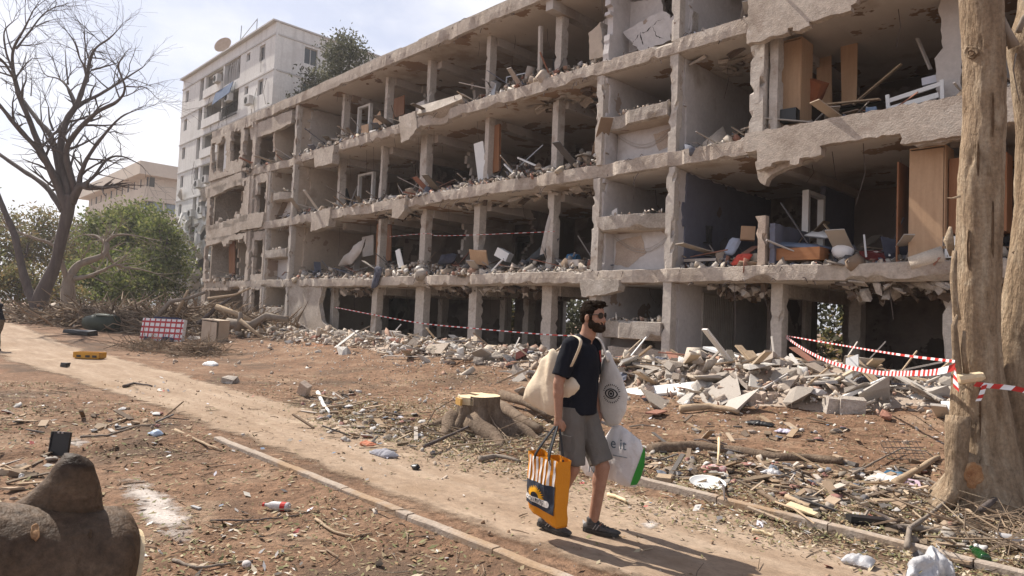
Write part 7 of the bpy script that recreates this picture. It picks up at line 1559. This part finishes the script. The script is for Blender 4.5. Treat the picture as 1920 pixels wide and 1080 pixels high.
def person(label, loc, rz, pose, top_m, leg_m, bare_legs=True, bare_arms=True, seed=0):
    root = thing('person', label, 'person', loc, rz=rz); b, hair, beard = MB(), MB(), MB(); q = {k: (Vector(v) if not isinstance(v, (int, float)) else v) for k, v in pose.items()}
    pel, chest, nk = q['pelvis'], q['chest'], q['neck']
    b.ico(pel, (.115, .15, .12), 3); b.ico(pel.lerp(chest, .5), (.10, .135, .15), 3); b.ico(chest, (.112, .148, .14), 3); b.ico(chest + Vector((0, 0, .07)), (.088, .152, .07), 3)
    limb(b, [chest + Vector((-.005, 0, .1)), nk], [.075, .058], 5, 3)
    for s, S in (('l', 1), ('r', -1)):
        limb(b, [pel + Vector((0, S * .085, -.02)), q['knee_' + s], q['ank_' + s]], [.088, .056, .040], 9, 2)
        kn, an = q['knee_' + s], q['ank_' + s]; cf = kn.lerp(an, .3) + (an - kn).cross(Vector((0, 1, 0))).normalized() * .014 * (1 if (an - kn).cross(Vector((0, 1, 0))).x < 0 else -1); b.ico(cf, (.05, .05, .11), 2); b.ico(kn + Vector((.012, 0, 0)), (.047, .046, .055), 2); b.ico(an + Vector((.03, 0, -.05)), (.07, .032, .035), 2)
        limb(b, [q['sh_' + s], q['elb_' + s], q['wri_' + s]], [.056, .041, .028], 8, 2); fa = q['elb_' + s].lerp(q['wri_' + s], .28); b.ico(fa, (.043, .041, .07), 2)
        dd = (q['wri_' + s] - q['elb_' + s]).normalized(); dd = (dd * .5 + Vector((0, 0, -1))).normalized() if q.get('hang', 1) else dd
        fist(b, q['wri_' + s], S, dd, (Vector((1, 0, 0)) - dd * dd.x).normalized())
    T, M = build_head(b, hair, beard, q['head'], pose['yaw'], pose.get('tilt', 0))
    body = remesh('body', b, .0058, SKIN, root, 5)
    remesh('hair', hair, .0045, HAIR, root, 2, disp=cloth_disp(60, .0035)); remesh('beard', beard, .0045, BEARD, root, 3, disp=cloth_disp(110, .002))
    # sunglasses, mouth
    g = MB(); w0 = .031
    for s in (1, -1):
        c = T(.082, s * w0, .004); n_ = (M @ Vector((1, s * .28, -.05))).normalized(); g.tube([c - n_ * .003, c + n_ * .003], [.024, .024], 16)
        g.tube([T(.078, s * .054, .010), T(.03, s * .074, .008), T(-.015, s * .078, .0)], .0028, 5)
    g.tube([T(.092, -.012, .010), T(.096, 0, .013), T(.092, .012, .010)], .0028, 5); obj('sunglasses', g, mat('dark_lens', [(.006, .006, .007), (.012, .011, .011)], 2, .12, 0, spec=.6), root, local=True)
    mo = MB(); mo.ico(T(.0885, 0, -.064), (.006, .016, .0035), 2, rot=M); obj('lips', mo, mat('lips', [(.30, .12, .095), (.34, .15, .12)], 9, .5, .1), root, local=True)
    # shirt
    sh = MB(); sh.ico(chest, (.126, .163, .15), 3); sh.ico(chest + Vector((0, 0, .07)), (.10, .168, .078), 3); sh.ico(pel.lerp(chest, .5), (.116, .145, .18), 3)
    hem = pel + Vector((-.003, 0, -.035)); rr = []
    for k in range(8):
        t = k / 7; c = hem.lerp(chest, t); rr.append([c + Vector((math.cos(a) * (.147 - .020 * t), math.sin(a) * (.172 - .010 * t), 0)) for a in np.linspace(0, 2 * math.pi, 28, endpoint=False)])
    sh.loft(rr)
    for s in ('l', 'r'):
        A, E_ = q['sh_' + s], q['elb_' + s]; d = (E_ - A); sh.ico(A + Vector((0, 0, -.005)), .072, 3); end = A + d * (.82 if bare_arms else .95); sh.tube([A.lerp(chest, .25), A + d * .1, A + d * .5, end], [.08, .074, .070, .070], 18)
        if not bare_arms: sh.tube([A + d * .8, E_, E_.lerp(q['wri_' + s], .92)], [.06, .054, .043], 14)
    limb(sh, [chest + Vector((-.012, 0, .12)), nk + Vector((-.008, 0, -.022))], [.080, .064], 4, 3)
    remesh('tshirt' if bare_arms else 'jacket', sh, .0075, top_m, root, 5, disp=cloth_disp(11, .008, seed, .5))
    # shorts or trousers
    st_ = MB(); st_.ico(pel + Vector((0, 0, -.01)), (.124, .156, .11), 3)
    for s, S in (('l', 1), ('r', -1)):
        hp = pel + Vector((0, S * .082, -.03)); kn = q['knee_' + s]; d = kn - hp
        if bare_legs: st_.tube([hp + Vector((0, 0, .05)), hp + d * .3, hp + d * .75, hp + d * .93], [.100, .101, .095, .099], 20)
        else: st_.tube([hp + Vector((0, 0, .05)), hp + d * .4, kn, kn.lerp(q['ank_' + s], .95)], [.105, .098, .076, .066], 18)
    remesh('shorts' if bare_legs else 'trousers', st_, .0075, leg_m, root, 4, disp=cloth_disp(13, .007, seed + 5, .6))
    if bare_legs:
        for s, S in (('l', 1), ('r', -1)):
            hp = pel + Vector((0, S * .082, -.03)); d = q['knee_' + s] - hp; l = MB(); c = hp + d * .5 + Vector((0, S * .101, 0)); l.prism([(-.055, -.07), (.055, -.065), (.05, .05), (-.05, .055)], c, (1, 0, 0), (0, .0, 1), -.006 * S); obj('pocket', l, leg_m, root, local=True)
    for s, yw in (('l', .06), ('r', -.06)): shoe(root, q['ank_' + s], yw, pose.get('pitch_' + s, 0))
    return root, T, M
PX, PY = -3.37, 4.05; TURN = R(12)
P0 = dict(pelvis=(-.05, 0, .93), chest=(-.025, 0, 1.30), neck=(.0, 0, 1.475), head=(.062, 0, 1.640), yaw=-.10, tilt=.0, knee_l=(.135, .095, .50), ank_l=(.075, .095, .095), knee_r=(-.02, -.10, .49), ank_r=(-.21, -.10, .108), pitch_l=-.02, pitch_r=.10,
          sh_l=(-.02, .168, 1.415), elb_l=(-.06, .245, 1.14), wri_l=(-.01, .255, .905), sh_r=(-.035, -.168, 1.41), elb_r=(-.085, -.245, 1.13), wri_r=(-.075, -.24, .885))
man, HT, HM = person('bearded man in navy T-shirt, grey shorts and sunglasses carrying bags along the path', (PX, PY, pz(PX, PY) + .004), TURN, P0, NAVY, SHORT)
lgm = MB(); lgm.box((.093, .075, 1.335), (.006, .035, .085), (0, -.15, .35)); obj('shirt_logo', lgm, mat('red_print', [(.34, .04, .03), (.42, .07, .05)], 3, .8, .1), man, local=True)
lgm = MB(); lgm.box((.098, .068, 1.320), (.006, .010, .045), (0, -.15, .35)); obj('shirt_logo', lgm, WHTP, man, local=True)
# --- bags he carries (each a thing of its own)
mr = Matrix.Rotation(TURN, 3, 'Z'); BASE = Vector((PX, PY, pz(PX, PY) + .004)); LW = lambda x, y, z: BASE + mr @ Vector((x, y, z))
def ribbon(mb, pts, w, th=.004, side=Vector((0, 1, 0))):
    pts = [Vector(p) for p in pts]; sp = []
    for k in range(len(pts) - 1):
        p0, p1, p2, p3 = pts[max(0, k - 1)], pts[k], pts[k + 1], pts[min(len(pts) - 1, k + 2)]
        for q in range(6): t = q / 6; sp.append(.5 * ((2 * p1) + (p2 - p0) * t + (2 * p0 - 5 * p1 + 4 * p2 - p3) * t * t + (3 * p1 - p0 - 3 * p2 + p3) * t ** 3))
    sp.append(pts[-1]); rings = []
    for i, p in enumerate(sp):
        d = (sp[min(i + 1, len(sp) - 1)] - sp[max(0, i - 1)]).normalized(); s_ = (side - d * side.dot(d)).normalized(); n = d.cross(s_); rings.append([p + s_ * w / 2 + n * th, p - s_ * w / 2 + n * th, p - s_ * w / 2 - n * th, p + s_ * w / 2 - n * th])
    mb.loft(rings)
# cream tote hanging behind his right shoulder
def surveyed(pix, y): 
    P = [on_y(a, b, y) for a, b in pix]; o = Vector((sum(p.x for p in P) / len(P), y, min(p.z for p in P))); return o, [((p - o).x, (p - o).z) for p in P]
XH, ZH = Vector((1, 0, 0)), Vector((0, 0, 1))
o, TO = surveyed([(1036, 652), (1048, 664), (1064, 690), (1089, 726), (1070, 748), (1050, 778), (1034, 780), (1008, 766), (981, 750), (984, 732), (1000, 704), (1016, 674)], PY - .155)
tote = thing('tote_bag', 'bulging cream canvas tote hung behind the walking man from his right shoulder', 'tote bag', tuple(o)); back = lambda x, y, z: LW(x, y, z) - o
mb = MB(); pillow(mb, TO, (0, 0, 0), XH, ZH, .05, 12, 80, .020, 9, seed=2); obj('bag_body', mb, CREAM, tote, local=True, smooth=True)
P1, P2_ = on_y(1064, 700, PY - .20) - o, on_y(1040, 660, PY - .13) - o
mb = MB(); ribbon(mb, [P1, on_y(1080, 668, PY - .235) - o, on_y(1089, 640, PY - .225) - o, back(-.02, -.15, 1.485), back(-.075, -.135, 1.47), back(-.13, -.12, 1.40), P2_], .026, .0025); obj('strap', mb, CREAM, tote, local=True, smooth=True)
# white tote with an eye on his left side
o, TE = surveyed([(1136, 656), (1143, 656), (1152, 680), (1166, 706), (1177, 742), (1174, 772), (1160, 797), (1140, 798), (1124, 776), (1119, 748), (1124, 712), (1130, 680)], PY + .265)
tt = thing('tote_bag', 'white canvas tote printed with a black eye on the left of the walking man', 'tote bag', tuple(o))
U, V_ = XH, ZH; N_ = U.cross(V_)
mb = MB(); pillow(mb, TE, (0, 0, 0), U, V_, .042, 10, 70, .012, 9, seed=8); obj('bag_body', mb, CANV, tt, local=True, smooth=True)
q1, q2 = on_y(1140, 660, PY + .25) - o, on_y(1134, 664, PY + .28) - o
mb = MB(); ribbon(mb, [q1, LW(.10, .19, 1.30) - o, LW(.06, .150, 1.44) - o, LW(.0, .14, 1.478) - o, LW(-.07, .14, 1.46) - o, LW(-.12, .18, 1.30) - o, q2], .026, .0025); obj('strap', mb, CANV, tt, local=True, smooth=True)
cx_, cy_, edge_, thf = pillow_fn(TE, .042)
INK = mat('black_ink', [(.02, .02, .022), (.03, .03, .032)], 5, .8, 0)
def on_bag(x, y): return U * x + V_ * y + N_ * (thf(x, y) + .014)
def print_poly(name, pts, par, m=INK):
    mb = MB(); c = (sum(a for a, b in pts) / len(pts), sum(b for a, b in pts) / len(pts)); V0 = [on_bag(*c)] + [on_bag(a, b) for a, b in pts]; mb.add(V0, [(0, i + 1, (i + 1) % len(pts) + 1) for i in range(len(pts))]); obj(name, mb, m, par, local=True)
def print_ring(name, f1, f2, par, n=36):
    mb = MB(); V0 = []
    for k in range(n): V0 += [on_bag(*f1(k / n)), on_bag(*f2(k / n))]
    mb.add(V0, [(2 * k, 2 * k + 1, (2 * k + 3) % (2 * n), (2 * k + 2) % (2 * n)) for k in range(n)]); obj(name, mb, INK, par, local=True)
_e = on_y(1147, 738, PY + .22) - o; ex, ey = _e.x, _e.z
alm = lambda s: (lambda t: (ex + .060 * s * math.cos(2 * math.pi * t), ey + .040 * s * math.copysign(abs(math.sin(2 * math.pi * t)) ** 1.25, math.sin(2 * math.pi * t))))
print_ring('eye_print', alm(1.0), alm(.80), tt); crc = lambda r: (lambda t: (ex + r * math.cos(2 * math.pi * t), ey + r * math.sin(2 * math.pi * t)))
print_ring('eye_print', crc(.028), crc(.018), tt); print_poly('eye_print', [crc(.010)(k / 14) for k in range(14)], tt)
for k in range(26):
    a = R(18 + k * 13.2)
    if 170 < (18 + k * 13.2) % 360 < 190: continue
    r0, r1 = .066, .079; print_poly('print_letter', [(ex + math.cos(a - .06) * r0, ey + math.sin(a - .06) * r0 * .95), (ex + math.cos(a + .06) * r0, ey + math.sin(a + .06) * r0 * .95), (ex + math.cos(a + .05) * r1, ey + math.sin(a + .05) * r1 * .95), (ex + math.cos(a - .03) * r1, ey + math.sin(a - .03) * r1 * .95)], tt)
# white carrier bag with a green edge in his left hand
o, CBO = surveyed([(1150, 797), (1164, 797), (1184, 812), (1201, 826), (1207, 848), (1204, 885), (1192, 914), (1170, 912), (1150, 902), (1122, 898), (1098, 892), (1089, 874), (1092, 856), (1112, 840), (1134, 820)], PY + .30)
cb_ = thing('carrier_bag', 'white plastic carrier bag with grey lettering and green edge in the left hand', 'carrier bag', tuple(o)); U2 = XH; N2 = U2.cross(V_)
BAGP = mat('white_film', [(.60, .57, .56), (.68, .65, .64)], 4, .45, .5, 14, spec=.35)
mb = MB(); pillow(mb, CBO, (0, 0, 0), U2, V_, .05, 12, 80, .016, 11, seed=12); obj('bag_body', mb, BAGP, cb_, local=True, smooth=True)
hnd = LW(-.005, .257, .815) - o; h1, h2 = on_y(1151, 801, PY + .29) - o, on_y(1162, 800, PY + .31) - o; mb = MB(); ribbon(mb, [h1, hnd + Vector((-.02, 0, .0)), hnd + Vector((.02, 0, .0)), h2], .03, .003); obj('handle', mb, BAGP, cb_, local=True, smooth=True)
c2 = pillow_fn(CBO, .05)[3]; bp_ = lambda a, b: (lambda p: (p.x, p.z))(on_y(a, b, PY + .25) - o)
mb = MB(); ol = [bp_(*q) for q in ((1203, 838), (1205, 852), (1203, 875), (1196, 898), (1189, 910), (1179, 911), (1186, 892), (1195, 866))]; V0 = [U2 * a + V_ * b + N2 * (c2(a, b) + .016) for a, b in [bp_(1195, 880)] + ol]; mb.add(V0, [(0, i + 1, (i + 1) % len(ol) + 1) for i in range(len(ol))]); obj('green_edge', mb, mat('green_print', [(.03, .22, .03), (.05, .28, .05)], 4, .5, .1), cb_, local=True)
def bag_text(s, size, x, y, m, par, U_, N__, th_, font_h=0): 
    Mx = Matrix(((U_.x, V_.x, N__.x, 0), (U_.y, V_.y, N__.y, 0), (U_.z, V_.z, N__.z, 0), (0, 0, 0, 1))); p = U_ * x + V_ * y + N__ * (th_ + .014); return text_obj('lettering', s, size, m, Matrix.Translation(p) @ Mx, par)
GINK = mat('grey_ink', [(.10, .13, .16), (.14, .17, .20)], 5, .8, 0)
e1_, n1_ = bp_(1160, 833), bp_(1110, 880); bag_text('e it', .115, e1_[0], e1_[1], GINK, cb_, U2, N2, c2(*e1_)); bag_text('N', .085, n1_[0], n1_[1], GINK, cb_, U2, N2, c2(*n1_)); mb = MB(); s1_ = bp_(1152, 853)
for k in range(12): a = s1_[0] + k * .011; mb.box(U2 * a + V_ * s1_[1] + N2 * (c2(a, s1_[1]) + .015), (.006, .003, .008))
obj('small_print', mb, GINK, cb_, local=True)
# orange shopping bag in his right hand
OR = mat('orange_woven', [(.62, .22, .008), (.70, .27, .015)], 5, .55, .3, 30, spec=.3); NV = mat('navy_print', [(.022, .028, .042), (.035, .042, .06)], 5, .5, .1)
sbg = thing('shopping_bag', 'orange and white striped shopping bag with sunflower label in the right hand', 'shopping bag', tuple(LW(-.105, -.30, .155)), rz=R(-8)); w, h, dp = .34, .45, .12
mb = MB(); rings = []
DF = lambda p: Vector((p.x + .010 * noise.noise(Vector((p.z * 7, p.x * 3, 1))), p.y + .017 * noise.noise(Vector((p.x * 8 + 2, p.z * 7, p.y * 2))) + .009 * noise.noise(Vector((p.x * 19, p.z * 14, 5))), p.z + .013 * noise.noise(Vector((p.x * 9, p.y * 6, 7))) * (1 if p.z > h * .6 else .6) - .03 * max(0, 1 - p.z / .16) * (p.x / w + .1)))
for k in range(31):
    t = k / 30; z = h * t; ins = .02 * (1 - t) ** 4; ring = []
    for j in range(96):
        u = j / 96 * 4; sd_ = int(u); f = u - sd_; x, y = [(-.5 + f, -.5), (.5, -.5 + f), (.5 - f, .5), (-.5, .5 - f)][sd_]
        bl = .018 * math.sin(math.pi * t) * (1 - (2 * x) ** 2 if abs(y) > .49 else 0) * (1 if y > 0 else -1); wv = 0; sag = .035 * (1 - t) ** 3 * (x - .2) * -1.2
        ring.append(DF(Vector((x * (w - ins), y * (dp - ins) + bl + wv, z + sag + (.012 * math.sin(x * 9) if k == 30 else 0)))))
    rings.append(ring)
mb.loft(rings, caps=False); mb.f.append(tuple(range(96))); mb.m.append(0); obj('bag_body', mb, OR, sbg, local=True, smooth=True)
def front(a, z, off=.0025): 
    t = z / h; x = a / w; return DF(Vector((a, -dp / 2 - .018 * math.sin(math.pi * t) * (1 - (2 * x) ** 2), z + .035 * (1 - t) ** 3 * (x - .2) * -1.2))) + Vector((0, -.004 - off, 0))
def fpatch(name, a0, a1, z0, z1, m, off=.0025, nx=14, nz=14, slope=0.0):
    mb = MB(); V0 = [front(a0 + (a1 - a0) * i / nx, z0 + (z1 - z0) * j / nz + slope * (a0 + (a1 - a0) * i / nx), off) for i in range(nx + 1) for j in range(nz + 1)]
    mb.add(V0, [(i * (nz + 1) + j, (i + 1) * (nz + 1) + j, (i + 1) * (nz + 1) + j + 1, i * (nz + 1) + j + 1) for i in range(nx) for j in range(nz)]); return obj(name, mb, m, sbg, local=True)
BW = mat('bag_white', [(.66, .62, .58), (.74, .70, .67)], 4, .5, .1)
for k in range(7): fpatch('white_stripe', -.150 + k * .046, -.150 + k * .046 + .022, .262, .442, BW, .002, 3, 16)
fpatch('navy_panel', -.166, .160, .075, .262, NV, .003)
fc = (-.045, .150)
for k in range(17):
    a = R(-8 + k * 196 / 16); d = (math.cos(a), math.sin(a)); e = (-d[1], d[0]); mb = MB(); pts = [(fc[0] + d[0] * .050 + e[0] * .012, fc[1] + d[1] * .050 + e[1] * .012), (fc[0] + d[0] * .050 - e[0] * .012, fc[1] + d[1] * .050 - e[1] * .012), (fc[0] + d[0] * .100, fc[1] + d[1] * .086)]
    mb.add([front(a_, b_, .0045) for a_, b_ in pts], [(0, 1, 2)]); obj('petal', mb, mat('petal_yellow', [(.66, .30, .01), (.74, .38, .02)], 5, .5, 0) if k == 0 else bpy.data.materials['petal_yellow'], sbg, local=True)
mb = MB(); n_ = 24; V0 = []
for k in range(n_ + 1): a = R(-10 + 200 * k / n_); V0 += [front(fc[0] + math.cos(a) * .062, fc[1] + math.sin(a) * .056, .005), front(fc[0] + math.cos(a) * .042, fc[1] + math.sin(a) * .038, .005)]
mb.add(V0, [(2 * k, 2 * k + 1, 2 * k + 3, 2 * k + 2) for k in range(n_)]); obj('petal', mb, bpy.data.materials['petal_yellow'], sbg, local=True)
fpatch('white_label', -.155, .085, .106, .150, BW, .0065, 12, 4); 
for (a, z) in ((-.155, .128), (.085, .128)): mb = MB(); ol = [(a + .022 * math.cos(t), z + .022 * math.sin(t)) for t in np.linspace(0, 2 * math.pi, 14, endpoint=False)]; mb.add([front(a, z, .0063)] + [front(p, q_, .0063) for p, q_ in ol], [(0, i + 1, (i + 1) % 14 + 1) for i in range(14)]); obj('white_label', mb, BW, sbg, local=True)
p = front(-.035, .128, .010); text_obj('lettering', '\u05d4\u05de\u05d7 \u05ea\u05d5\u05d9\u05dc\u05e7', .045, NV, Matrix.Translation(p) @ Matrix.Rotation(R(90), 4, 'X'), sbg)
hp_ = Matrix.Rotation(R(8), 3, 'Z') @ (LW(-.082, -.245, .800) - LW(-.105, -.30, .155))
for y in (-dp / 2 - .004, dp / 2): mb = MB(); ribbon(mb, [Vector((-.085, y, h - .05)), Vector((-.07, y, h + .02)), hp_ + Vector((-.012, y * .15, .012)), hp_ + Vector((.012, y * .15, .012)), Vector((.075, y, h + .02)), Vector((.09, y, h - .05))], .022, .003, side=Vector((1, 0, 0))); obj('handle', mb, BLACKP, sbg, local=True, smooth=True)
# the second person, cut by the left edge of the frame
bp = at_depth(-8, 655, 20.5); gz0 = H(bp.x, bp.y)
P2 = dict(pelvis=(-.04, 0, .90), chest=(.06, 0, 1.24), neck=(.12, 0, 1.40), head=(.19, 0, 1.56), yaw=.1, tilt=.15, knee_l=(.06, .12, .49), ank_l=(.02, .13, .095), knee_r=(.04, -.12, .49), ank_r=(-.04, -.13, .095), sh_l=(.07, .185, 1.36), elb_l=(.30, .20, 1.28), wri_l=(.34, .07, 1.48), sh_r=(.07, -.185, 1.36), elb_r=(.30, -.20, 1.28), wri_r=(.34, -.07, 1.48), hang=0)
person('person in dark vest and brown trousers leaning to take a picture at the left edge', (bp.x, bp.y, pz(bp.x, bp.y)), R(-65), P2, mat('dark_vest', [(.015, .017, .024), (.03, .032, .042)], 6, .9, .4, 14), mat('brown_trousers', [(.10, .075, .05), (.15, .115, .08)], 5, .9, .4, 14), bare_legs=False)
cmr = thing('camera', 'black camera held up to the face of the person at the left edge', 'camera', (bp.x, bp.y, pz(bp.x, bp.y)), rz=R(-65)); mb = MB(); mb.box((.36, 0, 1.555), (.07, .14, .09)); obj('camera_body', mb, BLACKP, cmr, local=True); mb = MB(); mb.tube([Vector((.395, 0, 1.55)), Vector((.51, 0, 1.54))], [.036, .040], 14); obj('lens', mb, BLACKP, cmr, local=True)

# a dense thicket closes the view through the open ground storey
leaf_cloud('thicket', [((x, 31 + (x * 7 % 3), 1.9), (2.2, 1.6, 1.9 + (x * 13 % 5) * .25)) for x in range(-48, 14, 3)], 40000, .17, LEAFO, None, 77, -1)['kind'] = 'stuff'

# ------------------------------------------------------------------ dusty air
hm = bpy.data.materials.new('dusty_air'); hm.use_nodes = True; ht = hm.node_tree; ht.nodes.clear(); ho = ht.nodes.new('ShaderNodeOutputMaterial'); hv = ht.nodes.new('ShaderNodeVolumePrincipled')
hv.inputs['Color'].default_value = (.93, .93, .96, 1); hv.inputs['Density'].default_value = .0006; hv.inputs['Anisotropy'].default_value = .3; ht.links.new(hv.outputs[0], ho.inputs['Volume'])
mb = MB(); mb.box((-90, 200, 29), (1300, 1460, 62)); tag(obj('haze', mb, hm), kind='stuff')
